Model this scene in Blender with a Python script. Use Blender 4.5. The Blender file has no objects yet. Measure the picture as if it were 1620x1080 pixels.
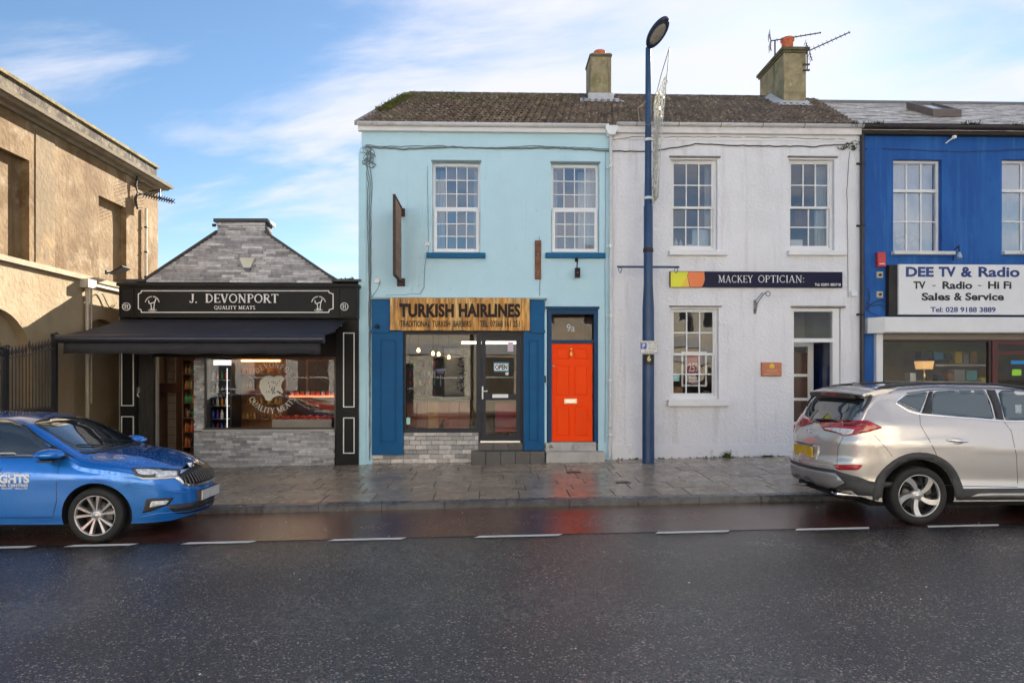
import bpy, bmesh, math, random
from math import sin, cos, pi, radians, tan, atan, atan2, sqrt
from mathutils import Vector, Matrix
from mathutils.bvhtree import BVHTree
from mathutils.geometry import delaunay_2d_cdt
random.seed(11)
S = bpy.context.scene
COL = S.collection
# ------------------------------------------------------------------ camera, sky, sun, exposure
CAMP = Vector((0.0, -13.76, 1.72)); FOC = 1080.0; PAN = 0.0278
cam_d = bpy.data.cameras.new('camera'); cam = bpy.data.objects.new('camera', cam_d); COL.objects.link(cam)
cam.location = CAMP; cam.rotation_euler = (pi/2, 0, -PAN)
cam_d.sensor_width = 36; cam_d.lens = 36*FOC/1620; cam_d.shift_y = 55/1620; cam_d.clip_end = 2000; cam_d.clip_start = .05
S.camera = cam
SUN_EL, SUN_PHI = radians(26), radians(68)      # PHI from +x towards +y
w = bpy.data.worlds.new('World'); S.world = w; w.use_nodes = True
nt = w.node_tree; N = nt.nodes; L = nt.links; N.clear()
out = N.new('ShaderNodeOutputWorld'); bg = N.new('ShaderNodeBackground')
sky = N.new('ShaderNodeTexSky'); sky.sky_type = 'NISHITA'; sky.sun_disc = False
sky.sun_elevation = SUN_EL; sky.sun_rotation = pi/2 - SUN_PHI; sky.air_density = 1.0; sky.dust_density = .15; sky.ozone_density = 1.6
tc = N.new('ShaderNodeTexCoord'); sp = N.new('ShaderNodeSeparateXYZ'); L.new(tc.outputs['Generated'], sp.inputs[0])
def wm(op, a, b=None, c=None):
    n = N.new('ShaderNodeMath'); n.operation = op
    for i, v in enumerate((a, b, c)):
        if v is None: continue
        if isinstance(v, (int, float)): n.inputs[i].default_value = v
        else: L.new(v, n.inputs[i])
    return n.outputs[0]
zz = wm('ADD', wm('MAXIMUM', sp.outputs[2], 0.0), .16)
cx = wm('DIVIDE', sp.outputs[0], zz); cy = wm('DIVIDE', sp.outputs[1], zz)
cb = N.new('ShaderNodeCombineXYZ'); L.new(wm('ADD', cx, wm('MULTIPLY', cy, .9)), cb.inputs[0]); L.new(wm('MULTIPLY', cy, 1.7), cb.inputs[1])
n1 = N.new('ShaderNodeTexNoise'); n1.inputs['Scale'].default_value = 1.05; n1.inputs['Detail'].default_value = 10; n1.inputs['Roughness'].default_value = .58; n1.inputs['Distortion'].default_value = .35
L.new(cb.outputs[0], n1.inputs['Vector'])
# broad cover: more cloud to the east (+x), broken elsewhere
n2 = N.new('ShaderNodeTexNoise'); n2.inputs['Scale'].default_value = .28; n2.inputs['Detail'].default_value = 2
L.new(cb.outputs[0], n2.inputs['Vector'])
bias = wm('MULTIPLY', wm('MINIMUM', wm('MAXIMUM', sp.outputs[0], -.30), .32), .19)
dens = wm('ADD', wm('ADD', wm('MULTIPLY', n1.outputs[0], .8), wm('MULTIPLY', n2.outputs[0], .25)), bias)
mr = N.new('ShaderNodeMapRange'); mr.interpolation_type = 'SMOOTHSTEP'; L.new(dens, mr.inputs[0])
mr.inputs[1].default_value = .44; mr.inputs[2].default_value = .66; mr.inputs[3].default_value = 0; mr.inputs[4].default_value = .97
mix = N.new('ShaderNodeMix'); mix.data_type = 'RGBA'
# cloud light, in the same physical units as the sky texture
gam = N.new('ShaderNodeHueSaturation'); gam.inputs['Saturation'].default_value = 1.12; gam.inputs['Value'].default_value = .68
L.new(sky.outputs[0], gam.inputs['Color'])
L.new(mr.outputs[0], mix.inputs[0]); L.new(gam.outputs[0], mix.inputs[6]); mix.inputs[7].default_value = (3.95, 4.0, 4.45, 1)
L.new(mix.outputs[2], bg.inputs[0]); bg.inputs[1].default_value = .053; L.new(bg.outputs[0], out.inputs[0])
sd = bpy.data.lights.new('sun', 'SUN'); sd.energy = 5.0; sd.angle = radians(.5); sd.color = (1, .93, .83)
so = bpy.data.objects.new('sun', sd); COL.objects.link(so)
sdir = Vector((cos(SUN_PHI)*cos(SUN_EL), sin(SUN_PHI)*cos(SUN_EL), sin(SUN_EL)))
so.rotation_euler = sdir.to_track_quat('Z', 'Y').to_euler(); so.location = sdir*60
vs = S.view_settings; vs.view_transform = 'Standard'; vs.look = 'None'; vs.gamma = 1; vs.exposure = 2.2
try: vs.use_curve_mapping = False
except Exception: pass
S.render.engine = 'CYCLES'; S.cycles.max_bounces = 8; S.cycles.transparent_max_bounces = 12; S.cycles.glossy_bounces = 4; S.cycles.diffuse_bounces = 4
S.cycles.sample_clamp_indirect = 4

# ------------------------------------------------------------------ measuring helpers: a photo point on a known plane of the place
def ray(px, py):
    t = (px-810)/FOC
    return Vector((sin(PAN)+t*cos(PAN), cos(PAN)-t*sin(PAN), -(py-595)/FOC))
def W(px, py, Y=0.0):
    d = ray(px, py); k = (Y-CAMP.y)/d.y; p = CAMP+d*k
    return p.x, p.z
def WX(px, py, X):
    d = ray(px, py); k = X/d.x; p = CAMP+d*k
    return p.y, p.z
def R(x0, y0, x1, y1, Y=0.0):
    ax, az = W(x0, y0, Y); bx, bz = W(x1, y1, Y)
    return ax, bx, bz, az
SL = .016
def G(x, y):
    if y > -3.70: z = -.022*max(0, -y)
    elif y > -3.95: z = -.175
    elif y > -6: z = -.175+.04*(-3.95-y)/2.05
    elif y > -11: z = -.135+.03*(-6-y)/5
    else: z = -.105-.012*(-11-y)
    return z+SL*max(-16, min(16, x))

# ------------------------------------------------------------------ materials
MATS = {}
def lin(c):
    return tuple((v/12.92 if v <= .04045 else ((v+.055)/1.055)**2.4) for v in c)
def mat(name, color, rough=.6, metal=0.0, var=.12, vscale=3.0, bump=0.0, bscale=40.0, spec=.5, coat=0.0, emit=None, estr=1.0, stain=None, sscale=1.2, sth=.55, detail=6, stretch=None, objrand=0.0, rvar=0.0, s2=None, s2scale=6, s2th=.6, streak=None, stth=.52, sstr=.35):
    if name in MATS: return MATS[name]
    m = bpy.data.materials.new(name); MATS[name] = m; m.use_nodes = True
    t = m.node_tree; n = t.nodes; l = t.links; p = n['Principled BSDF']
    p.inputs['Roughness'].default_value = rough; p.inputs['Metallic'].default_value = metal
    p.inputs['Specular IOR Level'].default_value = spec; p.inputs['Coat Weight'].default_value = coat; p.inputs['Coat Roughness'].default_value = .04
    ge = n.new('ShaderNodeNewGeometry'); vec = ge.outputs['Position']
    if stretch:
        mp = n.new('ShaderNodeMapping'); mp.inputs['Scale'].default_value = stretch; l.new(vec, mp.inputs[0]); vec = mp.outputs[0]
    c = n.new('ShaderNodeTexNoise'); c.inputs['Scale'].default_value = vscale; c.inputs['Detail'].default_value = detail; c.inputs['Roughness'].default_value = .62; l.new(vec, c.inputs[0])
    r = n.new('ShaderNodeMapRange'); l.new(c.outputs[0], r.inputs[0]); r.inputs[1].default_value = .3; r.inputs[2].default_value = .7; r.inputs[3].default_value = 1-var; r.inputs[4].default_value = 1+var*.6
    h = n.new('ShaderNodeHueSaturation'); h.inputs['Color'].default_value = (*color, 1)
    val = r.outputs[0]
    if objrand:
        oi = n.new('ShaderNodeObjectInfo'); q = n.new('ShaderNodeMapRange'); l.new(oi.outputs['Random'], q.inputs[0]); q.inputs[3].default_value = 1-objrand; q.inputs[4].default_value = 1+objrand
        mm = n.new('ShaderNodeMath'); mm.operation = 'MULTIPLY'; l.new(val, mm.inputs[0]); l.new(q.outputs[0], mm.inputs[1]); val = mm.outputs[0]
    l.new(val, h.inputs['Value']); colo = h.outputs[0]
    for sc, ss, th in ((stain, sscale, sth), (s2, s2scale, s2th)):
        if sc is None: continue
        s = n.new('ShaderNodeTexNoise'); s.inputs['Scale'].default_value = ss; s.inputs['Detail'].default_value = 8; s.inputs['Roughness'].default_value = .68; l.new(vec, s.inputs[0])
        q = n.new('ShaderNodeMapRange'); q.interpolation_type = 'SMOOTHSTEP'; l.new(s.outputs[0], q.inputs[0]); q.inputs[1].default_value = th-.06; q.inputs[2].default_value = th+.14
        x = n.new('ShaderNodeMix'); x.data_type = 'RGBA'; l.new(q.outputs[0], x.inputs[0]); l.new(colo, x.inputs[6]); x.inputs[7].default_value = (*sc, 1); colo = x.outputs[2]
    if streak:
        mp = n.new('ShaderNodeMapping'); mp.inputs['Scale'].default_value = (5, 5, sstr); l.new(ge.outputs['Position'], mp.inputs[0])
        s = n.new('ShaderNodeTexNoise'); s.inputs['Scale'].default_value = 1.0; s.inputs['Detail'].default_value = 7; s.inputs['Roughness'].default_value = .7; l.new(mp.outputs[0], s.inputs[0])
        q = n.new('ShaderNodeMapRange'); q.interpolation_type = 'SMOOTHSTEP'; l.new(s.outputs[0], q.inputs[0]); q.inputs[1].default_value = stth; q.inputs[2].default_value = stth+.2; q.inputs[4].default_value = .75
        x = n.new('ShaderNodeMix'); x.data_type = 'RGBA'; l.new(q.outputs[0], x.inputs[0]); l.new(colo, x.inputs[6]); x.inputs[7].default_value = (*streak, 1); colo = x.outputs[2]
    l.new(colo, p.inputs['Base Color'])
    if rvar:
        q = n.new('ShaderNodeMapRange'); l.new(c.outputs[0], q.inputs[0]); q.inputs[1].default_value = .3; q.inputs[2].default_value = .7; q.inputs[3].default_value = max(.02, rough-rvar); q.inputs[4].default_value = rough+rvar; l.new(q.outputs[0], p.inputs['Roughness'])
    if bump:
        b = n.new('ShaderNodeBump'); b.inputs['Strength'].default_value = bump; b.inputs['Distance'].default_value = .02
        e = n.new('ShaderNodeTexNoise'); e.inputs['Scale'].default_value = bscale; e.inputs['Detail'].default_value = 5; l.new(vec, e.inputs[0]); l.new(e.outputs[0], b.inputs['Height']); l.new(b.outputs[0], p.inputs['Normal'])
    if emit:
        p.inputs['Emission Color'].default_value = (*emit, 1); p.inputs['Emission Strength'].default_value = estr
    return m
def glass(name, tint=(.9, .93, .93), refl=.12, wav=.0, rough=0.0):
    """thin pane: part mirror, part clear, with slightly wavy reflections"""
    if name in MATS: return MATS[name]
    m = bpy.data.materials.new(name); MATS[name] = m; m.use_nodes = True
    t = m.node_tree; n = t.nodes; l = t.links; n.clear()
    o = n.new('ShaderNodeOutputMaterial'); mx = n.new('ShaderNodeMixShader'); tr = n.new('ShaderNodeBsdfTransparent'); gl = n.new('ShaderNodeBsdfGlossy')
    tr.inputs[0].default_value = (*tint, 1); gl.inputs['Roughness'].default_value = rough; gl.inputs['Color'].default_value = (.95, .97, 1, 1)
    fr = n.new('ShaderNodeFresnel'); fr.inputs[0].default_value = 1.5
    a = n.new('ShaderNodeMath'); a.operation = 'ADD'; a.use_clamp = True; l.new(fr.outputs[0], a.inputs[0]); a.inputs[1].default_value = refl
    l.new(a.outputs[0], mx.inputs[0]); l.new(tr.outputs[0], mx.inputs[1]); l.new(gl.outputs[0], mx.inputs[2]); l.new(mx.outputs[0], o.inputs[0])
    if wav:
        ge = n.new('ShaderNodeNewGeometry'); e = n.new('ShaderNodeTexNoise'); e.inputs['Scale'].default_value = 3.2; e.inputs['Detail'].default_value = 1; l.new(ge.outputs['Position'], e.inputs[0])
        b = n.new('ShaderNodeBump'); b.inputs['Strength'].default_value = wav; b.inputs['Distance'].default_value = .02; l.new(e.outputs[0], b.inputs['Height']); l.new(b.outputs[0], gl.inputs['Normal']); l.new(b.outputs[0], fr.inputs['Normal'])
    return m

# ------------------------------------------------------------------ mesh collector
ORG = {}
class MB:
    def __init__(s): s.v = []; s.f = []; s.sm = []
    def add(s, vs_, fs, smooth=False):
        o = len(s.v); s.v += [tuple(v) for v in vs_]; s.f += [tuple(i+o for i in f) for f in fs]; s.sm += [smooth]*len(fs); return s
    def box(s, x0, x1, y0, y1, z0, z1):
        if x0 > x1: x0, x1 = x1, x0
        if y0 > y1: y0, y1 = y1, y0
        if z0 > z1: z0, z1 = z1, z0
        return s.add([(x0,y0,z0),(x1,y0,z0),(x1,y1,z0),(x0,y1,z0),(x0,y0,z1),(x1,y0,z1),(x1,y1,z1),(x0,y1,z1)],
                     [(0,3,2,1),(4,5,6,7),(0,1,5,4),(1,2,6,5),(2,3,7,6),(3,0,4,7)])
    def bbox_(s, x0, x1, y0, y1, z0, z1, b):
        """box with a chamfered front (the -y face)"""
        return s.add([(x0,y0+b,z0),(x1,y0+b,z0),(x1,y1,z0),(x0,y1,z0),(x0,y0+b,z1),(x1,y0+b,z1),(x1,y1,z1),(x0,y1,z1),
                      (x0+b,y0,z0+b),(x1-b,y0,z0+b),(x1-b,y0,z1-b),(x0+b,y0,z1-b)],
                     [(0,3,2,1),(4,5,6,7),(1,2,6,5),(2,3,7,6),(3,0,4,7),(8,9,10,11),(0,1,9,8),(1,5,10,9),(5,4,11,10),(4,0,8,11)])
    def tube(s, pts, r, n=8, cap=True, smooth=True):
        pts = [Vector(p) for p in pts]; rr = r if isinstance(r, (list, tuple)) else [r]*len(pts)
        up = None; rings = []
        for i, p in enumerate(pts):
            d = (pts[min(i+1, len(pts)-1)]-pts[max(i-1, 0)])
            if d.length < 1e-9: d = Vector((0,0,1))
            d.normalize()
            if up is None:
                up = Vector((0,0,1)) if abs(d.z) < .9 else Vector((0,1,0))
            a = d.cross(up)
            if a.length < 1e-4: up = Vector((1,0,0)); a = d.cross(up)
            a.normalize(); b = a.cross(d).normalized(); up = b
            rings.append([p+(a*cos(2*pi*k/n)+b*sin(2*pi*k/n))*rr[i] for k in range(n)])
        vs_ = [v for q in rings for v in q]; fs = []
        for i in range(len(pts)-1):
            for k in range(n): fs.append((i*n+k, i*n+(k+1) % n, (i+1)*n+(k+1) % n, (i+1)*n+k))
        s.add(vs_, fs, smooth)
        if cap: s.add(rings[0], [tuple(range(n))[::-1]]); s.add(rings[-1], [tuple(range(n))])
        return s
    def lathe(s, c, prof, axis='z', n=24, smooth=True):
        """prof: (radius, height) pairs turned about an axis through c"""
        vs_ = []
        for (r, h) in prof:
            for k in range(n):
                a = 2*pi*k/n
                if axis == 'z': vs_.append((c[0]+r*cos(a), c[1]+r*sin(a), c[2]+h))
                elif axis == 'y': vs_.append((c[0]+r*cos(a), c[1]+h, c[2]+r*sin(a)))
                else: vs_.append((c[0]+h, c[1]+r*cos(a), c[2]+r*sin(a)))
        fs = [(i*n+k, i*n+(k+1) % n, (i+1)*n+(k+1) % n, (i+1)*n+k) for i in range(len(prof)-1) for k in range(n)]
        return s.add(vs_, fs, smooth)
    def prism(s, pts, y0, y1):
        """outline in (x, z), given thickness along y"""
        n = len(pts); vs_ = [(x, y0, z) for x, z in pts]+[(x, y1, z) for x, z in pts]
        return s.add(vs_, [tuple(range(n)), tuple(range(n, 2*n))[::-1]]+[(i, i+n, (i+1) % n+n, (i+1) % n) for i in range(n)])
    def prismx(s, pts, x0, x1):
        """outline in (y, z), thickness along x"""
        n = len(pts); vs_ = [(x0, y, z) for y, z in pts]+[(x1, y, z) for y, z in pts]
        return s.add(vs_, [tuple(range(n)), tuple(range(n, 2*n))[::-1]]+[(i, i+n, (i+1) % n+n, (i+1) % n) for i in range(n)])
    def frame(s, x0, x1, z0, z1, y0, y1, t, tb=None, tt=None):
        tb = t if tb is None else tb; tt = t if tt is None else tt
        s.box(x0, x0+t, y0, y1, z0, z1); s.box(x1-t, x1, y0, y1, z0, z1)
        s.box(x0+t, x1-t, y0+.001, y1-.001, z0, z0+tb); s.box(x0+t, x1-t, y0+.001, y1-.001, z1-tt, z1); return s
    def mesh(s, name, org=(0,0,0)):
        me = bpy.data.meshes.new(name)
        me.from_pydata([(v[0]-org[0], v[1]-org[1], v[2]-org[2]) for v in s.v], [], s.f)
        me.polygons.foreach_set('use_smooth', s.sm); me.validate(); me.update(); return me
    def build(s, name, m, parent=None, normals=True, **kw):
        org = ORG.get(parent.name, (0,0,0)) if parent else (0,0,0)
        if parent is None and s.v:
            xs = [v[0] for v in s.v]; ys = [v[1] for v in s.v]; zs = [v[2] for v in s.v]
            org = ((min(xs)+max(xs))/2, (min(ys)+max(ys))/2, min(zs))
        me = s.mesh(name, org)
        if normals:
            bm = bmesh.new(); bm.from_mesh(me); bmesh.ops.recalc_face_normals(bm, faces=bm.faces); bm.to_mesh(me); bm.free()
        o = bpy.data.objects.new(name, me); COL.objects.link(o); me.materials.append(m)
        if parent: o.parent = parent
        else: o.location = org
        ORG[o.name] = org
        return tag(o, **kw)
def tag(o, label=None, cat=None, group=None, kind=None):
    if label: o['label'] = label
    if cat: o['category'] = cat
    if group: o['group'] = group
    if kind: o['kind'] = kind
    return o
def empty(name, loc, label, cat, group=None):
    o = bpy.data.objects.new(name, None); COL.objects.link(o); o.location = loc; o.empty_display_size = .2
    ORG[o.name] = tuple(loc); return tag(o, label, cat, group)
def piece(name, me, parent, loc, rot=(0,0,0), sc=(1,1,1)):
    o = bpy.data.objects.new(name, me); COL.objects.link(o)
    g = ORG.get(parent.name, (0,0,0)) if parent else (0,0,0)
    o.parent = parent; o.location = (loc[0]-g[0], loc[1]-g[1], loc[2]-g[2]); o.rotation_euler = rot; o.scale = sc
    return o
def struct(mb, name, m, label=None): return mb.build(name, m, None, kind='structure')

# ------------------------------------------------------------------ lettering
def text_obj(txt, x0, x1, z0, z1, y, m, parent, name='lettering', depth=.006, bold=0.0, space=1.0):
    """lettering fitted into a rectangle of the x-z plane, facing -y"""
    cu = bpy.data.curves.new(name, 'FONT'); cu.body = txt; cu.extrude = .01; cu.offset = bold; cu.space_character = space; cu.resolution_u = 3
    t = bpy.data.objects.new('tmp', cu); COL.objects.link(t)
    dg = bpy.context.evaluated_depsgraph_get(); me = bpy.data.meshes.new_from_object(t.evaluated_get(dg))
    bpy.data.objects.remove(t); bpy.data.curves.remove(cu)
    xs = [v.co.x for v in me.vertices]; ys = [v.co.y for v in me.vertices]
    ax, bx, ay, by = min(xs), max(xs), min(ys), max(ys)
    mb = MB()
    for v in me.vertices:
        mb.v.append((x0+(v.co.x-ax)/(bx-ax)*(x1-x0), y-(depth if v.co.z > 0 else 0), z0+(v.co.y-ay)/(by-ay)*(z1-z0)))
    mb.f = [tuple(p.vertices) for p in me.polygons]; mb.sm = [False]*len(mb.f); bpy.data.meshes.remove(me)
    return mb.build(name, m, parent, normals=True) if parent != 'raw' else mb
# a small serif alphabet drawn as strokes (thick stems, thin hairlines, slab serifs), unit height
T_, H_ = .15, .06
def arc(cx_, cz_, rx, rz, a0, a1, n=12): return [(cx_+rx*cos(radians(a0+(a1-a0)*i/n)), cz_+rz*sin(radians(a0+(a1-a0)*i/n))) for i in range(n+1)]
GL = {
 'J': (.45, [([(.30,1),(.30,.25)], T_), (arc(.14,.22,.16,.20,0,-170,8), H_*1.3)], [(.30,1)]),
 'D': (.80, [([(.17,0),(.17,1)], T_), ([(.17,.97)]+arc(.3,.5,.40,.47,90,-90,14)+[(.17,.03)], .095)], [(.17,1),(.17,0)]),
 'E': (.66, [([(.17,0),(.17,1)], T_), ([(.1,.97),(.6,.97)], H_), ([(.17,.5),(.48,.5)], H_), ([(.1,.03),(.62,.03)], H_), ([(.6,1),(.6,.82)], H_), ([(.62,0),(.62,.2)], H_), ([(.48,.42),(.48,.58)], H_)], []),
 'V': (.78, [([(.12,1),(.39,0)], T_), ([(.66,1),(.41,0)], H_*1.1)], [(.12,1),(.66,1)]),
 'O': (.86, [(arc(.43,.5,.34,.47,90,450,24), .10)], []),
 'N': (.88, [([(.16,0),(.16,1)], H_), ([(.16,1),(.70,0)], T_), ([(.70,0),(.70,1)], H_)], [(.16,0),(.12,1),(.70,1)]),
 'P': (.66, [([(.17,0),(.17,1)], T_), ([(.17,.97)]+arc(.32,.73,.25,.24,90,-90,10)+[(.17,.49)], .08)], [(.17,0),(.17,1)]),
 'R': (.78, [([(.17,0),(.17,1)], T_), ([(.17,.97)]+arc(.32,.74,.24,.23,90,-90,10)+[(.17,.51)], .08), ([(.36,.5),(.68,0)], T_*.9)], [(.17,0),(.17,1),(.69,0)]),
 'T': (.72, [([(.36,0),(.36,1)], T_), ([(.04,.97),(.68,.97)], H_), ([(.05,1),(.05,.82)], H_), ([(.67,1),(.67,.82)], H_)], [(.36,0)]),
 'Q': (.88, [(arc(.43,.5,.34,.47,90,450,24), .10), ([(.45,.18),(.62,.0),(.82,-.12)], H_*1.4)], []),
 'U': (.84, [([(.17,1),(.17,.35)]+arc(.43,.33,.26,.30,180,360,12)+[(.69,.35),(.69,1)], .10)], [(.17,1),(.69,1)]),
 'A': (.84, [([(.12,0),(.41,1)], H_*1.1), ([(.42,1),(.70,0)], T_), ([(.2,.33),(.62,.33)], H_)], [(.12,0),(.72,0)]),
 'L': (.62, [([(.17,0),(.17,1)], T_), ([(.1,.03),(.58,.03)], H_), ([(.58,0),(.58,.22)], H_)], [(.17,1)]),
 'I': (.34, [([(.17,0),(.17,1)], T_)], [(.17,0),(.17,1)]),
 'Y': (.76, [([(.12,1),(.38,.45)], T_), ([(.66,1),(.40,.45)], H_*1.1), ([(.38,0),(.38,.48)], T_)], [(.12,1),(.66,1),(.38,0)]),
 'M': (1.02, [([(.16,0),(.2,1)], H_), ([(.2,1),(.50,.05)], T_), ([(.50,.05),(.80,1)], H_), ([(.80,1),(.86,0)], T_)], [(.16,0),(.86,0),(.14,1),(.86,1)]),
 'S': (.60, [(arc(.3,.74,.20,.23,25,235,12)+[(.36,.48)]+arc(.3,.26,.21,.23,50,-150,12), .10)], []),
 'C': (.80, [(arc(.45,.5,.35,.47,42,318,20), .10)], []),
 'K': (.80, [([(.17,0),(.17,1)], T_), ([(.2,.42),(.62,1)], H_*1.1), ([(.34,.58),(.70,0)], T_)], [(.17,0),(.17,1),(.62,1),(.71,0)]),
 '.': (.28, [([(.06,.06),(.18,.06)], .12)], []), ':': (.28, [([(.06,.1),(.18,.1)], .12), ([(.06,.6),(.18,.6)], .12)], []), ' ': (.34, [], []),
}
def ribbon(pts, wd):
    L_, R_ = [], []
    n = len(pts)
    for i in range(n):
        a = pts[max(0, i-1)]; b = pts[min(n-1, i+1)]
        if i == 0: a = pts[0]
        dx, dz = b[0]-a[0], b[1]-a[1]; q = sqrt(dx*dx+dz*dz) or 1
        nx, nz = -dz/q*wd/2, dx/q*wd/2
        L_.append((pts[i][0]+nx, pts[i][1]+nz)); R_.append((pts[i][0]-nx, pts[i][1]-nz))
    return L_, R_
def glyph_quads(ch, bold=1.0):
    wd, strokes, serifs = GL[ch]; q = []
    for pts, t in strokes:
        a, b = ribbon(pts, t*bold)
        for i in range(len(pts)-1): q.append([a[i], a[i+1], b[i+1], b[i]])
    for (x, z) in serifs:
        zz_ = 1-.045 if z == 1 else 0
        q.append([(x-.13, zz_), (x+.13, zz_), (x+.13, zz_+.045), (x-.13, zz_+.045)])
    return q, wd
def serif_text(txt, x0, x1, z0, z1, y, m, parent, name='lettering', depth=.01, gap=.06, bold=1.0, arcs=None):
    """arcs = (cx, cz, radius, centre angle, span, outward): bends the line of letters round a circle"""
    mb = MB(); cur = 0; items = []
    for ch in txt:
        q, wd = glyph_quads(ch, bold); items.append((cur, q, wd)); cur += wd+gap
    tot = cur-gap; lift = 0
    for (cx0, q, wd) in items:
        for poly in q:
            lift += 1e-5
            P = []
            for (gx, gz) in poly:
                if arcs is None:
                    P.append((x0+(cx0+gx)/tot*(x1-x0), z0+gz*(z1-z0)))
                else:
                    ax, az, rad, mid, span, h, outw = arcs
                    frac = (cx0+wd/2)/tot-.5; a = radians(mid-(frac*span if outw else -frac*span)); s_ = h
                    ux, uz = (sin(a), -cos(a)) if outw else (-sin(a), cos(a))
                    vx, vz = (cos(a), sin(a)) if outw else (-cos(a), -sin(a))
                    bx_, bz_ = ax+rad*cos(a), az+rad*sin(a)
                    lx = (gx-wd/2)*s_; lz = gz*s_
                    P.append((bx_+ux*lx+vx*lz, bz_+uz*lx+vz*lz))
            n = len(P); mb.add([(a_, y-depth-lift, b_) for a_, b_ in P]+[(a_, y, b_) for a_, b_ in P], [tuple(range(n)), tuple(range(n, 2*n))[::-1]]+[(i, (i+1) % n, (i+1) % n+n, i+n) for i in range(n)])
    return mb.build(name, m, parent)
# ------------------------------------------------------------------ shared materials
M_ = mat
white_paint = M_('white_paint', (.74,.75,.77), .45, var=.05, bump=.05, stain=(.5,.49,.46), sscale=9, sth=.66)
upvc = M_('white_plastic', (.78,.80,.82), .25, var=.02)
black_paint = M_('black_paint', (.012,.0115,.012), .5, spec=.2, var=.2, bump=.04, bscale=60)
anthracite = M_('dark_grey_frame', (.022,.025,.036), .45, spec=.25, var=.08)
iron = M_('black_iron', (.03,.03,.034), .5, var=.2, metal=.3)
turq = M_('turquoise_render', (.485,.72,.83), .62, var=.05, vscale=1.4, bump=.16, bscale=26, stain=(.42,.675,.78), sscale=.9, sth=.58, s2=(.33,.47,.50), s2scale=5, s2th=.665, streak=(.405,.65,.75), stth=.54)
turq_plain = M_('turquoise_paint', (.44,.71,.82), .5, var=.05)
blue_trim = M_('blue_trim_paint', (.004,.095,.25), .5, spec=.18, var=.12, bump=.05, bscale=14)
sill_blue = M_('sill_blue_paint', (.004,.12,.27), .5, spec=.2, var=.06)
door_navy = M_('navy_door_frame_paint', (.008,.055,.14), .5, spec=.2, var=.08)
orange = M_('orange_door_paint', (.98,.068,.001), .5, spec=.15, var=.03)
rough_white = M_('roughcast_render', (.755,.765,.81), .8, var=.04, vscale=1.2, bump=1.0, bscale=17, stain=(.69,.695,.73), sscale=1.0, sth=.55, s2=(.44,.42,.40), s2scale=4, s2th=.69, streak=(.60,.59,.61), stth=.50)
smooth_white = M_('smooth_white_render', (.755,.765,.81), .7, var=.06, bump=.15, bscale=20, stain=(.5,.48,.45), sscale=3, sth=.6)
blue_render = M_('royal_blue_render', (.009,.088,.345), .6, spec=.3, var=.12, vscale=1.6, bump=.2, bscale=18, stain=(.018,.12,.40), sscale=.8, sth=.52, stretch=(1,1,.45), s2=(.012,.06,.22), s2scale=4, s2th=.62, streak=(.03,.15,.43), stth=.48)
lead = M_('lead_flashing', (.42,.43,.45), .5, var=.2)
concrete_chim = M_('mossy_chimney_render', (.36,.30,.18), .9, var=.4, vscale=4, bump=.6, bscale=18, stain=(.21,.19,.07), sscale=2.2, sth=.54, s2=(.52,.46,.34), s2scale=6, s2th=.60, streak=(.10,.085,.04), stth=.50)
tile_m = M_('concrete_roof_tile', (.135,.098,.072), .7, var=.5, vscale=7, bump=.4, bscale=60, objrand=.35, stain=(.15,.14,.035), sscale=1.3, sth=.62, s2=(.46,.40,.34), s2scale=16, s2th=.57)  # pale flecks put tile highlights, with some wear, into the colour
slate_m = M_('wet_slate_with_glare', (.57,.54,.52), .16, var=.3, vscale=8, bump=.12, bscale=30, objrand=.2, stain=(.78,.74,.71), sscale=3.2, sth=.48, spec=1.0)  # paler than real slate: sky glare on the wet roof is put into the colour
pot_m = M_('terracotta', (.62,.16,.07), .7, var=.25, vscale=9)
grey_pvc = M_('grey_gutter', (.58,.58,.60), .45, var=.12, vscale=6)
old_render = M_('ochre_stained_render', (.235,.158,.083), .85, spec=.1, var=.34, vscale=1.1, bump=.6, bscale=14, stain=(.135,.08,.036), sscale=.9, sth=.50, s2=(.30,.23,.145), s2scale=2.4, s2th=.56, streak=(.15,.09,.04), stth=.50)
low_render = M_('cream_stained_render', (.34,.265,.165), .85, spec=.1, var=.2, vscale=1.2, bump=.6, bscale=14, stain=(.30,.215,.12), sscale=.9, sth=.50, streak=(.26,.20,.13), stth=.52, s2=(.22,.19,.14), s2scale=3.2, s2th=.66)
parapet_m = M_('weathered_parapet', (.175,.145,.10), .9, spec=.1, var=.35, vscale=3, bump=.6, bscale=16, stain=(.06,.05,.04), sscale=2.2, sth=.44, s2=(.36,.30,.21), s2scale=4, s2th=.58)
plank_m = M_('stained_sign_board', (.60,.28,.045), .5, var=.85, vscale=1.6, stretch=(9,9,1.0), bump=.15, bscale=4, stain=(.16,.06,.015), sscale=1.3, sth=.53, s2=(.75,.52,.20), s2scale=1.1, s2th=.55)
old_wood = M_('weathered_wood', (.20,.085,.045), .75, var=.4, vscale=12, bump=.3, bscale=30)
rust = M_('rusty_steel', (.055,.03,.028), .7, var=.4, vscale=14, bump=.2)
cable_m = M_('grey_cable', (.16,.20,.22), .6, var=.2)
cable_dark = M_('dark_cable', (.05,.05,.055), .6, var=.2)
lamp_blue = M_('street_lamp_blue', (.02,.062,.155), .42, var=.25, vscale=2.5, bump=.04, stain=(.035,.085,.19), sscale=2, sth=.6)
steel = M_('brushed_steel', (.62,.62,.63), .28, metal=.9, var=.08)
chrome = M_('chrome', (.85,.85,.86), .08, metal=1.0, var=.02)
green = M_('weed_green', (.06,.10,.02), .7, var=.4, vscale=20)
moss_m = M_('moss', (.13,.15,.015), .95, var=.5, vscale=14, bump=.5)
pane_up = glass('window_glass', (.80,.86,.88), .22, .03)
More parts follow.
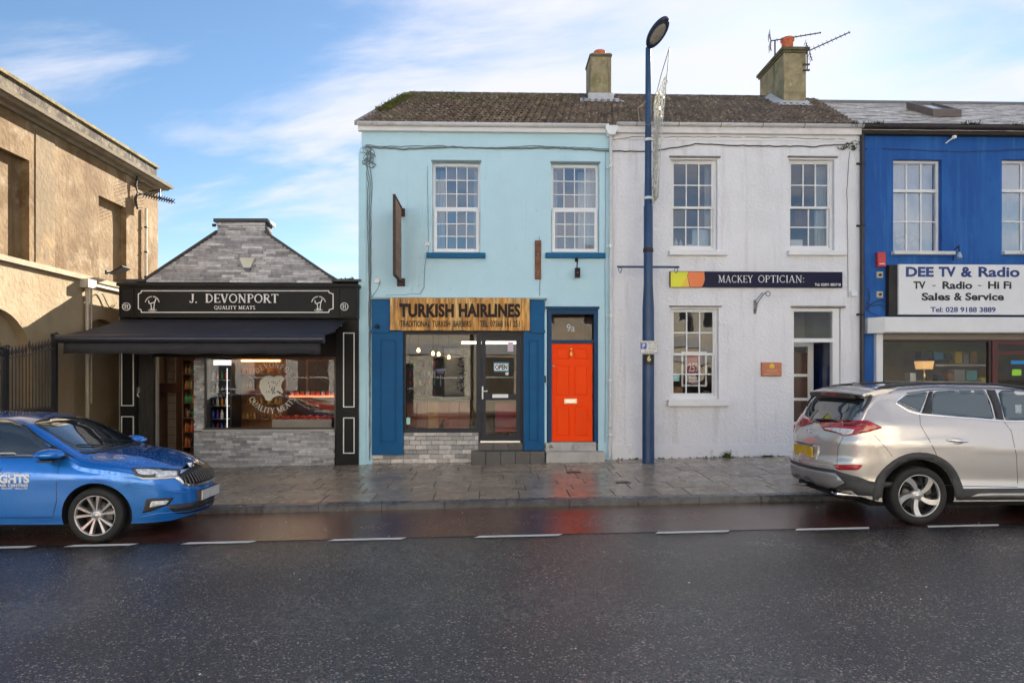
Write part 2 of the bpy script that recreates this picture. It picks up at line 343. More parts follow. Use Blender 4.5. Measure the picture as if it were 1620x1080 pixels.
pane_old = glass('old_window_glass', (.90,.90,.90), .0, .05)
pane_sash = glass('upper_sash_glass', (.86,.88,.90), .13, .04)
pane_shop = glass('shop_window_glass', (.95,.95,.93), -.005, .015)
dark_room = M_('dim_interior', (.16,.16,.17), .9, var=.1)
curtain_m = M_('curtain', (.62,.66,.70), .9, var=.1, stretch=(14,14,.3), vscale=2)

# ------------------------------------------------------------------ ground
def strip(name, x0, x1, y0, y1, m, dz=0.0, nx=32, ny=8, parent=None):
    mb = MB(); vs_ = []; 
    for j in range(ny+1):
        for i in range(nx+1):
            x = x0+(x1-x0)*i/nx; y = y0+(y1-y0)*j/ny; vs_.append((x, y, G(x, y)+dz))
    mb.add(vs_, [(j*(nx+1)+i, j*(nx+1)+i+1, (j+1)*(nx+1)+i+1, (j+1)*(nx+1)+i) for j in range(ny) for i in range(nx)])
    return mb.build(name, m, parent, kind='structure')
def wet(name, base, base2, rough, rlo, agg, spec=.5, patch=.6, red=None):
    m = bpy.data.materials.new(name); m.use_nodes = True; t = m.node_tree; n = t.nodes; l = t.links; p = n['Principled BSDF']
    ge = n.new('ShaderNodeNewGeometry'); P = ge.outputs['Position']
    def noise(sc, de=4, ro=.6, stretch=None):
        e = n.new('ShaderNodeTexNoise'); e.inputs['Scale'].default_value = sc; e.inputs['Detail'].default_value = de; e.inputs['Roughness'].default_value = ro
        if stretch:
            mp = n.new('ShaderNodeMapping'); mp.inputs['Scale'].default_value = stretch; l.new(P, mp.inputs[0]); l.new(mp.outputs[0], e.inputs[0])
        else: l.new(P, e.inputs[0])
        return e.outputs[0]
    def rng(v, a, b, c, d, sm=True):
        q = n.new('ShaderNodeMapRange'); q.interpolation_type = 'SMOOTHSTEP' if sm else 'LINEAR'; l.new(v, q.inputs[0])
        for i, z in enumerate((a, b, c, d)): q.inputs[i+1].default_value = z
        return q.outputs[0]
    def mixc(f, a, b):
        x = n.new('ShaderNodeMix'); x.data_type = 'RGBA'; l.new(f, x.inputs[0])
        for i, c in ((6, a), (7, b)):
            if isinstance(c, tuple): x.inputs[i].default_value = (*c, 1)
            else: l.new(c, x.inputs[i])
        return x.outputs[2]
    vo = n.new('ShaderNodeTexVoronoi'); vo.inputs['Scale'].default_value = agg; l.new(P, vo.inputs[0])
    sepc = n.new('ShaderNodeSeparateColor'); l.new(vo.outputs['Color'], sepc.inputs[0])
    c = mixc(rng(noise(agg*.9, 3), .42, .66, 0, 1), base, base2)
    c = mixc(rng(sepc.outputs[0], .91, .97, 0, 1), c, tuple(min(1, v*2.2+.02) for v in base2))
    if red:
        c = mixc(rng(noise(5.5, 6, .7), .46, .62, 0, .75), c, red)
        c = mixc(rng(noise(30, 4, .75), .52, .60, 0, .85), c, tuple(v*2.6 for v in red))
    # drier and wetter stretches
    wet0 = rng(noise(.55, 5, .6, (1, .6, 1)), .38, .62, 0, 1)
    wav = n.new('ShaderNodeTexWave'); wav.wave_type = 'BANDS'; wav.bands_direction = 'Y'; wav.inputs['Scale'].default_value = .19; wav.inputs['Distortion'].default_value = 1.2; wav.inputs['Detail'].default_value = 2; wav.inputs['Detail Scale'].default_value = .4; l.new(P, wav.inputs[0])
    wm_ = n.new('ShaderNodeMath'); wm_.operation = 'MULTIPLY_ADD'; l.new(wav.outputs['Fac'], wm_.inputs[0]); wm_.inputs[1].default_value = .55; l.new(wet0, wm_.inputs[2]); wetv = rng(wm_.outputs[0], .15, 1.25, 0, 1, False)
    c2 = n.new('ShaderNodeHueSaturation'); l.new(c, c2.inputs['Color']); l.new(rng(wetv, 0, 1, 1.25, .8, False), c2.inputs['Value'])
    l.new(c2.outputs[0], p.inputs['Base Color'])
    ro = n.new('ShaderNodeMath'); ro.operation = 'MULTIPLY_ADD'; l.new(rng(wetv, 0, 1, rough, rlo, False), ro.inputs[0]); ro.inputs[1].default_value = 1
    l.new(rng(noise(30, 3), .3, .7, -.05, .08), ro.inputs[2]); l.new(ro.outputs[0], p.inputs['Roughness'])
    p.inputs['Specular IOR Level'].default_value = spec
    b = n.new('ShaderNodeBump'); b.inputs['Strength'].default_value = patch; b.inputs['Distance'].default_value = .012
    hh = n.new('ShaderNodeMath'); hh.operation = 'MULTIPLY_ADD'; l.new(vo.outputs['Distance'], hh.inputs[0]); hh.inputs[1].default_value = -.8; l.new(noise(agg*2, 2), hh.inputs[2])
    l.new(hh.outputs[0], b.inputs['Height']); l.new(b.outputs[0], p.inputs['Normal'])
    return m
road_m = wet('wet_asphalt', (.019,.016,.014), (.118,.103,.09), .25, .08, 80, .85, .34)
bay_m = wet('worn_red_asphalt', (.020,.017,.017), (.055,.045,.04), .22, .07, 80, .8, .15, red=(.095,.020,.013))
slab_m = mat('wet_paving_stone', (.32,.262,.195), .27, var=.25, vscale=2.2, bump=.12, bscale=30, objrand=.13, stain=(.25,.20,.15), sscale=1.1, sth=.52, rvar=.12, spec=.45)
joint_m = mat('paving_joint', (.018,.016,.014), .6)
kerb_m = mat('kerb_stone', (.10,.10,.10), .30, var=.3, vscale=5, bump=.2, bscale=40, objrand=.12, stain=(.05,.05,.055), sscale=3, sth=.5, rvar=.1)
line_m = mat('road_paint', (.72,.70,.64), .45, var=.1, vscale=10, bump=.3, bscale=90, stain=(.18,.17,.16), sscale=14, sth=.66)
mb = MB(); mb.add([(-400,-400,-.75),(400,-400,-.75),(400,400,-.75),(-400,400,-.75)], [(0,1,2,3)])
struct(mb, 'ground', mat('ground_earth', (.12,.11,.09), .9))
road = strip('road', -40, 40, -18.0, -3.93, road_m, 0, 80, 28)
bay = strip('parking_bay', -40, 40, -5.80, -3.94, bay_m, .004, 80, 4)
pav = strip('pavement', -40, 40, -3.70, .30, joint_m, -.012, 60, 4)
pav2 = strip('far_pavement', -40, 40, -22.0, -17.9, mat('far_paving', (.13,.11,.09), .5), .12, 40, 2)
# kerb stones
kerb = MB(); kerb.box(-40, 40, -3.93, -3.70, -.7, -.42); kerb = kerb.build('kerb', joint_m, None, kind='structure')
ks = MB(); ks.add([(0,0,-.25),(.9,0,-.25),(.9,.22,-.25),(0,.22,-.25),(0,0,-.03),(.9,0,-.03),(.9,.22,.0),(0,.22,.0),(0,.03,0),(.9,.03,0)],
    [(0,1,5,4),(4,5,9,8),(8,9,6,7),(0,3,2,1),(2,3,7,6),(1,2,6,9,5),(0,4,8,7,3)]); ksm = ks.mesh('kerb_stone'); ksm.materials.append(kerb_m)
x = -13.0
rk = random.Random(5)
while x < 13:
    ln = rk.choice((.9, .9, 1.0, .8)); piece('kerb_stone', ksm, kerb, (x+.004, -3.925, G(x, -3.69)+rk.uniform(-.002, .002)), (0, -atan(SL), 0), ((ln-.008)/.9, 1, 1)); x += ln
# paving slabs
sl = MB(); sl.bbox_(-.5,.5, -.5,.5, -.05, 0, 0)
sv = MB(); sv.add([(-.5,-.5,-.05),(.5,-.5,-.05),(.5,.5,-.05),(-.5,.5,-.05),(-.5,-.5,-.003),(.5,-.5,-.003),(.5,.5,-.003),(-.5,.5,-.003),(-.494,-.492,0),(.494,-.492,0),(.494,.492,0),(-.494,.492,0)],
    [(0,1,5,4),(1,2,6,5),(2,3,7,6),(3,0,4,7),(4,5,9,8),(5,6,10,9),(6,7,11,10),(7,4,8,11),(8,9,10,11)]); slm = sv.mesh('paving_slab'); slm.materials.append(slab_m)
y = -3.695; row = 0; rp = random.Random(3); tilt = atan(.022)
while y < -.02:
    hgt = min([.60,.45,.52,.60,.45,.55,.53][row % 7], -.0-y); x = -9.6+rp.random()*.6
    while x < 9.8:
        ln = rp.choice((.6,.75,.9,.45,.68)); cx_, cy_ = x+ln/2, y+hgt/2
        piece('paving_slab', slm, pav, (cx_, cy_, G(cx_, cy_)+rp.uniform(-.002, .0025)), (-tilt+rp.uniform(-.002,.002)+2*tilt, -atan(SL)+rp.uniform(-.002,.002), 0), (ln-.013, hgt-.013, 1)); x += ln
    y += hgt; row += 1
# painted dashes of the bay edge
DASH = [(-60,46,860.5), (104,208,858), (288,396,854.5), (519,635,850), (750,883,846), (1035,1149,841.5), (1255,1371,838), (1464,1576,834.5), (1660,1770,831)]
for (a, b, py) in DASH:
    yl = -5.86; x0_, _ = W(a, py, yl); x1_, _ = W(b, py, yl); mb = MB(); n = 8
    rr = random.Random(int(a)); vs_ = []
    for i in range(n+1):
        xx = x0_+(x1_-x0_)*i/n
        for q in (0, 1):
            yy = yl-.05+q*.10+(rr.uniform(-.004,.004)); xq = xx+(.06*q if i in (0, n) else 0)
            vs_.append((xq, yy, G(xq, yy)+.009))
    mb.add(vs_, [(2*i, 2*i+2, 2*i+3, 2*i+1) for i in range(n)]); mb.build('road_marking', line_m, None, kind='structure')
for (px, py, wd) in ((908, 747, .26), (985, 763, .24)):
    k = 0
    yv = -1.0
    for _ in range(30):
        x_, z_ = W(px, py, yv)
        if z_ > G(x_, yv): yv += .08
        else: yv -= .05
        if abs(z_-G(x_, yv)) < .004: break
    # walk the ray down to the paving
    d = ray(px, py); kk = 5.0
    while (CAMP+d*kk).z > G((CAMP+d*kk).x, (CAMP+d*kk).y): kk += .02
    q = CAMP+d*kk; mb = MB(); mb.box(q.x-wd/2, q.x+wd/2, q.y-.09, q.y+.09, G(q.x, q.y)-.02, G(q.x, q.y)+.006)
    for i in range(5): mb.box(q.x-wd/2+.03+i*(wd-.06)/4-.006, q.x-wd/2+.03+i*(wd-.06)/4+.006, q.y-.08, q.y+.08, G(q.x,q.y)+.006, G(q.x,q.y)+.010)
    mb.build('utility_cover', M_('cover_iron', (.06,.035,.025), .5, var=.3, vscale=20), None, label='small rusty utility cover in the pavement '+('in front of the orange door step' if px == 908 else 'towards the kerb by the lamp post'), cat='utility cover', group='utility covers in the pavement')

# ------------------------------------------------------------------ building helpers
def wall_open(x0, x1, z0, z1, holes, y, th, mb=None):
    mb = mb or MB()
    xs = sorted(set([x0, x1]+[v for h in holes for v in h[:2]])); zs = sorted(set([z0, z1]+[v for h in holes for v in h[2:]]))
    xs = [v for v in xs if x0 <= v <= x1]; zs = [v for v in zs if z0 <= v <= z1]
    ins = lambda a, b: any(h[0] < a < h[1] and h[2] < b < h[3] for h in holes)
    for i in range(len(xs)-1):
        for j in range(len(zs)-1):
            if ins((xs[i]+xs[i+1])/2, (zs[j]+zs[j+1])/2): continue
            a, b, c, d = xs[i], xs[i+1], zs[j], zs[j+1]
            mb.add([(a,y,c),(b,y,c),(b,y,d),(a,y,d)], [(0,1,2,3)]); mb.add([(a,y+th,c),(b,y+th,c),(b,y+th,d),(a,y+th,d)], [(3,2,1,0)])
    for (a, b, c, d) in holes:
        d = min(d, z1); c = max(c, z0)
        mb.add([(a,y,c),(a,y+th,c),(a,y+th,d),(a,y,d)], [(0,1,2,3)]); mb.add([(b,y,c),(b,y+th,c),(b,y+th,d),(b,y,d)], [(3,2,1,0)])
        mb.add([(a,y,c),(b,y,c),(b,y+th,c),(a,y+th,c)], [(0,1,2,3)]); mb.add([(a,y,d),(b,y,d),(b,y+th,d),(a,y+th,d)], [(3,2,1,0)])
    for (a, b) in ((x0, x0), (x1, x1)): mb.add([(a,y,z0),(a,y+th,z0),(a,y+th,z1),(a,y,z1)], [(0,1,2,3)])
    mb.add([(x0,y,z1),(x1,y,z1),(x1,y+th,z1),(x0,y+th,z1)], [(0,1,2,3)]); return mb
def shell(house, x0, x1, y0, y1, z0, z1, m, sk=0.0):
    mb = MB()
    mb.box(x0+.005, x0+.22, y0, y1, z0, z1); mb.box(x1-.22, x1-.005, y0, y1, z0, z1); mb.box(x0+.22, x1-.22, y1-.25, y1, z0, z1)
    return mb.build('side_wall', m, house)
def room(house, x0, x1, y0, y1, z0, z1, m, name='room', floor=None):
    mb = MB(); mb.add([(x0,y0,z0),(x1,y0,z0),(x1,y1,z0),(x0,y1,z0),(x0,y0,z1),(x1,y0,z1),(x1,y1,z1),(x0,y1,z1)], [(2,3,7,6),(1,2,6,5),(3,0,4,7),(4,5,6,7),(0,1,2,3)])
    return mb.build(name, m, house, normals=False)
def pane_grid(win, x0, x1, z0, z1, y, cols, rows, gm, bar, barm, bt=.02, single=False):
    for i in range(cols):
        for j in range(rows):
            a = x0+(x1-x0)*i/cols; b = x0+(x1-x0)*(i+1)/cols; c = z0+(z1-z0)*j/rows; d = z0+(z1-z0)*(j+1)/rows
            tx, tz = random.uniform(-.0022, .0022), random.uniform(-.0022, .0022)
            mb = MB(); mb.add([(a,y-tx-tz,c),(b,y+tx-tz,c),(b,y+tx+tz,d),(a,y-tx+tz,d)], [(0,1,2,3)]); mb.build('pane', gm, win, normals=False)
    for i in range(1, cols):
        a = x0+(x1-x0)*i/cols; mb = MB(); mb.box(a-bar/2, a+bar/2, y-bt, y-.003, z0, z1); mb.build('glazing_bar', barm, win)
    for j in range(1, rows):
        c = z0+(z1-z0)*j/rows; mb = MB(); mb.box(x0, x1, y-bt+.002, y-.0035, c-bar/2, c+bar/2); mb.build('glazing_bar', barm, win)
def sash(house, r, up, lo, fm, gm, dep=.11, fw=.05, split=.5, pvc=False, bar=.02, sill=None, sillm=None, sproj=.07, label=None):
    x0, x1, z0, z1 = r; ym = dep; win = MB(); zm = z0+(z1-z0)*split
    win.frame(x0, x1, z0, z1, ym, ym+.10, fw, fw*1.0)
    a, b = x0+fw, x1-fw
    if pvc:
        win.frame(x0+fw*.45, x1-fw*.45, z0+fw*.6, zm+.02, ym-.045, ym-.002, .062)
        win.box(a, b, ym-.03, ym+.05, zm-.0, zm+.045)
        L_ = (x0+fw*.45+.062, x1-fw*.45-.062, z0+fw*.6+.062, zm-.042); U_ = (a+.004, b-.004, zm+.045, z1-fw)
        w_ = win.build('window', fm, house, label=label); pane_grid(w_, *L_, ym-.02, *lo, gm, bar, fm); pane_grid(w_, *U_, ym+.02, *up, gm, bar, fm)
    else:
        sw = .035
        win.frame(a, b, zm-.02, z1-fw, ym+.015, ym+.05, sw, .045); win.frame(a, b, z0+fw, zm+.02, ym+.05, ym+.09, sw, .06)
        w_ = win.build('window', fm, house, label=label)
        pane_grid(w_, a+sw, b-sw, zm+.025, z1-fw-sw, ym+.035, *up, gm, bar, fm); pane_grid(w_, a+sw, b-sw, z0+fw+.06, zm-.015, ym+.07, *lo, gm, bar, fm)
    if sill:
        sx0, sx1, sz0, sz1 = sill; s_ = MB(); s_.bbox_(sx0, sx1, -sproj, dep+.02, sz0, sz1, .008); s_.build('sill', sillm, w_)
    return w_
def gutter(house, x0, x1, z, y, m, r=.055, brackets=True, bm=None):
    mb = MB(); n = 10; ys = []
    for (rr_) in (r, r-.006):
        for x_ in (x0, x1):
            for k in range(n+1):
                a = pi+pi*k/n; mb.v.append((x_, y+rr_*cos(a), z+rr_*sin(a)))
    q = n+1
    for k in range(n):
        mb.f.append((k, k+1, q+k+1, q+k)); mb.f.append((2*q+k, 3*q+k, 3*q+k+1, 2*q+k+1)); mb.sm += [True, True]
    for e in (0, q): mb.f.append(tuple(range(e, e+q))); mb.sm.append(False)
    for e in (0, n): mb.f.append((e, q+e, 3*q+e, 2*q+e)); mb.sm.append(False)
    g = mb.build('gutter', m, house)
    if brackets:
        for i in range(int((x1-x0)/.85)):
            xx = x0+.4+i*.85; b = MB(); b.tube([(xx, y+(r+.004)*cos(pi+pi*k/8), z+(r+.004)*sin(pi+pi*k/8)) for k in range(9)], .006, 5); b.build('bracket', bm or m, g)
    return g
def tiled_roof(house, x0, x1, ye, ze, yr, zr, tw, gauge, tm, kind, base_m, skew=.17, name='tile', rng=None, cut=None):
    """front slope with one object per tile (the lower rows), the rest joined; plus a rear slope"""
    pit = atan2(zr-ze, yr-ye); ln = sqrt((yr-ye)**2+(zr-ze)**2); base = MB()
    sk = lambda y: skew*(y-ye); d = .05
    yb = 2*yr-ye
    base.add([(x0,ye,ze-d),(x1,ye,ze-d),(x1+sk(yr),yr,zr-d),(x0+sk(yr),yr,zr-d),(x1+sk(yb),yb,ze-d),(x0+sk(yb),yb,ze-d),
              (x0,ye,ze-d-.06),(x1,ye,ze-d-.06),(x1+sk(yb),yb,ze-d-.06),(x0+sk(yb),yb,ze-d-.06)],
             [(0,1,2,3),(3,2,4,5),(6,9,8,7),(0,3,5,9,6),(1,7,8,4,2),(0,6,7,1),(5,4,8,9)])
    roof = base.build('roof', base_m, house)
    t = MB(); lt = gauge*1.22
    if kind == 'roll':
        n = 12; vs_ = []
        for zo, y_ in ((.0, 0), (.0, lt)):
            for k in range(n+1):
                u = k/n; h_ = .021*(1+sin(2*pi*u*2))
                vs_.append(((u-.5)*tw*1.01, y_, h_+.022))
        for k in range(n+1): vs_.append(((k/n-.5)*tw*1.01, 0, -.004))
        q = n+1; t.add(vs_, [(k, k+1, q+k+1, q+k) for k in range(n)], False); t.f += [(2*q+k, 2*q+k+1, k+1, k) for k in range(n)]; t.sm += [False]*n
        lift = .060/lt
    else:
        e = .004; th = .009
        t.add([(-tw/2+e,0,0),(tw/2-e,0,0),(tw/2-e,lt,0),(-tw/2+e,lt,0),(-tw/2+e,0,th),(tw/2-e,0,th),(tw/2-e,lt,th),(-tw/2+e,lt,th)], [(4,5,6,7),(0,1,5,4),(1,2,6,5),(3,0,4,7)])
        lift = .016/lt
    me = t.mesh(name); me.materials.append(tm); rows = int(ln/gauge)+1; cols = int((x1-x0)/tw)+1; rg = random.Random(9); cnt = 0; rest = MB(); rx = pit-lift
    for j in range(rows):
        off = (j % 2)*tw/2 if kind != 'roll' else 0
        for i in range(-1, cols+1):
            s_ = j*gauge; y_ = ye+s_*cos(pit); z_ = ze-.05+s_*sin(pit); xx = x0+sk(y_)+(i+.5)*tw+off
            if xx-tw/2 < x0+sk(y_)-.02 or xx+tw/2 > x1+sk(y_)+.05: continue
            if s_+lt > ln+.12: continue
            if cut and cut(xx, y_): continue
            jz = rg.uniform(0, .006); jr = rg.uniform(-.012, .012)
            if cnt < 299 :
                piece(name, me, roof, (xx, y_, z_+jz+lift*lt*cos(pit)), (rx, 0, jr)); cnt += 1
            else:
                Mx = Matrix.Translation((xx, y_, z_+jz+lift*lt*cos(pit))) @ Matrix.Rotation(jr, 4, 'Z') @ Matrix.Rotation(rx, 4, 'X')
                rest.add([Mx @ v.co for v in me.vertices], [tuple(p.vertices) for p in me.polygons])
    if rest.v: rest.build('upper_'+name+'s', tm, roof, normals=False, kind='stuff')
    return roof
def stone_courses(house_part, me_list, x0, x1, z0, z1, y, rowh, lens, inside=None, name='stone', rg=None, limit=10**6, dep=.03, joint=.0):
    rg = rg or random.Random(4); z = z0; n = 0
    while z < z1-.01:
        h_ = min(rowh, z1-z); X0, X1 = x0, x1
        if inside is not None:
            ok = [x0+(x1-x0)*k/400 for k in range(401) if inside(x0+(x1-x0)*k/400, z+h_*.75)]
            if not ok: z += h_; continue
            X0, X1 = ok[0], ok[-1]
        x_ = X0-rg.random()*lens[0]
        while x_ < X1:
            ln = rg.choice(lens); a, b = max(x_, X0), min(x_+ln, X1)
            if b-a > .03:
                piece(name, rg.choice(me_list), house_part, ((a+b)/2, y-rg.uniform(0, dep*.5), z+h_/2), (0,0,0), (b-a-joint, 1, h_-joint)); n += 1
            x_ += ln
        z += h_
    return n
def unit_stone(m, name='stone', bev=.03):
    b = MB(); b.add([(-.5,0,-.5),(.5,0,-.5),(.5,.05,-.5),(-.5,.05,-.5),(-.5,0,.5),(.5,0,.5),(.5,.05,.5),(-.5,.05,.5),(-.49,-.012,-.46),(.49,-.008,-.46),(.49,-.014,.46),(-.49,-.009,.46)],
        [(8,9,10,11),(0,1,9,8),(1,5,10,9),(5,4,11,10),(4,0,8,11),(0,3,2,1),(4,5,6,7),(1,2,6,5),(3,0,4,7)])
    me = b.mesh(name); me.materials.append(m); return me
# ================================================================== TURQUOISE HOUSE with the barber's
XT0, XT1 = W(572, 600)[0], W(967, 600)[0]; ZT = W(780, 211)[1]
th = empty('terraced_house', ((XT0+XT1)/2, 0, 0), 'turquoise rendered two storey house with the barber shop and orange door', 'house', None)
w1 = R(684,256,760,400); w2 = R(872,258,948,400)
shopo = R(589,478,862,740); shopo = (shopo[0], shopo[1], -.3, shopo[3])
dooro = R(865,489,946,740); dooro = (dooro[0], dooro[1], -.3, dooro[3])
wall_open(XT0, XT1, -.3, ZT, [w1, w2, shopo, dooro], 0, .30).build('wall', turq, th)
shell(th, XT0, XT1, .30, 6.5, -.3, ZT, turq)
for r_ in (w1, w2):
    px0 = 0
sill1 = R(675,400.5,768,409); sill2 = R(863,400.5,957,409)
sash(th, w1, (4,3), (4,3), upvc, pane_up, .13, .055, .49, True, .018, sill1, sill_blue, .09)
sash(th, w2, (4,3), (4,3), upvc, pane_up, .13, .055, .49, True, .018, sill2, sill_blue, .09)
for r_ in (w1, w2):
    mb = MB(); mb.box(r_[0]-.02, r_[1]+.02, -.012, .02, r_[3]-.005, r_[3]+.035); mb.build('lintel', M_('lintel_grey', (.16,.21,.22), .7, var=.2), th)
room(th, XT0+.25, XT1-.25, .32, 3.6, W(700,430)[1], ZT-.2, dark_room)
def curtain(x0, x1, z0, z1, y, m, label, cat='curtain', folds=5):
    mb = MB(); n = folds*8; vs_ = []
    for i in range(n+1):
        u = i/n; xx = x0+(x1-x0)*u; yy = y+.025*sin(u*folds*2*pi)
        vs_ += [(xx, yy, z0), (xx, yy*1.0, z1)]
    mb.add(vs_, [(2*i, 2*i+2, 2*i+3, 2*i+1) for i in range(n)], True); o = mb.build('curtain', m, None, label=label, cat=cat, group='curtains hung inside upper windows')
    s_ = o.modifiers.new('thickness', 'SOLIDIFY'); s_.thickness = .004; return o
curtain(w1[0]-.05, w1[0]+.22, w1[2], w1[3]-.05, .42, curtain_m, 'pale curtain at the left side of the turquoise house left upper window')
curtain(w1[1]-.14, w1[1]+.05, w1[2], w1[3]-.05, .42, curtain_m, 'pale curtain at the right side of the turquoise house left upper window')
curtain(w2[0]-.05, w2[0]+.16, w2[2], w2[3]-.05, .42, curtain_m, 'pale curtain at the left side of the window above the orange door')
curtain(w2[1]-.38, w2[1]+.05, w2[2], w2[3]-.05, .42, curtain_m, 'pale curtain at the right side of the window above the orange door')
mb = MB(); cxv = w2[0]+.30; mb.lathe((cxv, .36, w2[2]+.06), [(0,0),(.09,0),(.13,.10),(.12,.2),(.07,.27),(0,.28)], n=16); mb.build('vase', M_('dark_vase', (.05,.04,.035), .5), None, label='dark round vase on the sill inside the window above the orange door', cat='vase')
# roof
ZE = W(780, 199)[1]; YR = 3.2; ZR = W(800, 150, YR)[1]
cut_c1 = lambda x_, y_: False
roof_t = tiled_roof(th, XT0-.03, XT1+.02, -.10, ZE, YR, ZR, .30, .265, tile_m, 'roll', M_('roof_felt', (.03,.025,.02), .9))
rt = MB()
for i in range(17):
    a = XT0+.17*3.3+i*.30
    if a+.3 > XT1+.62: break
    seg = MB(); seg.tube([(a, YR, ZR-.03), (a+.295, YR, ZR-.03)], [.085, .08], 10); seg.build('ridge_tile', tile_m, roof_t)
# verge, fascia, gutter
vg = MB(); d_ = Vector((.17*(YR+.1), YR+.1, ZR-ZE)); a_ = Vector((XT0-.12, -.12, ZE-.06))
vg.add([a_, a_+d_, a_+d_+Vector((.12,0,0)), a_+Vector((.12,0,0)), a_+Vector((0,0,.09)), a_+d_+Vector((0,0,.09)), a_+d_+Vector((.12,0,.09)), a_+Vector((.12,0,.09))], [(0,1,5,4),(4,5,6,7),(3,7,6,2),(0,4,7,3),(1,2,6,5)])
vg.build('verge', M_('verge_mortar', (.36,.33,.28), .9, var=.3, vscale=8, bump=.4), roof_t)
gz = MB(); a_ = Vector((XT0+.005, .0, ZT)); gz.add([(XT0+.006,0,ZT-.02),(XT0+.006,6.4,ZT-.02),(XT0+.3,3.2,ZR-.12)], [(0,1,2)]); gz.build('gable', turq, th)
fa = MB(); fr_ = R(573,205,962,213); fa.box(XT0-.05, fr_[1], -.112, -.004, fr_[2], fr_[3]+.13); fa.build('fascia_board', white_paint, th)
gutter(th, XT0-.05, W(958, 200)[0], W(780,200)[1], -.155, M_('white_gutter', (.66,.67,.70), .35, var=.08, vscale=5, stain=(.45,.44,.40), sscale=4, sth=.6), .065)
# hopper and downpipe at the party line
dp = MB(); dx, _ = W(965, 300); hz0, hz1 = W(965, 219)[1], W(965, 205)[1]
dp.prism([(dx-.12, hz1), (dx+.12, hz1), (dx+.12, hz1-.07), (dx+.06, hz0), (dx-.06, hz0), (dx-.12, hz1-.07)], -.24, -.04)
dpo = dp.build('downpipe', upvc, th)
pp = MB(); pp.tube([(dx, -.09, hz0+.02), (dx, -.09, 2.2), (dx-.02, -.09, .12)], .034, 12)
pp.build('pipe', M_('white_pipe', (.62,.64,.66), .4, var=.12, vscale=5, stain=(.35,.36,.33), sscale=5, sth=.64), dpo)
for zc in (5.9, 4.3, 2.9, 1.6, .5):
    cpl = MB(); cpl.lathe((dx-.005, -.09, zc), [(.036,0),(.044,.005),(.044,.06),(.036,.065)], n=12); cpl.box(dx-.07, dx+.06, -.03, -.003, zc+.01, zc+.05); cpl.build('pipe_clip', upvc, dpo)
def corner_strip(px, y0p, y1p): pass
# chimney at the party line
def chimney(house, x0, x1, y0, y1, zb, zt, capt, caph, oh, name='chimney'):
    c = MB(); c.box(x0, x1, y0, y1, zb, zt); ch = c.build(name, concrete_chim, house)
    k = MB(); k.box(x0-oh*.5, x1+oh*.5, y0-oh*.5, y1+oh*.5, zt, zt+caph*.45); k.box(x0-oh, x1+oh, y0-oh, y1+oh, zt+caph*.45, zt+caph); k.build('chimney_cap', M_('chimney_cap_stone', (.16,.13,.09), .9, var=.35, vscale=7, bump=.5, stain=(.10,.11,.04), sscale=4, sth=.5), ch)
    return ch
cx0, cz0 = W(932, 155, 2.5); cx1, _ = W(967, 155, 2.5); zt_ = W(950, 90, 2.5)[1]
c1 = chimney(th, cx0+.03, cx1, 2.5, 3.25, ZR-.8, zt_, .1, .06, .02)
mb = MB(); mb.box(cx0+.06, cx1-.0, 2.52, 3.2, zt_+.06, zt_+.10); mb.build('flaunching', concrete_chim, c1)
mb = MB(); mb.lathe(((cx0+cx1)/2+.04, 2.85, zt_+.08), [(.13,0),(.12,.13),(.145,.15),(.145,.20),(.11,.21),(.0,.212)], n=16); mb.build('chimney_pot', pot_m, c1)
zf_ = lambda y_: ZE-.05+(y_+.1)*(ZR-ZE)/(YR+.1)
mb = MB(); mb.box(cx0-.03, cx1+.05, 2.44, 2.50, zf_(2.45)-.05, zf_(2.5)+.22); mb.add([(cx0-.25, 2.22, zf_(2.22)+.09),(cx1+.28, 2.22, zf_(2.22)+.09),(cx1+.2, 2.6, zf_(2.6)+.10),(cx0-.2, 2.6, zf_(2.6)+.10)], [(0,1,2,3)]); mb.build('flashing', M_('pale_flashing', (.55,.56,.58), .5, var=.2, vscale=9), c1)
# moss
def clumps(name, spots, m, label, cat, rad=(.02,.05), kind='stuff', n=9):
    mb = MB(); rg = random.Random(len(spots)+3)
    for (x_, y_, z_) in spots:
        r0 = rg.uniform(*rad)
        for k in range(n):
            q = Vector((x_+rg.gauss(0, r0), y_+rg.gauss(0, r0), z_+rg.uniform(0, r0*.8))); s_ = rg.uniform(.006, .018)
            a = rg.random()*6.28; mb.add([q+Vector((cos(a),sin(a),0))*s_, q+Vector((cos(a+2.1),sin(a+2.1),.3))*s_, q+Vector((cos(a+4.2),sin(a+4.2),.6))*s_, q+Vector((0,0,1.2))*s_], [(0,1,3),(1,2,3),(2,0,3),(0,2,1)])
    return mb.build(name, m, None, label=label, cat=cat, kind=kind)
rg = random.Random(2); sp_ = []
for i in range(150):
    yy = rg.uniform(.9, 2.7); xx = XT0+.17*yy+abs(rg.gauss(0, .12))+.0; sp_.append((xx, yy, zf_(yy)+.09))
for i in range(170):
    yy = rg.uniform(2.2, 3.2); xx = XT0+.6+rg.random()**1.6*5; sp_.append((xx, yy, zf_(yy)+.05))
clumps('moss', sp_, moss_m, 'yellow green moss clumps on the tiled roof', 'moss', (.02,.07), n=16)
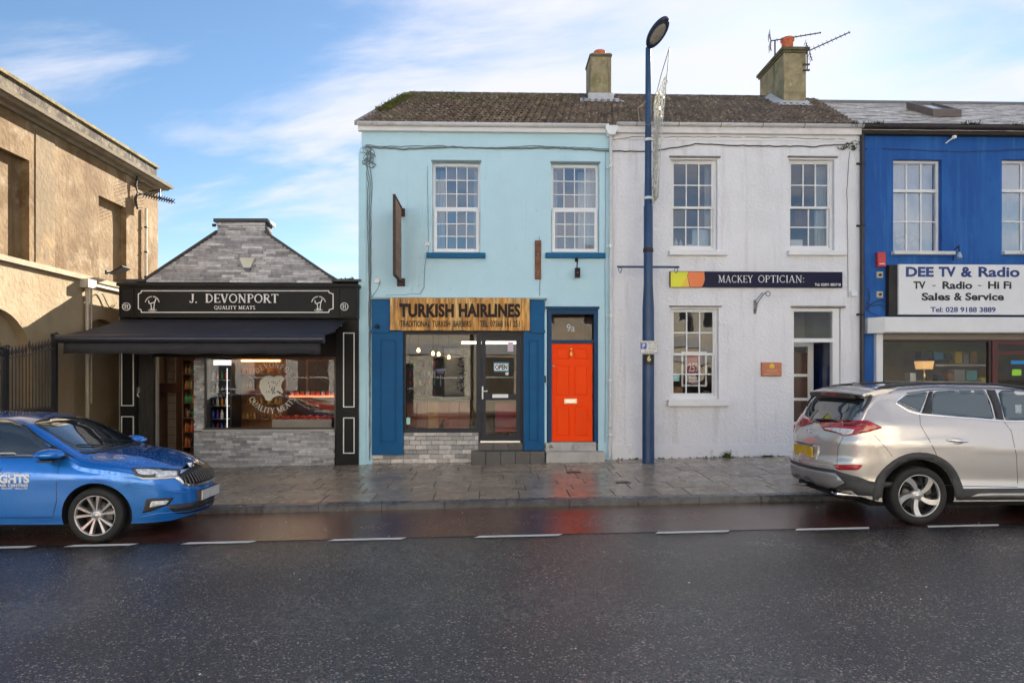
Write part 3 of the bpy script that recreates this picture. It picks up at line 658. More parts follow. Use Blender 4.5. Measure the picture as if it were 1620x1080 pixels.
# ---- shopfront
sf = empty('shopfront_surround', ((shopo[0]+shopo[1])/2, -.05, 0), 'blue painted timber shopfront surround framing the barber window', 'shopfront')
def panel_part(par, name, r, y, d, m, rails):
    """board with raised mouldings; rails = list of (x0,x1,z0,z1) sunk panels"""
    b = wall_open(r[0], r[1], r[2], r[3], rails, y, .022); o = b.build(name, m, par)
    back = MB(); back.box(r[0]+.004, r[1]-.004, y+.022, y+d, r[2]+.003, r[3]-.003); back.build('panel_back', m, o)
    for (a, b_, c, e) in rails:
        p = MB(); p.bbox_(a+.03, b_-.03, y+.006, y+.021, c+.03, e-.03, .008); p.build('raised_panel', m, o)
    return o
rl = R(589,524,638,719); fb = R(589,474,861,524)
px_ = R(602,537,628,700); panel_part(sf, 'pilaster', rl, -.055, .08, blue_trim, [px_])
rr_ = R(828,524,861,716); px_ = R(835,538,852,698); panel_part(sf, 'pilaster', rr_, -.055, .08, blue_trim, [px_])
mb = MB(); mb.box(fb[0], fb[1], -.075, -.0, fb[2], fb[3]); mb.build('fascia', blue_trim, sf)
mb = MB(); mb.box(fb[0]-.02, fb[1]+.05, -.13, 0, fb[3], fb[3]+.035); mb.build('cornice', M_('lead_cornice', (.27,.36,.38), .6, var=.2), sf)
mb = MB(); mb.box(fb[0]-.01, fb[0]+.36, -.10, -.02, fb[2]-.04, fb[2]+.02); mb.box(fb[1]-.27, fb[1]+.01, -.10, -.02, fb[2]-.04, fb[2]+.02); mb.build('moulding', blue_trim, sf)
# sign board of planks
sr = R(617,471,838,523, -.12); sg = empty('shop_sign', ((sr[0]+sr[1])/2, -.12, sr[2]), 'wide sign of stained vertical wooden boards with burnt lettering above the barber window', 'sign')
n = 13; rg = random.Random(8)
for i in range(n):
    a = sr[0]+(sr[1]-sr[0])*i/n; b = sr[0]+(sr[1]-sr[0])*(i+1)/n; mb = MB(); mb.bbox_(a+.0015, b-.0015, -.135+rg.uniform(0,.003), -.078, sr[2]+rg.uniform(-.004,.004), sr[3]+rg.uniform(-.006,.012), .003); mb.build('plank', plank_m, sg)
burn = M_('burnt_lettering', (.022,.012,.008), .8, var=.4, vscale=20)
def rough_edge(o, amp=.004):
    rg = random.Random(1)
    for v in o.data.vertices: v.co.x += rg.uniform(-amp, amp); v.co.z += rg.uniform(-amp, amp)
a = R(632,480,718,502, -.14); rough_edge(text_obj('TURKISH', *a, -.137, burn, sg, bold=.045, space=1.06))
a = R(726,480,823,502, -.14); rough_edge(text_obj('HAIRLINES', *a, -.137, burn, sg, bold=.045, space=1.06))
a = R(633,507,745,517, -.14); text_obj('TRADITIONAL  TURKISH  BARBERS', *a, -.137, burn, sg, bold=.012)
a = R(759,507,822,517, -.14); text_obj('TEL: 07568 161 251', *a, -.137, burn, sg, bold=.012)
# window, frame and door
wr = R(638,524,757,684); wf = MB(); wf.frame(wr[0], wr[1], wr[2], wr[3], .02, .10, .045, .085, .06)
wfo = wf.build('shop_window', anthracite, th); mb = MB(); mb.add([(wr[0]+.04,.06,wr[2]+.08),(wr[1]-.04,.06,wr[2]+.08),(wr[1]-.04,.06,wr[3]-.055),(wr[0]+.04,.06,wr[3]-.055)], [(0,1,2,3)]); mb.build('pane', pane_shop, wfo, normals=False)
dr = R(757,524,828,700); df = MB(); df.frame(dr[0], dr[1], dr[2], dr[3], .02, .10, .055, .03, .08); dfo = df.build('door', anthracite, th)
lf = (dr[0]+.06, dr[1]-.06, dr[2]+.035, dr[3]-.085); mb = MB(); mb.frame(*lf, .03, .08, .085, .12, .09)
mid = W(790, 628)[1]; mb.box(lf[0]+.085, lf[1]-.085, .035, .075, mid-.06, mid+.06); mb.build('door_leaf', anthracite, dfo)
for (c, d) in ((lf[2]+.12, mid-.06), (mid+.06, lf[3]-.09)):
    mb = MB(); mb.add([(lf[0]+.085,.055,c),(lf[1]-.085,.055,c),(lf[1]-.085,.055,d),(lf[0]+.085,.055,d)], [(0,1,2,3)]); mb.build('pane', pane_shop, dfo, normals=False)
lb = R(779,623.5,804,629); mb = MB(); mb.box(*lb[:2], .022, .04, *lb[2:]); mb.build('letter_box', upvc, dfo)
hd = W(763.5, 620)[0]; h0, h1 = W(764, 631)[1], W(764, 611)[1]; mb = MB(); mb.box(hd-.014, hd+.014, .012, .03, h0, h1); mb.tube([(hd, .03, h0+.16), (hd, -.03, h0+.16), (hd+.10, -.03, h0+.16)], .011, 8); mb.build('door_handle', upvc, dfo)
mb = MB(); q = R(760,697,823,699.5); mb.box(*q[:2], -.02, .02, *q[2:]); mb.build('threshold', steel, dfo)
q = R(781,573,805,588, .05); s_ = MB(); s_.box(*q[:2], .038, .05, *q[2:]); os_ = s_.build('open_sign', M_('open_sign_blue', (.03,.25,.38), .4), None, label='small OPEN sign with a blue border on the barber shop door glass', cat='sign')
mb = MB(); mb.box(q[0]+.015, q[1]-.015, .034, .0375, q[2]+.03, q[3]-.03); mb.build('sign_face', upvc, os_); text_obj('OPEN', q[0]+.03, q[1]-.03, q[2]+.045, q[3]-.045, .033, burn, os_, depth=.003, bold=.03)
q = R(799,588,805,594, .05); mb = MB(); mb.lathe(((q[0]+q[1])/2, .04, (q[2]+q[3])/2), [(0,0),(.035,0),(.035,.008),(0,.009)], 'y', 14); mb.build('sticker', upvc, None, label='small round white sticker below the OPEN sign', cat='sticker')
q = R(803,541,812,556, .05); mb = MB(); mb.box(*q[:2], .044, .05, *q[2:]); mb.build('sticker', M_('pale_pink', (.62,.5,.6), .6), None, label='pale pink sticker in the top corner of the barber door glass', cat='sticker')
q = R(643,660,649,671, .06); mb = MB(); mb.box(*q[:2], .05, .057, *q[2:]); mb.build('sticker', M_('pale_teal', (.35,.65,.6), .6), None, label='pale teal sticker in the lower left corner of the barber window', cat='sticker')
# brick riser
ris = MB(); r1 = R(638,684,757,728); ris.box(r1[0], r1[1], .045, .3, -.3, r1[3]-.002); r2 = R(589,719,638,730); ris.box(r2[0], r1[0], .045, .3, -.3, r2[3]); riso = ris.build('stall_riser', M_('riser_mortar', (.33,.32,.31), .9), th)
bricks = [unit_stone(M_('pale_brick_%s' % nm, c, .75, var=.25, vscale=14, bump=.4, bscale=60, objrand=.15), 'brick') for nm, c in (('warm',(.56,.53,.50)), ('mid',(.47,.45,.43)), ('pale',(.66,.62,.58)), ('dark',(.36,.35,.34)))]
stone_courses(riso, bricks, r1[0], r1[1], -.12, r1[3], .03, .092, (.25,.22,.25), joint=.008)
stone_courses(riso, bricks, r2[0], r1[0], -.12, r2[3], .03, .092, (.25,), joint=.008)
stone_courses(riso, bricks, r1[0]-.0, r1[1]-.1, -.20, -.12, .03, .092, (.25,), joint=.008)
# steps
def step(x0, x1, y0, y1, z0, z1, m, n, label):
    st = empty('step', ((x0+x1)/2, y0, z0), label, 'step')
    for i in range(n):
        a = x0+(x1-x0)*i/n; b = x0+(x1-x0)*(i+1)/n; mb = MB(); mb.bbox_(a+.003, b-.003, y0, y1, z0-.25, z1, .006); mb.build('tile', m, st)
    mb = MB(); mb.box(x0+.004, x1-.004, y0+.01, y1, z0-.25, z1-.008); mb.build('core', joint_m, st); return st
dk = M_('dark_step_tile', (.07,.07,.075), .35, var=.2, objrand=.15); cr = M_('cream_step_stone', (.46,.45,.43), .7, var=.15, bump=.3, stain=(.28,.27,.25), sscale=5, sth=.58)
a = R(757,700,827,713); step(a[0], a[1], -.10, .10, a[2], a[3], dk, 3, 'upper dark grey tiled step at the barber shop door')
a = R(745,714,862,732, -.38); step(a[0], a[1], -.38, -.101, a[2], a[3], dk, 5, 'lower dark grey tiled step at the barber shop door')
a = R(869,699,943,713); step(a[0], a[1], -.06, .12, a[2], a[3], cr, 2, 'upper cream stone step under the orange door')
a = R(864,715,957,731, -.30); step(a[0], a[1], -.30, -.061, a[2], a[3], cr, 1, 'lower cream stone step under the orange door')
for zc in (714,):
    q = W(866, 706, -.05); mb = MB(); mb.lathe((q[0], -.05, q[1]-.07), [(.0,.15),(.05,.14),(.055,.08),(.055,-.1)], n=12); mb.build('plinth_block', cr, th)
# orange door
od = R(866,489,946,700); f_ = MB(); f_.frame(od[0]-.0, od[1], od[2], od[3], -.02, .14, .085, .0001, .10)
tz = W(900, 540)[1]; f_.box(od[0]+.085, od[1]-.085, -.005, .13, tz-.035, tz+.03); fo = f_.build('door_frame', door_navy, th)
mb = MB(); mb.box(od[0]-.04, od[1]+.02, -.07, -.021, od[3]-.0, od[3]+.05); mb.build('cornice', door_navy, fo)
mb = MB(); a = R(871,502,937,538); mb.add([(a[0],.07,a[2]),(a[1],.07,a[2]),(a[1],.07,a[3]),(a[0],.07,a[3])], [(0,1,2,3)]); mb.build('pane', pane_shop, fo, normals=False)
a = R(897,512,910,524); text_obj('9a', a[0], a[1], a[2], a[3], .068, M_('etched_white', (.6,.6,.6), .6), fo, depth=.002)
dl = R(872,543,938,698); wdt = dl[1]-dl[0]; hgt = dl[3]-dl[2]
pn = []
for (z_0, z_1) in ((.045, .36), (.46, .775), (.83, .955)):
    for (x_0, x_1) in ((.11, .455), (.545, .89)): pn.append((dl[0]+x_0*wdt, dl[0]+x_1*wdt, dl[2]+z_0*hgt, dl[2]+z_1*hgt))
do = wall_open(dl[0], dl[1], dl[2], dl[3], pn, .045, .02).build('door', orange, th)
mb = MB(); mb.box(dl[0]+.002, dl[1]-.002, .0652, .09, dl[2], dl[3]); mb.build('door_back', orange, do)
for q in pn:
    mb = MB(); mb.bbox_(q[0]+.022, q[1]-.022, .048, .0650, q[2]+.022, q[3]-.022, .012); mb.build('raised_panel', orange, do)
a = R(893,630.5,913,638); mb = MB(); mb.box(a[0], a[1], .03, .045, a[2], a[3]); mb.build('letter_plate', M_('pale_gold', (.62,.55,.42), .35, metal=.5), do); mb = MB(); mb.box(a[0]+.03, a[1]-.03, .026, .0295, a[2]+.03, a[3]-.03); mb.build('letter_flap', steel, do)
kx, kz = W(904, 558); mb = MB(); mb.lathe((kx, .03, kz+.05), [(0,-.012),(.02,-.01),(.024,.0),(.0,.012)], 'y', 12); mb.tube([(kx+.024*cos(t_), .012+.0, kz+.03-.05+.05*sin(t_)) for t_ in [i*pi/8 for i in range(17)]], .007, 6); mb.box(kx-.015, kx+.015, .034, .045, kz-.06, kz+.09); mb.build('knocker', M_('brass', (.55,.32,.10), .3, metal=.8), do)
kx, kz = W(876, 579); mb = MB(); mb.lathe((kx, .03, kz), [(0,-.006),(.02,-.005),(.022,.015)], 'y', 12); mb.build('door_lock', steel, do)
room(th, shopo[1]+.1, XT1-.25, .31, 2.0, -.1, W(900,470)[1], M_('hall_wood', (.30,.16,.07), .7, var=.3))
mb = MB(); pl_ = R(860,487,864,730); mb.box(pl_[0]-.01, pl_[1]+.01, -.03, .0, -.1, pl_[3]-.1); mb.build('corner_bead', turq_plain, th)
# left edge strip at the butcher's party line
mb = MB(); a = R(570,213,577,735); mb.box(a[0]-.03, a[1]+.03, -.028, -.002, -.2, a[3]-.35); mb.build('corner_strip', turq_plain, th)

# ---- barber's interior
rm = room(th, shopo[0]+.25, shopo[1]+.05, .31, 4.2, -.05, shopo[3]-.02, M_('barber_wall', (.20,.155,.10), .8, var=.15))
mb = MB(); mb.box(shopo[0]+.26, shopo[1]+.04, .32, 4.19, -.05, -.03); mb.build('floor', M_('barber_floor', (.20,.15,.10), .3, var=.3), th)
dark_wood = M_('red_brown_wood', (.20,.030,.012), .4, var=.35, stretch=(6,6,.6)); tan_wood = M_('tan_wood', (.34,.14,.045), .45, var=.3, stretch=(6,6,.6)); black_m = M_('matt_black', (.015,.015,.016), .5)
q = R(643,632,744,690,1.0); dsk = empty('reception_desk', ((q[0]+q[1])/2, 1.0, 0), 'red brown panelled reception desk with dark top inside the barber window', 'desk')
n = 6
for i in range(n):
    a = q[0]+(q[1]-q[0])*i/n; b = q[0]+(q[1]-q[0])*(i+1)/n; mb = MB(); mb.bbox_(a+.003, b-.003, 1.0, 1.03, -.02, q[3]-.05, .004); mb.build('panel', dark_wood if i not in (2,) else tan_wood, dsk)
mb = MB(); mb.box(q[0]-.05, q[1]+.05, .93, 1.6, q[3]-.045, q[3]); mb.build('desk_top', black_m, dsk); mb = MB(); mb.box(q[0], q[1], 1.031, 1.55, -.02, q[3]-.046); mb.build('desk_body', dark_wood, dsk)
# barber chair, red and black
def barber_chair(px, py, Y, label):
    x_, z_ = W(px, py, Y); c = empty('barber_chair', (x_, Y, -.03), label, 'chair'); red = M_('red_leather', (.45,.01,.015), .3, coat=.4)
    b = MB(); b.lathe((x_, Y, -.03), [(0,0),(.28,0),(.27,.03),(.06,.06),(.05,.42),(0,.43)], n=20); b.build('base', chrome, c)
    b = MB(); b.bbox_(x_-.26, x_+.26, Y-.25, Y+.25, .42, .54, .03); b.build('seat', red, c)
    b = MB(); b.prismx([(Y+.2,.54),(Y+.32,.56),(Y+.42,1.05),(Y+.33,1.08)], x_-.24, x_+.24); b.build('backrest', red, c)
    for s_ in (-1, 1):
        b = MB(); b.tube([(x_+s_*.29, Y+.25, .75), (x_+s_*.30, Y-.05, .72), (x_+s_*.29, Y-.24, .66), (x_+s_*.27, Y-.22, .5)], .03, 8); b.build('armrest', black_m, c)
    b = MB(); b.tube([(x_-.15, Y-.25, .44), (x_-.13, Y-.50, .14), (x_+.13, Y-.50, .14), (x_+.15, Y-.25, .44)], .015, 8); b.box(x_-.17, x_+.17, Y-.55, Y-.40, .11, .13); b.build('footrest', chrome, c)
    return c
barber_chair(722, 650, .78, 'red leather barber chair right behind the barber window'); barber_chair(800, 640, 2.2, 'red barber chair seen through the barber shop door glass')
# tall dark unit with bottles, mirror, plant of garland, pendant bulbs, strip light
q = R(645,560,690,625,2.6); un = empty('display_unit', ((q[0]+q[1])/2, 2.7, 0), 'dark display unit filled with small bottles at the back left of the barber shop', 'shelf unit')
mb = MB(); mb.box(q[0], q[1], 2.9, 2.95, 0, q[3]); mb.build('back_panel', black_m, un)
for i in range(5):
    zz0 = q[2]+(q[3]-q[2])*i/4.5; mb = MB(); mb.box(q[0], q[1], 2.6, 2.9, zz0, zz0+.02); mb.build('shelf', black_m, un)
rg = random.Random(6); bcols = [M_('bottle_%s' % nm, c, .25, var=.05) for nm, c in (('blue',(.03,.08,.4)),('amber',(.45,.16,.02)),('red',(.4,.02,.02)),('white',(.6,.6,.6)),('purple',(.12,.05,.3)),('green',(.03,.2,.05)),('dark',(.02,.02,.02)))]
BOT = {}
def bottle(x_, y_, z_, h_, r_, m, label, group, cat='bottle'):
    key = (m.name,)
    if key not in BOT:
        mb = MB(); mb.lathe((0,0,0), [(0,0),(1,0),(1,.6),(.9,.7),(.38,.8),(.36,.97),(.42,.97),(.42,1),(0,1)], n=10); me = mb.mesh('bottle'); me.materials.append(m); BOT[key] = me
    o = bpy.data.objects.new('bottle', BOT[key]); COL.objects.link(o); o.location = (x_, y_, z_); o.scale = (r_, r_, h_); return tag(o, label, cat, group)
for i in range(4):
    zz0 = q[2]+(q[3]-q[2])*i/4.5+.02
    for j in range(6): bottle(q[0]+.05+j*(q[1]-q[0]-.1)/5, 2.68, zz0, .13+rg.random()*.03, .028, rg.choice(bcols), 'small bottle on the dark display unit at the back of the barber shop', 'bottles on the barber display unit')
mb = MB(); a = R(700,548,748,630,3.2); mb.frame(*a, 3.2, 3.25, .05); mo = mb.build('mirror_frame', black_m, None, label='tall dark framed mirror on the back wall of the barber shop', cat='mirror'); mb = MB(); mb.box(a[0]+.05, a[1]-.05, 3.22, 3.23, a[2]+.05, a[3]-.05); mb.build('mirror', M_('dim_mirror', (.10,.09,.08), .15), mo)
bulb = M_('lit_bulb', (1,.7,.35), .5, emit=(1,.55,.2), estr=2)
for i, (px, py) in enumerate(((662,554),(685,559),(694,560),(710,565))):
    Y = 1.6+.35*i; x_, z_ = W(px, py, Y); b = empty('pendant_lamp', (x_, Y, z_), 'glowing amber bulb hanging in the barber shop, number %s from the left' % ['one','two','three','four'][i], 'lamp', 'pendant bulbs in the barber shop')
    mb = MB(); mb.lathe((x_, Y, z_-.05), [(0,0),(.03,.015),(.04,.045),(.03,.075),(.015,.10)], n=12); mb.build('bulb', bulb, b); mb = MB(); mb.tube([(x_, Y, z_+.05), (x_, Y, shopo[3]-.03)], .006, 5); mb.build('flex', black_m, b)
a = R(730,540,817,544,2.4); mb = MB(); mb.box(a[0], a[1], 2.35, 2.5, a[2], a[2]+.06); mb.build('ceiling_light', M_('lit_tube', (1,1,1), .5, emit=(1,.95,.85), estr=.7), None, label='lit white strip light on the ceiling of the barber shop', cat='ceiling light')
mb = MB(); rg = random.Random(12)
for i in range(420):
    u = rg.random(); x_, z_ = W(732+rg.gauss(0, 5), 550+u*70, 1.35); s_ = rg.uniform(.015,.045); a = rg.random()*6.28; q_ = Vector((x_, 1.35+rg.gauss(0,.06), z_))
    mb.add([q_, q_+Vector((cos(a), .3, sin(a)))*s_, q_+Vector((cos(a+1), -.3, sin(a+1)))*s_], [(0,1,2)])
mb.build('garland', M_('dark_garland', (.05,.03,.07), .4, var=.8, vscale=30), None, label='dark purple decorative garland hanging inside the barber window', cat='garland')
mb = MB(); x_, z_ = W(697, 592, .8); mb.lathe((x_, .8, z_), [(0,0),(.05,.01),(.10,.06),(.12,.12),(.05,.1),(0,.1)], n=14); mb.tube([(x_,.8,z_),(x_,.8,z_-.25)], .01, 6); mb.build('ornament', M_('violet_grey', (.3,.3,.5), .3, var=.4, vscale=30), None, label='violet grey flower shaped ornament in the middle of the barber window', cat='ornament')

# ---- things on the turquoise wall
# projecting wooden sign
x_, _ = W(622, 380, -.06); a0 = W(634, 332, 0); ps = empty('projecting_sign', (a0[0], -.1, W(634,450)[1]), 'tall narrow projecting sign of old planks edge-on at the left of the turquoise wall', 'sign')
X0 = W(636, 400, -.06)[0]; zt1 = W(634, 333)[1]; zb1 = W(634, 445)[1]
n = 9
for i in range(n):
    c = zb1+(zt1-zb1)*i/n; d = zb1+(zt1-zb1)*(i+1)/n; mb = MB(); mb.add([(X0-.035, -.10, c+.003), (X0-.035, -.98, c+.003+.02), (X0-.035, -.98, d-.003+.02), (X0-.035, -.10, d-.003), (X0-.005, -.10, c+.003), (X0-.005, -.98, c+.003+.02), (X0-.005, -.98, d-.003+.02), (X0-.005, -.10, d-.003)], [(0,1,2,3),(4,7,6,5),(0,4,5,1),(3,2,6,7),(0,3,7,4),(1,5,6,2)]); mb.build('plank', M_('sign_plank', (.30,.17,.10), .7, var=.35, vscale=6, stretch=(1,1,8), objrand=.3), ps)
mb = MB(); mb.box(X0-.045, X0+.005, -1.01, -.981, zb1-.03, zt1+.06); mb.box(X0-.045, X0+.005, -.98, -.08, zt1+.022, zt1+.05); mb.box(X0-.045, X0+.005, -.98, -.08, zb1-.03, zb1-.004); mb.build('frame', rust, ps)
for (p0, p1) in (((630,331),(641,343)), ((629,441),(641,453))):
    a = R(p0[0], p0[1], p1[0], p1[1]); mb = MB(); mb.box(a[0], a[1], -.09, .0, a[2], a[3]); mb.build('bracket', rust, ps)
# bare bracket board
a = R(847,381,855,442); mb = MB(); mb.bbox_(a[0]-.01, a[1]+.01, -.05, 0, a[2], a[3], .006); bb = mb.build('bracket_board', old_wood, None, label='weathered upright board with two bolts left from a removed sign', cat='board')
for py in (403, 431):
    x_, z_ = W(851, py); b = MB(); b.lathe((x_, -.06, z_), [(0,-.01),(.014,-.006),(.016,.01)], 'y', 8); b.build('bolt', steel, bb)
# lantern-style lamp on bracket
x_, z_ = W(912, 412); lt = empty('wall_light', (x_, -.02, z_), 'small black lamp hanging from a bracket beneath the sill over the orange door', 'lamp')
b = MB(); b.tube([(x_, 0, z_+.02), (x_+.01, -.10, z_+.05), (x_+.0, -.16, z_-.03), (x_-.01,-.16,z_-.18)], .012, 8); b.box(x_-.03, x_+.03, -.02, 0, z_-.03, z_+.06); b.build('bracket', black_paint, lt)
b = MB(); zz0 = W(911, 441)[1]; b.box(x_-.05, x_+.05, -.21, -.11, zz0, z_-.18); b.build('lamp_head', black_paint, lt); b = MB(); b.lathe((x_, -.21, (zz0+z_-.18)/2), [(0,-.012),(.016,-.01),(.018,.0)], 'y', 10); b.build('sensor', M_('dull_red', (.3,.03,.03), .4), lt)
# cables
def cable(pts, r, m, label, group='cables clipped to the house walls', Y=-.02, wig=1.2, seed=1, cat='cable'):
    rg = random.Random(seed); P = []
    for i in range(len(pts)-1):
        a, b = pts[i], pts[i+1]; n = max(2, int(abs(a[0]-b[0])/8+abs(a[1]-b[1])/8))
        for k in range(n): P.append((a[0]+(b[0]-a[0])*k/n+rg.uniform(-wig, wig)*.25, a[1]+(b[1]-a[1])*k/n+rg.uniform(-wig, wig)*.6))
    P.append(pts[-1]); W3 = [(W(x, y, Y)[0], Y+rg.uniform(-.006,.006), W(x, y, Y)[1]) for x, y in P]
    mb = MB(); mb.tube(W3, r, 5); return mb.build('cable', m, None, label=label, cat=cat, group=group)
cable([(578,233),(640,236),(720,233),(800,235),(880,234),(964,239)], .016, cable_m, 'thick bundle of grey cables along the top of the turquoise wall', seed=1)
cable([(578,229),(600,232),(700,231),(760,234),(850,231),(964,236)], .008, cable_m, 'thinner cable twisting above the bundle on the turquoise wall', seed=2)
cable([(964,239),(1030,240),(1100,228),(1200,231),(1290,232),(1350,227)], .012, cable_dark, 'dark cable along the top of the white wall', seed=3)
cable([(967,222),(1000,217),(1120,217),(1240,218),(1340,221)], .006, cable_dark, 'thin dark line just below the white house gutter', seed=4)
for i, dxp in enumerate((-3, 0, 3)):
    cable([(584+dxp,236),(580+dxp*1.6,258),(586+dxp,290),(584+dxp,320),(585+dxp*.5,440),(585+dxp*.4,505),(585,728)], .008, cable_m, 'grey cable running down the left edge of the turquoise wall, %s strand' % ('left','middle','right')[i], seed=5+i, wig=2.2)
cable([(602,445),(597,458),(588,470)], .005, cable_m, 'short grey cable below the small junction box on the turquoise wall', seed=9)
cable([(676,262),(677,330),(678,392),(672,420),(671,455),(664,465),(610,467)], .004, cable_m, 'thin cable down beside the left upper turquoise window', seed=10)
cable([(853,374),(854,440),(854,468)], .006, cable_m, 'short dark cable behind the bare bracket board', seed=11)
cable([(958,240),(958,330),(957,420),(958,560),(957,700)], .005, cable_m, 'thin cable down the right edge of the turquoise wall', seed=12)
cable([(1344,240),(1340,300),(1341,380),(1342,470)], .005, cable_dark, 'thin dark cable at the right edge of the white wall', seed=13)
mb = MB(); rg = random.Random(31)
for k in range(9):
    px, py = 578+rg.uniform(0,9), 234+rg.uniform(0,26); pts = []
    for j in range(12): x_, z_ = W(px+9*cos(j*.6+k)+0, py+6*sin(j*.55+k*2), -.03); pts.append((x_, -.03-.01*rg.random(), z_))
    mb.tube(pts, .006, 5)
mb.build('cable_tangle', cable_m, None, label='tangle of looped grey cables at the top left corner of the turquoise wall', cat='cables')
def box_thing(name, r, y0, m, label, cat, bev=.006, group=None):
    mb = MB(); mb.bbox_(r[0], r[1], y0, 0, r[2], r[3], bev); return mb.build(name, m, None, label=label, cat=cat, group=group)
box_thing('junction_box', R(593,441,601,448), -.05, upvc, 'small white junction box left of the wooden projecting sign', 'box')
box_thing('junction_box', R(672,384,680,389), -.05, upvc, 'tiny pale sensor box beside the left upper turquoise window', 'box')
x_, z_ = W(597, 519, -.10); mb = MB(); mb.lathe((x_, -.13, z_), [(0,0),(.04,.0),(.05,.03),(.03,.06),(0,.065)], n=14); mb.tube([(x_,-.13,z_+.06),(x_,-.08,z_+.07)], .015, 6); mb.build('security_camera', black_m, None, label='small black dome camera at the left end of the barber fascia', cat='camera')
x_, z_ = W(862, 598); mb = MB(); mb.bbox_(x_-.03, x_+.02, -.05, -.03, z_-.09, z_+.05, .004); mb.build('intercom', black_m, None, label='small dark intercom left of the orange door', cat='intercom')
# ================================================================== WHITE HOUSE (optician)
XW0, XW1 = XT1+.004, W(1360, 600)[0]; ZTW = W(1160, 211)[1]
wh = empty('terraced_house', ((XW0+XW1)/2, 0, 0), 'white roughcast two storey house with the optician sign', 'house')
a1 = R(1061,250,1135,396); a2 = R(1248,250,1320,396); a3 = R(1061,486,1137,631); adr = R(1252,486,1330,740); adr = (adr[0], adr[1], -.3, adr[3])
zpl = W(1100, 703)[1]
wall_open(XW0, XW1, -.3, ZTW, [a1, a2, a3, adr], 0, .32).build('wall', rough_white, wh)
shell(wh, XW0, XW1, .32, 6.5, -.3, ZTW, rough_white)
mb = MB(); mb.box(XW0+.01, adr[0]-.10, -.022, -.003, -.3, zpl); mb.box(adr[1]+.06, XW1-.01, -.022, -.003, -.3, zpl+.02); mb.build('plinth', smooth_white, wh)
mb = MB()
for (q) in (a1, a2, a3): mb.box(q[0]-.0, q[1]+.0, -.010, .10, q[3]-.03, q[3]+.0)
mb.build('lintel', smooth_white, wh)
mb = MB(); mb.box(XW0+.01, XW1-.01, -.02, -.003, W(1100,222)[1], ZTW-.0); mb.build('eaves_band', smooth_white, wh)
for q in (a1, a2, a3):
    mb = MB(); mb.box(q[0]-.03, q[1]+.05, -.055, -.003, q[3]+.005, q[3]+.03); mb.build('drip_mould', M_('grimy_mould', (.22,.20,.18), .8, var=.4, vscale=8), wh)
s1 = R(1057,397,1149,405); s2 = R(1245,397,1336,405); s3 = R(1055,632,1150,642)
sash(wh, a1, (3,2), (3,2), white_paint, pane_sash, .09, .055, .475, False, .024, s1, white_paint, .10)
sash(wh, a2, (3,2), (2,2), white_paint, pane_sash, .09, .055, .475, False, .024, s2, white_paint, .10)
sash(wh, a3, (3,2), (3,2), white_paint, pane_old, .09, .055, .49, False, .026, s3, white_paint, .12)
room(wh, XW0+.25, XW1-.25, .34, 3.8, W(1100,430)[1], ZTW-.2, M_('grey_room', (.28,.27,.30), .9, var=.1))
room(wh, XW0+.25, adr[0]-.3, .34, 3.6, .0, W(1100,470)[1], M_('brown_room', (.30,.17,.09), .7, var=.35, vscale=2))
curtain(a1[1]-.14, a1[1]+.02, a1[2], a1[3]-.05, .40, curtain_m, 'pale curtain inside the left upper window of the white house')
curtain(a2[1]-.22, a2[1]+.02, a2[2], a2[3]-.05, .40, curtain_m, 'pale curtain inside the right upper window of the white house')
def inner(name, px, Y, m, label, cat, d=.04, zoff=0):
    a = R(*px, Y); mb = MB(); mb.bbox_(a[0], a[1], Y, Y+d, a[2], a[3], .004); return mb.build(name, m, None, label=label, cat=cat)
pale_blue = M_('pale_blue_card', (.50,.62,.72), .6); dusk_red = M_('dull_salmon', (.45,.16,.12), .7, var=.3)
inner('board', (1095,363,1122,393), .36, pale_blue, 'pale blue board leaning inside the left upper window of the white house', 'board')
x_, z_ = W(1077, 392, .34); bottle(x_, .34, z_, .16, .04, bcols[3], 'white bottle standing inside the left upper window of the white house', None)
x_, z_ = W(1069, 392, .34); bottle(x_, .34, z_, .19, .05, M_('frosted', (.45,.55,.55), .4), 'frosted bottle beside the white bottle in the left upper window of the white house', None)
x_, z_ = W(1091, 392, .34); mb = MB(); mb.lathe((x_, .34, z_), [(0,0),(.05,0),(.08,.04),(.07,.06),(0,.05)], n=12); mb.build('bowl', upvc, None, label='small white bowl inside the left upper window of the white house', cat='bowl')
inner('painting', (1257,322,1282,362), 1.4, dusk_red, 'dull red picture glimpsed in the right upper window of the white house', 'picture')
inner('painting', (1284,310,1304,372), 1.6, M_('sand_cloth', (.5,.36,.22), .8, var=.3, vscale=6), 'sandy fabric hanging glimpsed in the right upper window of the white house', 'hanging')
inner('box', (1251,379,1270,393), .36, upvc, 'small white box on the sill inside the right upper window of the white house', 'box')
# optician's window contents
poster = M_('maroon_poster', (.30,.03,.07), .5, var=.15); po = inner('poster', (1086,559,1109,591), .20, poster, 'maroon poster with large white 25 in the optician window', 'poster', .012)
a = R(1089,574,1107,588,.2); text_obj('25%', a[0], a[1], a[2], a[3], .197, M_('poster_white', (.7,.6,.6), .6), po, depth=.002, bold=.02)
po2 = inner('poster', (1088,593,1107,608), .20, M_('plum_poster', (.06,.02,.09), .5), 'dark plum poster reading Designer Frames in the optician window', 'poster', .012)
a = R(1090,595,1105,600,.2); text_obj('Designer', a[0], a[1], a[2], a[3], .197, MATS['poster_white'], po2, depth=.002); a = R(1091,601,1104,606,.2); text_obj('Frames', a[0], a[1], a[2], a[3], .197, MATS['poster_white'], po2, depth=.002)
a = R(1078,556,1118,611,.25); mb = MB(); mb.frame(*a, .24, .26, .035); mb.build('poster_stand', upvc, None, label='thin white stand frame around the posters in the optician window', cat='stand')
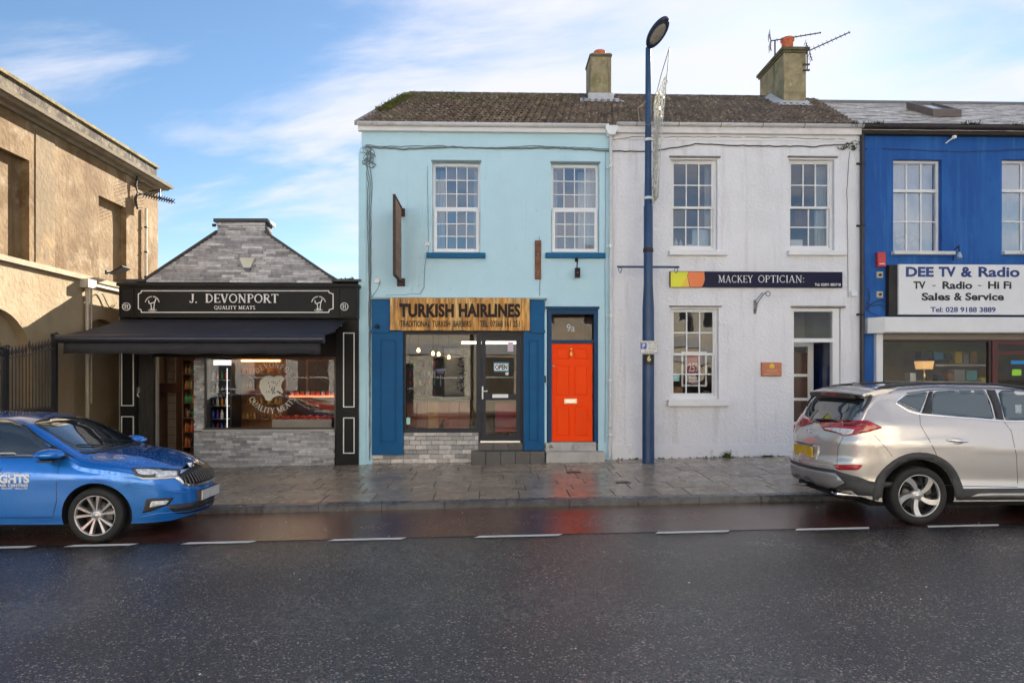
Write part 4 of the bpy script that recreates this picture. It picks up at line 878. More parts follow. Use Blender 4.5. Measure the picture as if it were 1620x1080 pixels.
inner('notice', (1064,592,1075,603), .17, M_('pale_cyan_card', (.35,.62,.66), .6), 'pale cyan notice stuck inside the optician window', 'notice', .006)
inner('box', (1064,611,1080,624), .5, M_('cardboard', (.45,.24,.12), .7), 'small cardboard box on the optician window ledge', 'box', .15)
inner('box', (1112,617,1122,626), .5, M_('grey_plastic', (.22,.23,.25), .5), 'small grey box on the right of the optician window ledge', 'box', .12)
mb = MB(); a = R(1060,610,1140,640,.45); mb.box(a[0], a[1], .35, .9, a[3]-.36, a[3]-.30); mb.build('window_ledge', M_('dark_ledge', (.06,.03,.02), .5), wh)
# optician sign
q = R(1060,429,1333,455,-.06); os2 = empty('shop_sign', ((q[0]+q[1])/2, -.06, q[2]), 'long navy optician sign with yellow and orange shapes at its left end', 'sign')
mb = MB(); mb.bbox_(q[0], q[1], -.06, 0, q[2], q[3], .004); mb.build('sign_board', M_('navy_sign', (.010,.011,.042), .4, spec=.15, var=.03), os2)
def shape(pts, y, m, par, name='emblem', d=.004, Y=-.06):
    P = [W(x, y_, Y) for x, y_ in pts]; mb = MB(); mb.prism(P, y-d, y); return mb.build(name, m, par)
yel = M_('sign_yellow', (.72,.72,.02), .4, var=.02); yel2 = M_('sign_amber', (.80,.50,.05), .4, var=.02); org = M_('sign_orange', (.78,.19,.05), .4, var=.02)
shape([(1061,430),(1089,430),(1085,441),(1077,454),(1061,454)], -.061, yel, os2); shape([(1089,430),(1087,436),(1091,454),(1077,454),(1085,441)], -.061, yel2, os2)
shape([(1089.5,430),(1114,430),(1115,442),(1113,449),(1110,454),(1092,454),(1087.5,437)], -.061, org, os2)
sw = M_('sign_white', (.72,.72,.72), .5, var=.03)
a = R(1136,435.5,1191,447,-.06); serif_text('MACKEY', *a, -.061, sw, os2, depth=.004, gap=.02, bold=.8)
a = R(1199,435.5,1273,447,-.06); serif_text('OPTICIAN:', *a, -.061, sw, os2, depth=.004, gap=.02, bold=.8)
a = R(1289,448,1330,452.5,-.06); text_obj('Tel: 02891 883718', *a, -.061, sw, os2, depth=.003, bold=.02)
pl = R(1205,573,1237,595,-.05); pq = MB(); pq.bbox_(pl[0], pl[1], -.05, 0, pl[2], pl[3], .012); pqo = pq.build('name_plaque', M_('copper_plaque', (.50,.17,.085), .4, var=.15, vscale=9), None, label='copper coloured plaque beside the optician door', cat='plaque')
x_, z_ = W(1221, 580, -.05); mb = MB(); mb.lathe((x_, -.052, z_+.01), [(0,-.004),(.05,-.004),(.055,.0)], 'y', 14); mb.build('emblem', yel2, pqo)
a = R(1213,585,1230,588,-.05); text_obj('MACKEY', *a, -.051, M_('plaque_text', (.75,.45,.3), .5), pqo, depth=.002); a = R(1209,590,1233,592.5,-.05); text_obj('OPTICIANS', *a, -.051, MATS['plaque_text'], pqo, depth=.002)
# curly bracket
x_, z_ = W(1194, 487); cbk = MB(); P = []
for i in range(13):
    t_ = i/12; P.append((x_+.02+.16*t_*.9, -.03-.22*t_, z_+.05+.42*t_-.16*t_*t_))
cbk.tube(P, .010, 6); q_ = P[-1]; cbk.tube([(q_[0]+.05*sin(k*.5), q_[1]-.03*k/8, q_[2]-.05+.05*cos(k*.5)) for k in range(11)], .009, 6)
cbk.tube([(x_, -.02, z_-.1), (x_+.03, -.06, z_+.05), (x_+.0, -.05, z_+.14), (x_+.10, -.16, z_+.30)], .009, 6)
cbk.box(x_-.025, x_+.025, -.02, 0, z_-.12, z_+.16); cbk.lathe((x_, -.04, z_-.04), [(0,-.03),(.03,-.02),(.03,.02),(0,.03)], 'z', 10)
cbk.build('lamp_bracket', M_('old_galvanised', (.22,.22,.23), .5, metal=.4, var=.3), None, label='curly wrought iron lamp bracket beneath the optician sign', cat='bracket')
box_thing('junction_box', R(1345,461,1355,469), -.06, upvc, 'white junction box at the right edge of the white wall', 'box')
# door, transom and recess
q = R(1253,487,1329,726); fz = MB(); fz.frame(q[0], q[1], q[2], q[3], .03, .14, .05, .001, .07); tzz = W(1290,538)[1]; fz.box(q[0]+.05, q[1]-.12, .025, .13, tzz-.04, tzz+.04); fz.box(q[1]-.14, q[1]-.05, .029, .141, q[2], q[3]-.07)
ff = fz.build('door_frame', white_paint, wh); mb = MB(); mb.add([(q[0]+.05,.08,tzz+.04),(q[1]-.14,.08,tzz+.04),(q[1]-.14,.08,q[3]-.07),(q[0]+.05,.08,q[3]-.07)], [(0,1,2,3)]); mb.build('pane', pane_old, ff, normals=False)
room(wh, adr[0]+.0, adr[1]-.0, .325, 1.6, -.12, adr[3]+.05, M_('lobby', (.42,.41,.42), .8))
mb = MB(); mb.box(adr[0], adr[1], .0, 1.6, -.25, -.05); mb.build('threshold', cr, wh)
iz = R(1240,541,1286,725,.75); mb = MB(); mb.frame(iz[0], iz[1], -.05, iz[3], .72, .80, .12, .2, .10); idr = mb.build('inner_door', upvc, wh)
for k in range(4):
    c = .2+(iz[3]-.4)*k/4; mb = MB(); mb.box(iz[0]+.12, iz[1]-.12, .75, .77, c+.03, c+(iz[3]-.4)/4-.03); mb.build('glass_panel', M_('brown_glass', (.10,.05,.04), .1), idr)
    mb = MB(); mb.box(iz[0]+.12, iz[1]-.12, .73, .78, c-.03, c+.03); mb.build('door_rail', upvc, idr)
# open navy door standing inward on the right
hx, _ = W(1317, 600, .15); lx, _ = W(1287, 600, 1.0); ztop = W(1300, 541, .2)[1]
od2 = MB(); p0 = Vector((hx, .16, 0)); p1 = Vector((lx+.02, .95, 0)); dv = (p1-p0); nn = Vector((-dv.y, dv.x, 0)).normalized()*.04
od2.add([p0+Vector((0,0,-.04)), p1+Vector((0,0,-.04)), p1+nn+Vector((0,0,-.04)), p0+nn+Vector((0,0,-.04)), p0+Vector((0,0,ztop)), p1+Vector((0,0,ztop)), p1+nn+Vector((0,0,ztop)), p0+nn+Vector((0,0,ztop))], [(0,3,2,1),(4,5,6,7),(0,1,5,4),(1,2,6,5),(2,3,7,6),(3,0,4,7)])
nd = od2.build('door', M_('navy_door_paint', (.006,.018,.085), .25, var=.1), wh, label='navy door standing open')
u = dv.normalized()
for (t0, t1, z_0, z_1) in ((.1,.45,1.25,1.95),(.55,.9,1.25,1.95),(.1,.45,.3,1.05),(.55,.9,.3,1.05)):
    ps_ = [p0+dv*t0, p0+dv*t1]; o_ = (nn*-.35) if nn.x > 0 else nn*1.3; mb = MB(); oo = nn*1.35 if nn.x < 0 else nn*-.35; ii = nn*1.02 if nn.x < 0 else nn*-.02
    mb.add([ps_[0]+ii+Vector((0,0,z_0)), ps_[1]+ii+Vector((0,0,z_0)), ps_[1]+ii+Vector((0,0,z_1)), ps_[0]+ii+Vector((0,0,z_1)), ps_[0]+oo+Vector((0,0,z_0+.03))+dv*.03, ps_[1]+oo+Vector((0,0,z_0+.03))-dv*.03, ps_[1]+oo+Vector((0,0,z_1-.03))-dv*.03, ps_[0]+oo+Vector((0,0,z_1-.03))+dv*.03], [(4,5,6,7),(0,1,5,4),(1,2,6,5),(2,3,7,6),(3,0,4,7)]); mb.build('raised_panel', MATS['navy_door_paint'], nd)
q = R(1252,484,1336,487); mb = MB(); mb.box(q[0]-.02, q[1], -.05, -.003, q[2], q[3]); mb.build('door_drip', MATS['grimy_mould'], wh)
# roof, gutter
chx0, _ = W(1240, 160, 2.3); chx1, _ = W(1275, 160, 2.3)
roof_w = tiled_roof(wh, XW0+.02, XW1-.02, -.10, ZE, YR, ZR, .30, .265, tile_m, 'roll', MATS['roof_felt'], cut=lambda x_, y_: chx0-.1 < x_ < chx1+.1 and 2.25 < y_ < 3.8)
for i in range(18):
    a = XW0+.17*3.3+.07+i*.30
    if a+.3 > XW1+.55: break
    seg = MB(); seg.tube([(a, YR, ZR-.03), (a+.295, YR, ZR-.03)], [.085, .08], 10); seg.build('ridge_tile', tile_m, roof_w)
mb = MB(); mb.box(XW0+.1, XW1-.02, -.112, -.004, ZTW-.04, ZTW+.15); mb.build('fascia_board', M_('off_white_board', (.70,.68,.68), .6, var=.15, vscale=4), wh)
gutter(wh, XW0+.08, XW1, W(1160,200)[1], -.14, grey_pvc, .06, True, M_('gutter_dark', (.05,.045,.045), .6))
zt_ = W(1250, 84, 2.3)[1]
c2 = chimney(wh, chx0, chx1, 2.3, 3.75, ZR-.9, zt_, .1, .12, .07)
potA = W(1247, 74, 2.55); mb = MB(); mb.lathe((potA[0], 2.6, zt_+.12), [(.14,0),(.13,.27),(.16,.30),(.16,.36),(.13,.37),(.11,.15),(0,.15)], n=18); mb.build('chimney_pot', pot_m, c2)
potB = W(1236, 80, 3.3); mb = MB(); mb.lathe((potB[0]-.02, 3.35, zt_+.12), [(.13,0),(.12,.22),(.145,.25),(.145,.30),(.12,.31),(.10,.1),(0,.1)], n=18); mb.build('chimney_pot', pot_m, c2)
mb = MB(); zq = lambda y_: zf_(y_)+.08
mb.add([(chx0-.2, 2.12, zq(2.12)), (chx1+.1, 2.12, zq(2.12)), (chx1+.05, 2.34, zq(2.34)+.08), (chx0-.02, 2.34, zq(2.34)+.08), (chx0-.02, 3.0, zq(3.0)+.12), (chx0-.25, 2.9, zq(2.9)+.02)], [(0,1,2,3),(0,3,4,5)]); mb.build('flashing', MATS['pale_flashing'], c2)
# aerials
def yagi(p0, p1, n, el, m, label, back=None, mast=None):
    p0, p1 = Vector(p0), Vector(p1); d = (p1-p0).normalized(); e = empty('television_aerial', tuple(p0), label, 'aerial', 'television aerials on the right chimney')
    mb = MB(); mb.tube([p0, p1], .014, 6); mb.build('boom', m, e)
    sd_ = Vector((0,1,0)) if abs(d.y) < .8 else Vector((1,0,0)); up_ = d.cross(sd_).normalized(); sd_ = up_.cross(d).normalized()
    for i in range(n):
        q_ = p0+(p1-p0)*(.12+.86*i/(n-1)); l_ = el*(1-.35*i/n); mb = MB(); mb.tube([q_-sd_*l_*.35-up_*l_*.6, q_+sd_*l_*.35+up_*l_*.6], .006, 4); mb.build('element', m, e)
    if back:
        for s_ in (-1, 1):
            mb = MB(); mb.tube([p0, p0+up_*s_*back*.6-d*back*.12, p0+up_*s_*back-d*back*.0+sd_*.1], .012, 5)
            for k in (.35,.65,.95): mb.tube([p0+up_*s_*back*k-sd_*.2-d*.04, p0+up_*s_*back*k+sd_*.2-d*.04], .007, 4)
            mb.build('reflector', m, e)
    if mast: mb = MB(); mb.tube(mast, .018, 6); mb.build('mast', m, e)
    return e
A_ = lambda px, py, Y: (W(px,py,Y)[0], Y, W(px,py,Y)[1]); aer = M_('aerial_metal', (.10,.10,.11), .5, metal=.5, var=.1)
yagi(A_(1281,80,2.2), A_(1345,51,1.9), 9, .11, aer, 'television aerial pointing up to the right of the right chimney', .22, [A_(1277,113,2.4), A_(1277,80,2.25)])
yagi(A_(1220,65,2.6), A_(1299,52,2.3), 10, .09, aer, 'television aerial passing behind the terracotta pots of the right chimney', .20, [A_(1226,90,2.9), A_(1226,64,2.6)])
for py in (103, 112): mb = MB(); p_ = A_(1270,py,2.29); mb.box(p_[0], A_(1280,py,2.29)[0], 2.24, 2.29, p_[2]-.015, p_[2]+.015); mb.build('mast_bracket', aer, c2)
# party downpipe white/blue
dxx, _ = W(1361, 300); dpw = MB(); dpw.tube([(dxx, -.08, W(1361,212)[1]), (dxx, -.08, -.1)], .04, 12); bdp = dpw.build('downpipe', M_('black_pipe', (.03,.025,.03), .45, var=.3, vscale=8), wh)
for py in (262, 360, 500): c_ = MB(); z_ = W(1361,py)[1]; c_.lathe((dxx, -.08, z_), [(.04,0),(.05,.005),(.05,.06),(.04,.065)], n=12); c_.box(dxx-.09, dxx+.07, -.03, -.004, z_+.01, z_+.05); c_.build('pipe_clip', MATS['black_pipe'], bdp)

# ================================================================== BLUE HOUSE
XB0, XB1 = XW1+.004, 14.5; ZTB = W(1500, 208)[1]
bh = empty('terraced_house', (10.5, 0, 0), 'royal blue two storey building with the TV and radio shop', 'house')
b1 = R(1413,252,1490,399); b2 = R(1585,252,1661,399); bs = R(1392,532,1900,740); bs = (bs[0], XB1-.5, -.3, bs[3])
wall_open(XB0, XB1, -.3, ZTB, [b1, b2, bs], 0, .32).build('wall', blue_render, bh); shell(bh, XB0, XB1, .32, 6.5, -.3, ZTB, blue_render)
room(bh, XB0+.25, XB1-.25, .34, 3.8, W(1500,430)[1], ZTB-.2, M_('pale_room', (.42,.44,.47), .9, var=.05))
for q, sx in ((b1, (1410,398,1507,404)), (b2, (1584,398,1680,404))):
    win = MB(); win.frame(q[0], q[1], q[2], q[3], .11, .2, .05); zm = q[2]+(q[3]-q[2])*.675; win.box(q[0]+.05, q[1]-.05, .10, .19, zm-.03, zm+.03)
    wo = win.build('window', white_paint, bh)
    pane_grid(wo, q[0]+.05, q[1]-.05, zm+.03, q[3]-.05, .15, 3 if q is b1 else 2, 1, glass('net_window_glass', (.75,.80,.84), .34, .08), .028, white_paint); pane_grid(wo, q[0]+.05, q[1]-.05, q[2]+.05, zm-.03, .15, 3 if q is b1 else 2, 2, MATS['net_window_glass'], .028, white_paint)
    s_ = MB(); s = R(*sx); s_.bbox_(s[0], s[1], -.10, .12, s[2], s[3], .008); s_.build('sill', M_('chipped_white_paint', (.66,.66,.66), .6, var=.1, bump=.3, stain=(.16,.13,.11), sscale=12, sth=.62), wo)
    curtain(q[0]-.03, q[1]+.03, q[2]-.1, q[3], .45, M_('net_curtain', (.46,.52,.56), .9, var=.06), 'grey net curtain in the %s upper window of the blue building' % ('left' if q is b1 else 'right'), folds=7)
mb = MB(); rg = random.Random(15)
for (px, py, r_) in ((1421,372,.10),(1424,384,.12),(1436,380,.14),(1444,376,.12),(1440,388,.16),(1450,390,.12),(1430,392,.13)):
    x_, z_ = W(px, py, .34); mb.lathe((x_, .34, z_-r_*.7), [(0,0),(r_*.7,r_*.2),(r_,r_*.7),(r_*.8,r_*1.2),(0,r_*1.45)], n=10)
mb.build('soft_toys', M_('cream_fluff', (.62,.55,.46), .95, var=.3, vscale=9, bump=.5), None, label='cream stuffed objects piled inside the left upper window of the blue building', cat='stuffed objects')
mb = MB(); mb.box(XB0+.02, XB1, -.11, -.004, ZTB-.02, ZTB+.12); mb.build('fascia_board', M_('peeling_dark_board', (.04,.028,.026), .8, var=.4, vscale=9, stain=(.10,.08,.075), sscale=7, sth=.62), bh)
gutter(bh, XB0+.0, XB1, W(1500,204)[1], -.16, M_('dark_gutter', (.045,.035,.04), .6, var=.4, vscale=9), .06)
YB = 3.2; ZRB = W(1500, 162, YB)[1]
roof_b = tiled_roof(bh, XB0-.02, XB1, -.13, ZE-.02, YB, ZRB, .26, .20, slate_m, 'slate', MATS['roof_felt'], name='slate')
mb = MB(); mb.tube([(XB0+.5, YB, ZRB-.02), (XB1+.5, YB, ZRB-.02)], .05, 8); mb.build('ridge', M_('ridge_grey', (.2,.2,.21), .6, var=.2), roof_b)
# skylight
ya, yb_ = 1.35, 2.35; zs_ = lambda y_: ZE-.02+(y_+.13)*(ZRB-ZE+.02)/(YB+.13); xa, xb_ = W(1452, 170, 1.9)[0], W(1505, 175, 1.7)[0]
mb = MB(); up = .10
def slab4(mb, x0, x1, y0, y1, h0, h1): mb.add([(x0,y0,zs_(y0)+h0),(x1,y0,zs_(y0)+h0),(x1,y1,zs_(y1)+h0),(x0,y1,zs_(y1)+h0),(x0,y0,zs_(y0)+h1),(x1,y0,zs_(y0)+h1),(x1,y1,zs_(y1)+h1),(x0,y1,zs_(y1)+h1)], [(0,3,2,1),(4,5,6,7),(0,1,5,4),(1,2,6,5),(2,3,7,6),(3,0,4,7)])
slab4(mb, xa, xb_, ya, ya+.1, -.02, up+.04); slab4(mb, xa, xb_, yb_-.08, yb_, -.02, up+.04); slab4(mb, xa, xa+.08, ya+.1, yb_-.08, -.02, up+.04); slab4(mb, xb_-.08, xb_, ya+.1, yb_-.08, -.02, up+.04)
sk_ = mb.build('skylight', M_('skylight_brown', (.16,.12,.10), .6, var=.2), roof_b); mb = MB(); slab4(mb, xa+.08, xb_-.08, ya+.1, yb_-.08, up-.02, up); mb.build('pane', M_('skylight_glass', (.30,.32,.34), .08), sk_)
# weeds in the gutters
def tuft(x_, y_, z_, n, h_, sp_, rg, mb):
    for k in range(n):
        a = rg.random()*6.28; l_ = h_*rg.uniform(.5, 1); d = Vector((cos(a)*sp_, sin(a)*sp_, 1)).normalized(); b_ = Vector((x_+rg.gauss(0, .03), y_+rg.gauss(0, .02), z_)); sdv = Vector((-sin(a), cos(a), 0))*.009
        m1 = b_+d*l_*.5; t1 = b_+d*l_+Vector((cos(a), sin(a), -.4))*l_*.25; mb.add([b_-sdv*.5, b_+sdv*.5, m1+sdv, m1-sdv, t1], [(0,1,2,3),(3,2,4)])
        for q_ in range(2):
            c_ = b_+d*l_*rg.uniform(.35, 1); e_ = Vector((rg.gauss(0,1), rg.gauss(0,1), rg.gauss(0,.6))).normalized()*.03; f_ = e_.cross(d).normalized()*.012; mb.add([c_, c_+e_*.6+f_, c_+e_*1.3, c_+e_*.6-f_], [(0,1,2,3)])
weed_dark = M_('gutter_weed', (.055,.075,.025), .8, var=.6, vscale=25)
rg = random.Random(77)
for (px0, px1, cnt, h_, lab) in ((1345,1395,12,.16,'weeds growing out of the gutter above the party line of the white and blue houses'),(1428,1462,5,.09,'small weeds in the blue building gutter above its left window'),(1520,1560,8,.15,'weeds in the blue building gutter between its two upper windows'),(1600,1640,6,.12,'weeds in the blue building gutter at the right edge')):
    mb = MB()
    for k in range(cnt): px = rg.uniform(px0, px1); x_, z_ = W(px, 202, -.14); tuft(x_, -.15, z_, 9, h_, .6, rg, mb)
    mb.build('weeds', weed_dark, None, label=lab, cat='weeds')
mb = MB()
for k in range(14): px = rg.uniform(1330,1362); x_, z_ = W(px, rg.uniform(224,240), -.03); tuft(x_, -.03, z_, 5, .07, 1.2, rg, mb)
mb.build('weeds', weed_dark, None, label='dark weeds clinging to the cable at the top right of the white wall', cat='weeds')
# alarm, sockets, swan lamp
ab = R(1388,399,1401,422,-.07); mb = MB(); mb.bbox_(ab[0], ab[1], -.09, 0, ab[2], ab[3], .012); al = mb.build('alarm_box', M_('alarm_red', (.55,.045,.05), .35), None, label='red alarm box on the blue wall left of the sign', cat='alarm box'); mb = MB(); mb.box(ab[0]+.03, ab[1]-.03, -.094, -.0902, ab[2]+.05, ab[2]+.065); mb.build('vent', upvc, al)
for py, nm in ((435,'upper'),(466,'lower')):
    a = R(1386,py-5,1396,py+5); mb = MB(); mb.bbox_(a[0], a[1], -.03, 0, a[2], a[3], .005); o = mb.build('socket_plate', M_('cream_plate', (.5,.46,.38), .6, var=.3, vscale=30), None, label='%s of two small cream plates on the blue wall below the alarm box' % nm, cat='plate'); mb = MB(); x_, z_ = (a[0]+a[1])/2, (a[2]+a[3])/2; mb.lathe((x_, -.03, z_), [(0,-.03),(.025,-.025),(.03,0)], 'y', 10); mb.build('socket', rust, o)
x_, z_ = W(1518, 404, -.2); mb = MB(); mb.tube([(W(1508,410)[0], 0, W(1508,412)[1]), (W(1507,395)[0], -.06, W(1507,396)[1]), (W(1511,390)[0], -.14, W(1511,390)[1]), (x_-.02, -.2, W(1516,392)[1]), (x_, -.2, z_+.06)], .012, 6); so_ = mb.build('swan_neck_lamp', iron, None, label='small swan neck spotlight right of the left upper window on the blue wall', cat='lamp'); mb = MB(); mb.lathe((x_, -.2, z_-.06), [(.0,.0),(.045,.0),(.05,.03),(.03,.1),(.01,.13)], n=14); mb.build('lamp_shade', M_('pale_shade', (.4,.45,.52), .4), so_)
x_, z_ = W(1503, 221); mb = MB(); mb.tube([(x_-.1, -.01, z_-.08), (x_-.05, -.08, z_-.03), (x_, -.10, z_)], .014, 6); mb.lathe((x_+.02, -.1, z_-.02), [(0,0),(.045,.02),(.045,.06),(0,.08)], n=12); mb.build('floodlight', upvc, None, label='small white floodlight under the gutter of the blue building', cat='floodlight')
cable([(1396,235),(1420,236),(1480,239),(1540,240),(1620,236),(1700,232)], .006, cable_dark, 'thin cable across the top of the blue wall', seed=21)
for k, pts in enumerate(([(1372,478),(1380,485),(1392,480),(1400,488),(1414,498)], [(1370,486),(1378,494),(1395,502),(1410,500)], [(1373,455),(1376,470),(1372,490),(1382,478),(1396,474),(1412,492)])): cable(pts, .007, cable_dark, 'loose dark cable on the blue wall, %s of three beside the white canopy' % ('upper','lower','looping')[k], seed=31+k, wig=2)
# shop sign
q = R(1421,418,1632,498,-.16); dsn = empty('shop_sign', ((q[0]+q[1])/2, -.16, q[2]), 'large white TV and radio shop sign with blue and black lettering', 'sign')
mb = MB(); mb.bbox_(q[0], q[1], -.175, -.13, q[2], q[3], .004); mb.build('sign_board', M_('white_sign_face', (.74,.75,.77), .35, var=.03), dsn); mb = MB(); mb.box(q[0]-.17, q[1]+.1, -.128, 0, q[2]-.02, q[3]-.01); mb.build('sign_box', M_('flaking_black', (.02,.018,.018), .7, var=.5, stain=(.25,.22,.2), sscale=12, sth=.68), dsn)
navy = M_('sign_blue_letters', (.012,.045,.22), .4, var=.3, vscale=4); blk = M_('sign_black_letters', (.02,.02,.025), .5)
for (tx, r_, m_, bo) in (('DEE',(1433,422,1477,438),navy,.04),('TV',(1485,422,1512,438),navy,.04),('&',(1520,422,1538,438.5),navy,.04),('Radio',(1548,422,1613,438.5),navy,.03),
    ('TV',(1445,445,1464,457),blk,.03),('-',(1475,451,1480,452.4),blk,0),('Radio',(1491,445,1538,457.4),blk,.03),('-',(1547,451,1552,452.4),blk,0),('Hi Fi',(1563,445,1600,457),blk,.03),
    ('Sales',(1458,463,1503,475.4),blk,.03),('&',(1509,463,1522,475.4),blk,.03),('Service',(1527,463,1588,475.4),blk,.03),('Tel: 028 9188 3889',(1472,485.5,1575,494),navy,.02)):
    a = R(*r_, -.175); text_obj(tx, *a, -.176, m_, dsn, depth=.004, bold=bo)
# canopy box and shopfront
q = R(1386,501,1900,527,-.35); cn = empty('shopfront_canopy', (q[0]+2, -.3, q[2]), 'white box canopy over the TV and radio shop window', 'canopy')
mb = MB(); q1 = (q[0]+.16, XB1-.4, q[2], q[3]); mb.bbox_(q1[0], q1[1], -.35, 0, q1[2], q1[3], .02); mb.add([(q1[0],-.35+.02,q1[2]),(q1[0]-.2,-.12,q1[2]),(q1[0]-.2,-.0,q1[2]),(q1[0],0,q1[2]),(q1[0],-.35+.02,q1[3]),(q1[0]-.2,-.12,q1[3]),(q1[0]-.2,-.0,q1[3]),(q1[0],0,q1[3])], [(0,1,5,4),(4,5,6,7),(3,2,1,0),(1,2,6,5)]); mb.build('canopy_box', M_('canopy_white', (.74,.75,.77), .4, var=.05), cn)
a = R(1385,527,1395,740,-.06); mb = MB(); mb.box(a[0], a[1], -.10, .1, -.2, q1[2]); mb.build('corner_post', MATS['canopy_white'], cn)
a = R(1395,527,1900,538,-.02); mb = MB(); mb.box(a[0], XB1-.5, -.05, .09, a[2]+.0, q1[2]); 
for k in range(4): mb.box(a[0], XB1-.5, -.058+.0, -.0505, a[2]+.03*k+.006, a[2]+.03*k+.018)
mb.build('shutter_housing', M_('taupe_shutter', (.26,.22,.19), .5, var=.1), cn)
a = R(1395,538,1570,740); mb = MB(); mb.frame(a[0]+.0, a[1], .25, a[3], .02, .1, .06, .1, .03); sw_ = mb.build('shop_window', M_('dark_brown_frame', (.04,.02,.018), .4), bh); mb = MB(); mb.add([(a[0]+.06,.06,.35),(a[1]-.06,.06,.35),(a[1]-.06,.06,a[3]-.03),(a[0]+.06,.06,a[3]-.03)], [(0,1,2,3)]); mb.build('pane', pane_shop, sw_, normals=False)
mb = MB(); mb.box(a[0], a[1], .0, .3, -.2, .25); mb.build('stall_riser', blue_render, bh)
br = M_('red_brown_frame', (.10,.022,.018), .35, var=.1); a = R(1570,538,1660,740); mb = MB(); mb.frame(a[0]+.0, a[1], -.1, a[3], .0, .12, .12, .1, .10); bd = mb.build('door', br, bh); mb = MB(); mb.box(a[0]+.12, a[1]-.12, .02, .10, a[3]-.30, a[3]-.22); mb.build('door_rail', br, bd)
mb = MB(); mb.add([(a[0]+.12,.06,0),(a[1]-.12,.06,0),(a[1]-.12,.06,a[3]-.1),(a[0]+.12,.06,a[3]-.1)], [(0,1,2,3)]); mb.build('pane', pane_shop, bd, normals=False)
mb = MB(); mb.box(a[1], XB1-.5, .02, .2, -.2, a[3]); mb.build('shop_partition', br, bh)
e_ = inner('door_sticker', (1599,570,1622,576), .045, M_('sticker_blue', (.02,.25,.6), .5), 'bright blue strip sticker on the TV shop door glass', 'sticker', .006); inner('door_sticker', (1601,584,1616,594), .045, M_('sticker_lime', (.35,.75,.05), .5), 'lime green sticker on the TV shop door glass', 'sticker', .006)
room(bh, XB0+.25, XB1-.3, .34, 3.5, -.05, bs[3]+.05, M_('shop_wall', (.36,.30,.24), .8, var=.15))
mb = MB(); a = R(1396,600,1568,610,.4); 
def shelf(px0, px1, py, Y, m, label, d=.4): a = R(px0, py, px1, py+3, Y); mb = MB(); mb.box(a[0], a[1], Y, Y+d, a[2], a[3]); return mb.build('shelf', m, None, label=label, cat='shelf')
shelf(1400,1566,603,.5,M_('pale_shelf', (.5,.5,.48), .5), 'low pale display shelf in the TV shop window', .8); shelf(1480,1566,576,1.2,MATS['pale_shelf'], 'upper back shelf in the TV shop window')
rg = random.Random(44); pal = [M_('carton_%s' % nm, c, .5, var=.15) for nm, c in (('blue',(.05,.18,.35)),('dark',(.03,.03,.05)),('yellow',(.55,.42,.04)),('teal',(.10,.38,.42)),('white',(.6,.6,.6)),('brown',(.25,.12,.06)),('grey',(.25,.26,.28)))]
LAB = ['navy','black','yellow','teal','white','brown','grey']
specs = [(1457,555,1475,567,1.3,1),(1478,556,1493,570,1.3,0),(1495,558,1507,568,1.3,1),(1511,556,1522,575,1.3,2),(1524,560,1533,575,1.3,6),(1535,556,1546,575,1.3,5),(1510,584,1527,602,.7,6),(1529,586,1546,602,.7,3),(1500,590,1509,602,.7,5),(1552,597,1566,603,.6,2),(1440,590,1449,603,.8,4),(1484,592,1498,602,.8,1)]
nth = {}
for (x0, y0, x1, y1, Y, k) in specs:
    nth[k] = nth.get(k, 0)+1; inner('carton', (x0,y0,x1,y1), Y, pal[k], '%s boxed item in the TV shop, %s' % (LAB[k], ('on the upper back shelf, %s from the left' % ['','first','second','third','fourth'][nth[k]] if Y > 1 else 'on the low display shelf, %s from the left' % ['','first','second','third','fourth'][nth[k]])), 'box', .2)
x_, z_ = W(1462, 603, .8); dl_ = empty('table_lamp', (x_, .8, z_), 'brass lamp with a wide drum shade glowing in the TV shop window', 'lamp'); mb = MB(); zt1 = W(1462,572,.8)[1]; mb.lathe((x_, .8, z_), [(0,0),(.10,0),(.10,.02),(.02,.04),(.05,.12),(.02,.2),(.015,zt1-z_-.08)], n=16); mb.build('base', M_('brass2', (.5,.38,.2), .25, metal=.8), dl_)
mb = MB(); mb.lathe((x_, .8, zt1-.16), [(.16,0),(.19,.17)], n=24); mb.lathe((x_, .8, zt1-.16), [(.16,.0),(0,.002)], n=24); mb.build('lamp_shade', M_('gold_shade', (.5,.33,.14), .5, emit=(1,.55,.2), estr=.15), dl_)
# cables at base, weed
mb = MB(); rg = random.Random(5)
for (px, py, n_, h_) in ((1150,726,26,.17),(1154,727,14,.10),(1146,728,10,.08)): x_, z_ = W(px, py, -.06); tuft(x_, -.06, G(x_, -.06), n_, h_, .55, rg, mb)
mb.build('weed', M_('weed_bright', (.07,.13,.025), .7, var=.4, vscale=30), None, label='small leafy weed at the foot of the white wall', cat='weed')
mb = MB()
for k in range(60): x_ = XT1+.1+rg.random()*3.4; tuft(x_, -.03, G(x_, -.03), 2, .03, .9, rg, mb)
for k in range(14): x_, z_ = W(1208+rg.random()*14, 726, -.06); tuft(x_, -.06, G(x_, -.06), 3, .05, 1.2, rg, mb)
for k in range(24): x_ = W(862, 726, -.05)[0]+rg.random()*.12; tuft(x_, -.04, G(x_, -.04)+.28, 3, .04, 1.4, rg, mb)
mb.build('wall_foot_moss', green, None, label='moss and tiny weeds along the foot of the house walls', cat='moss', kind='stuff')

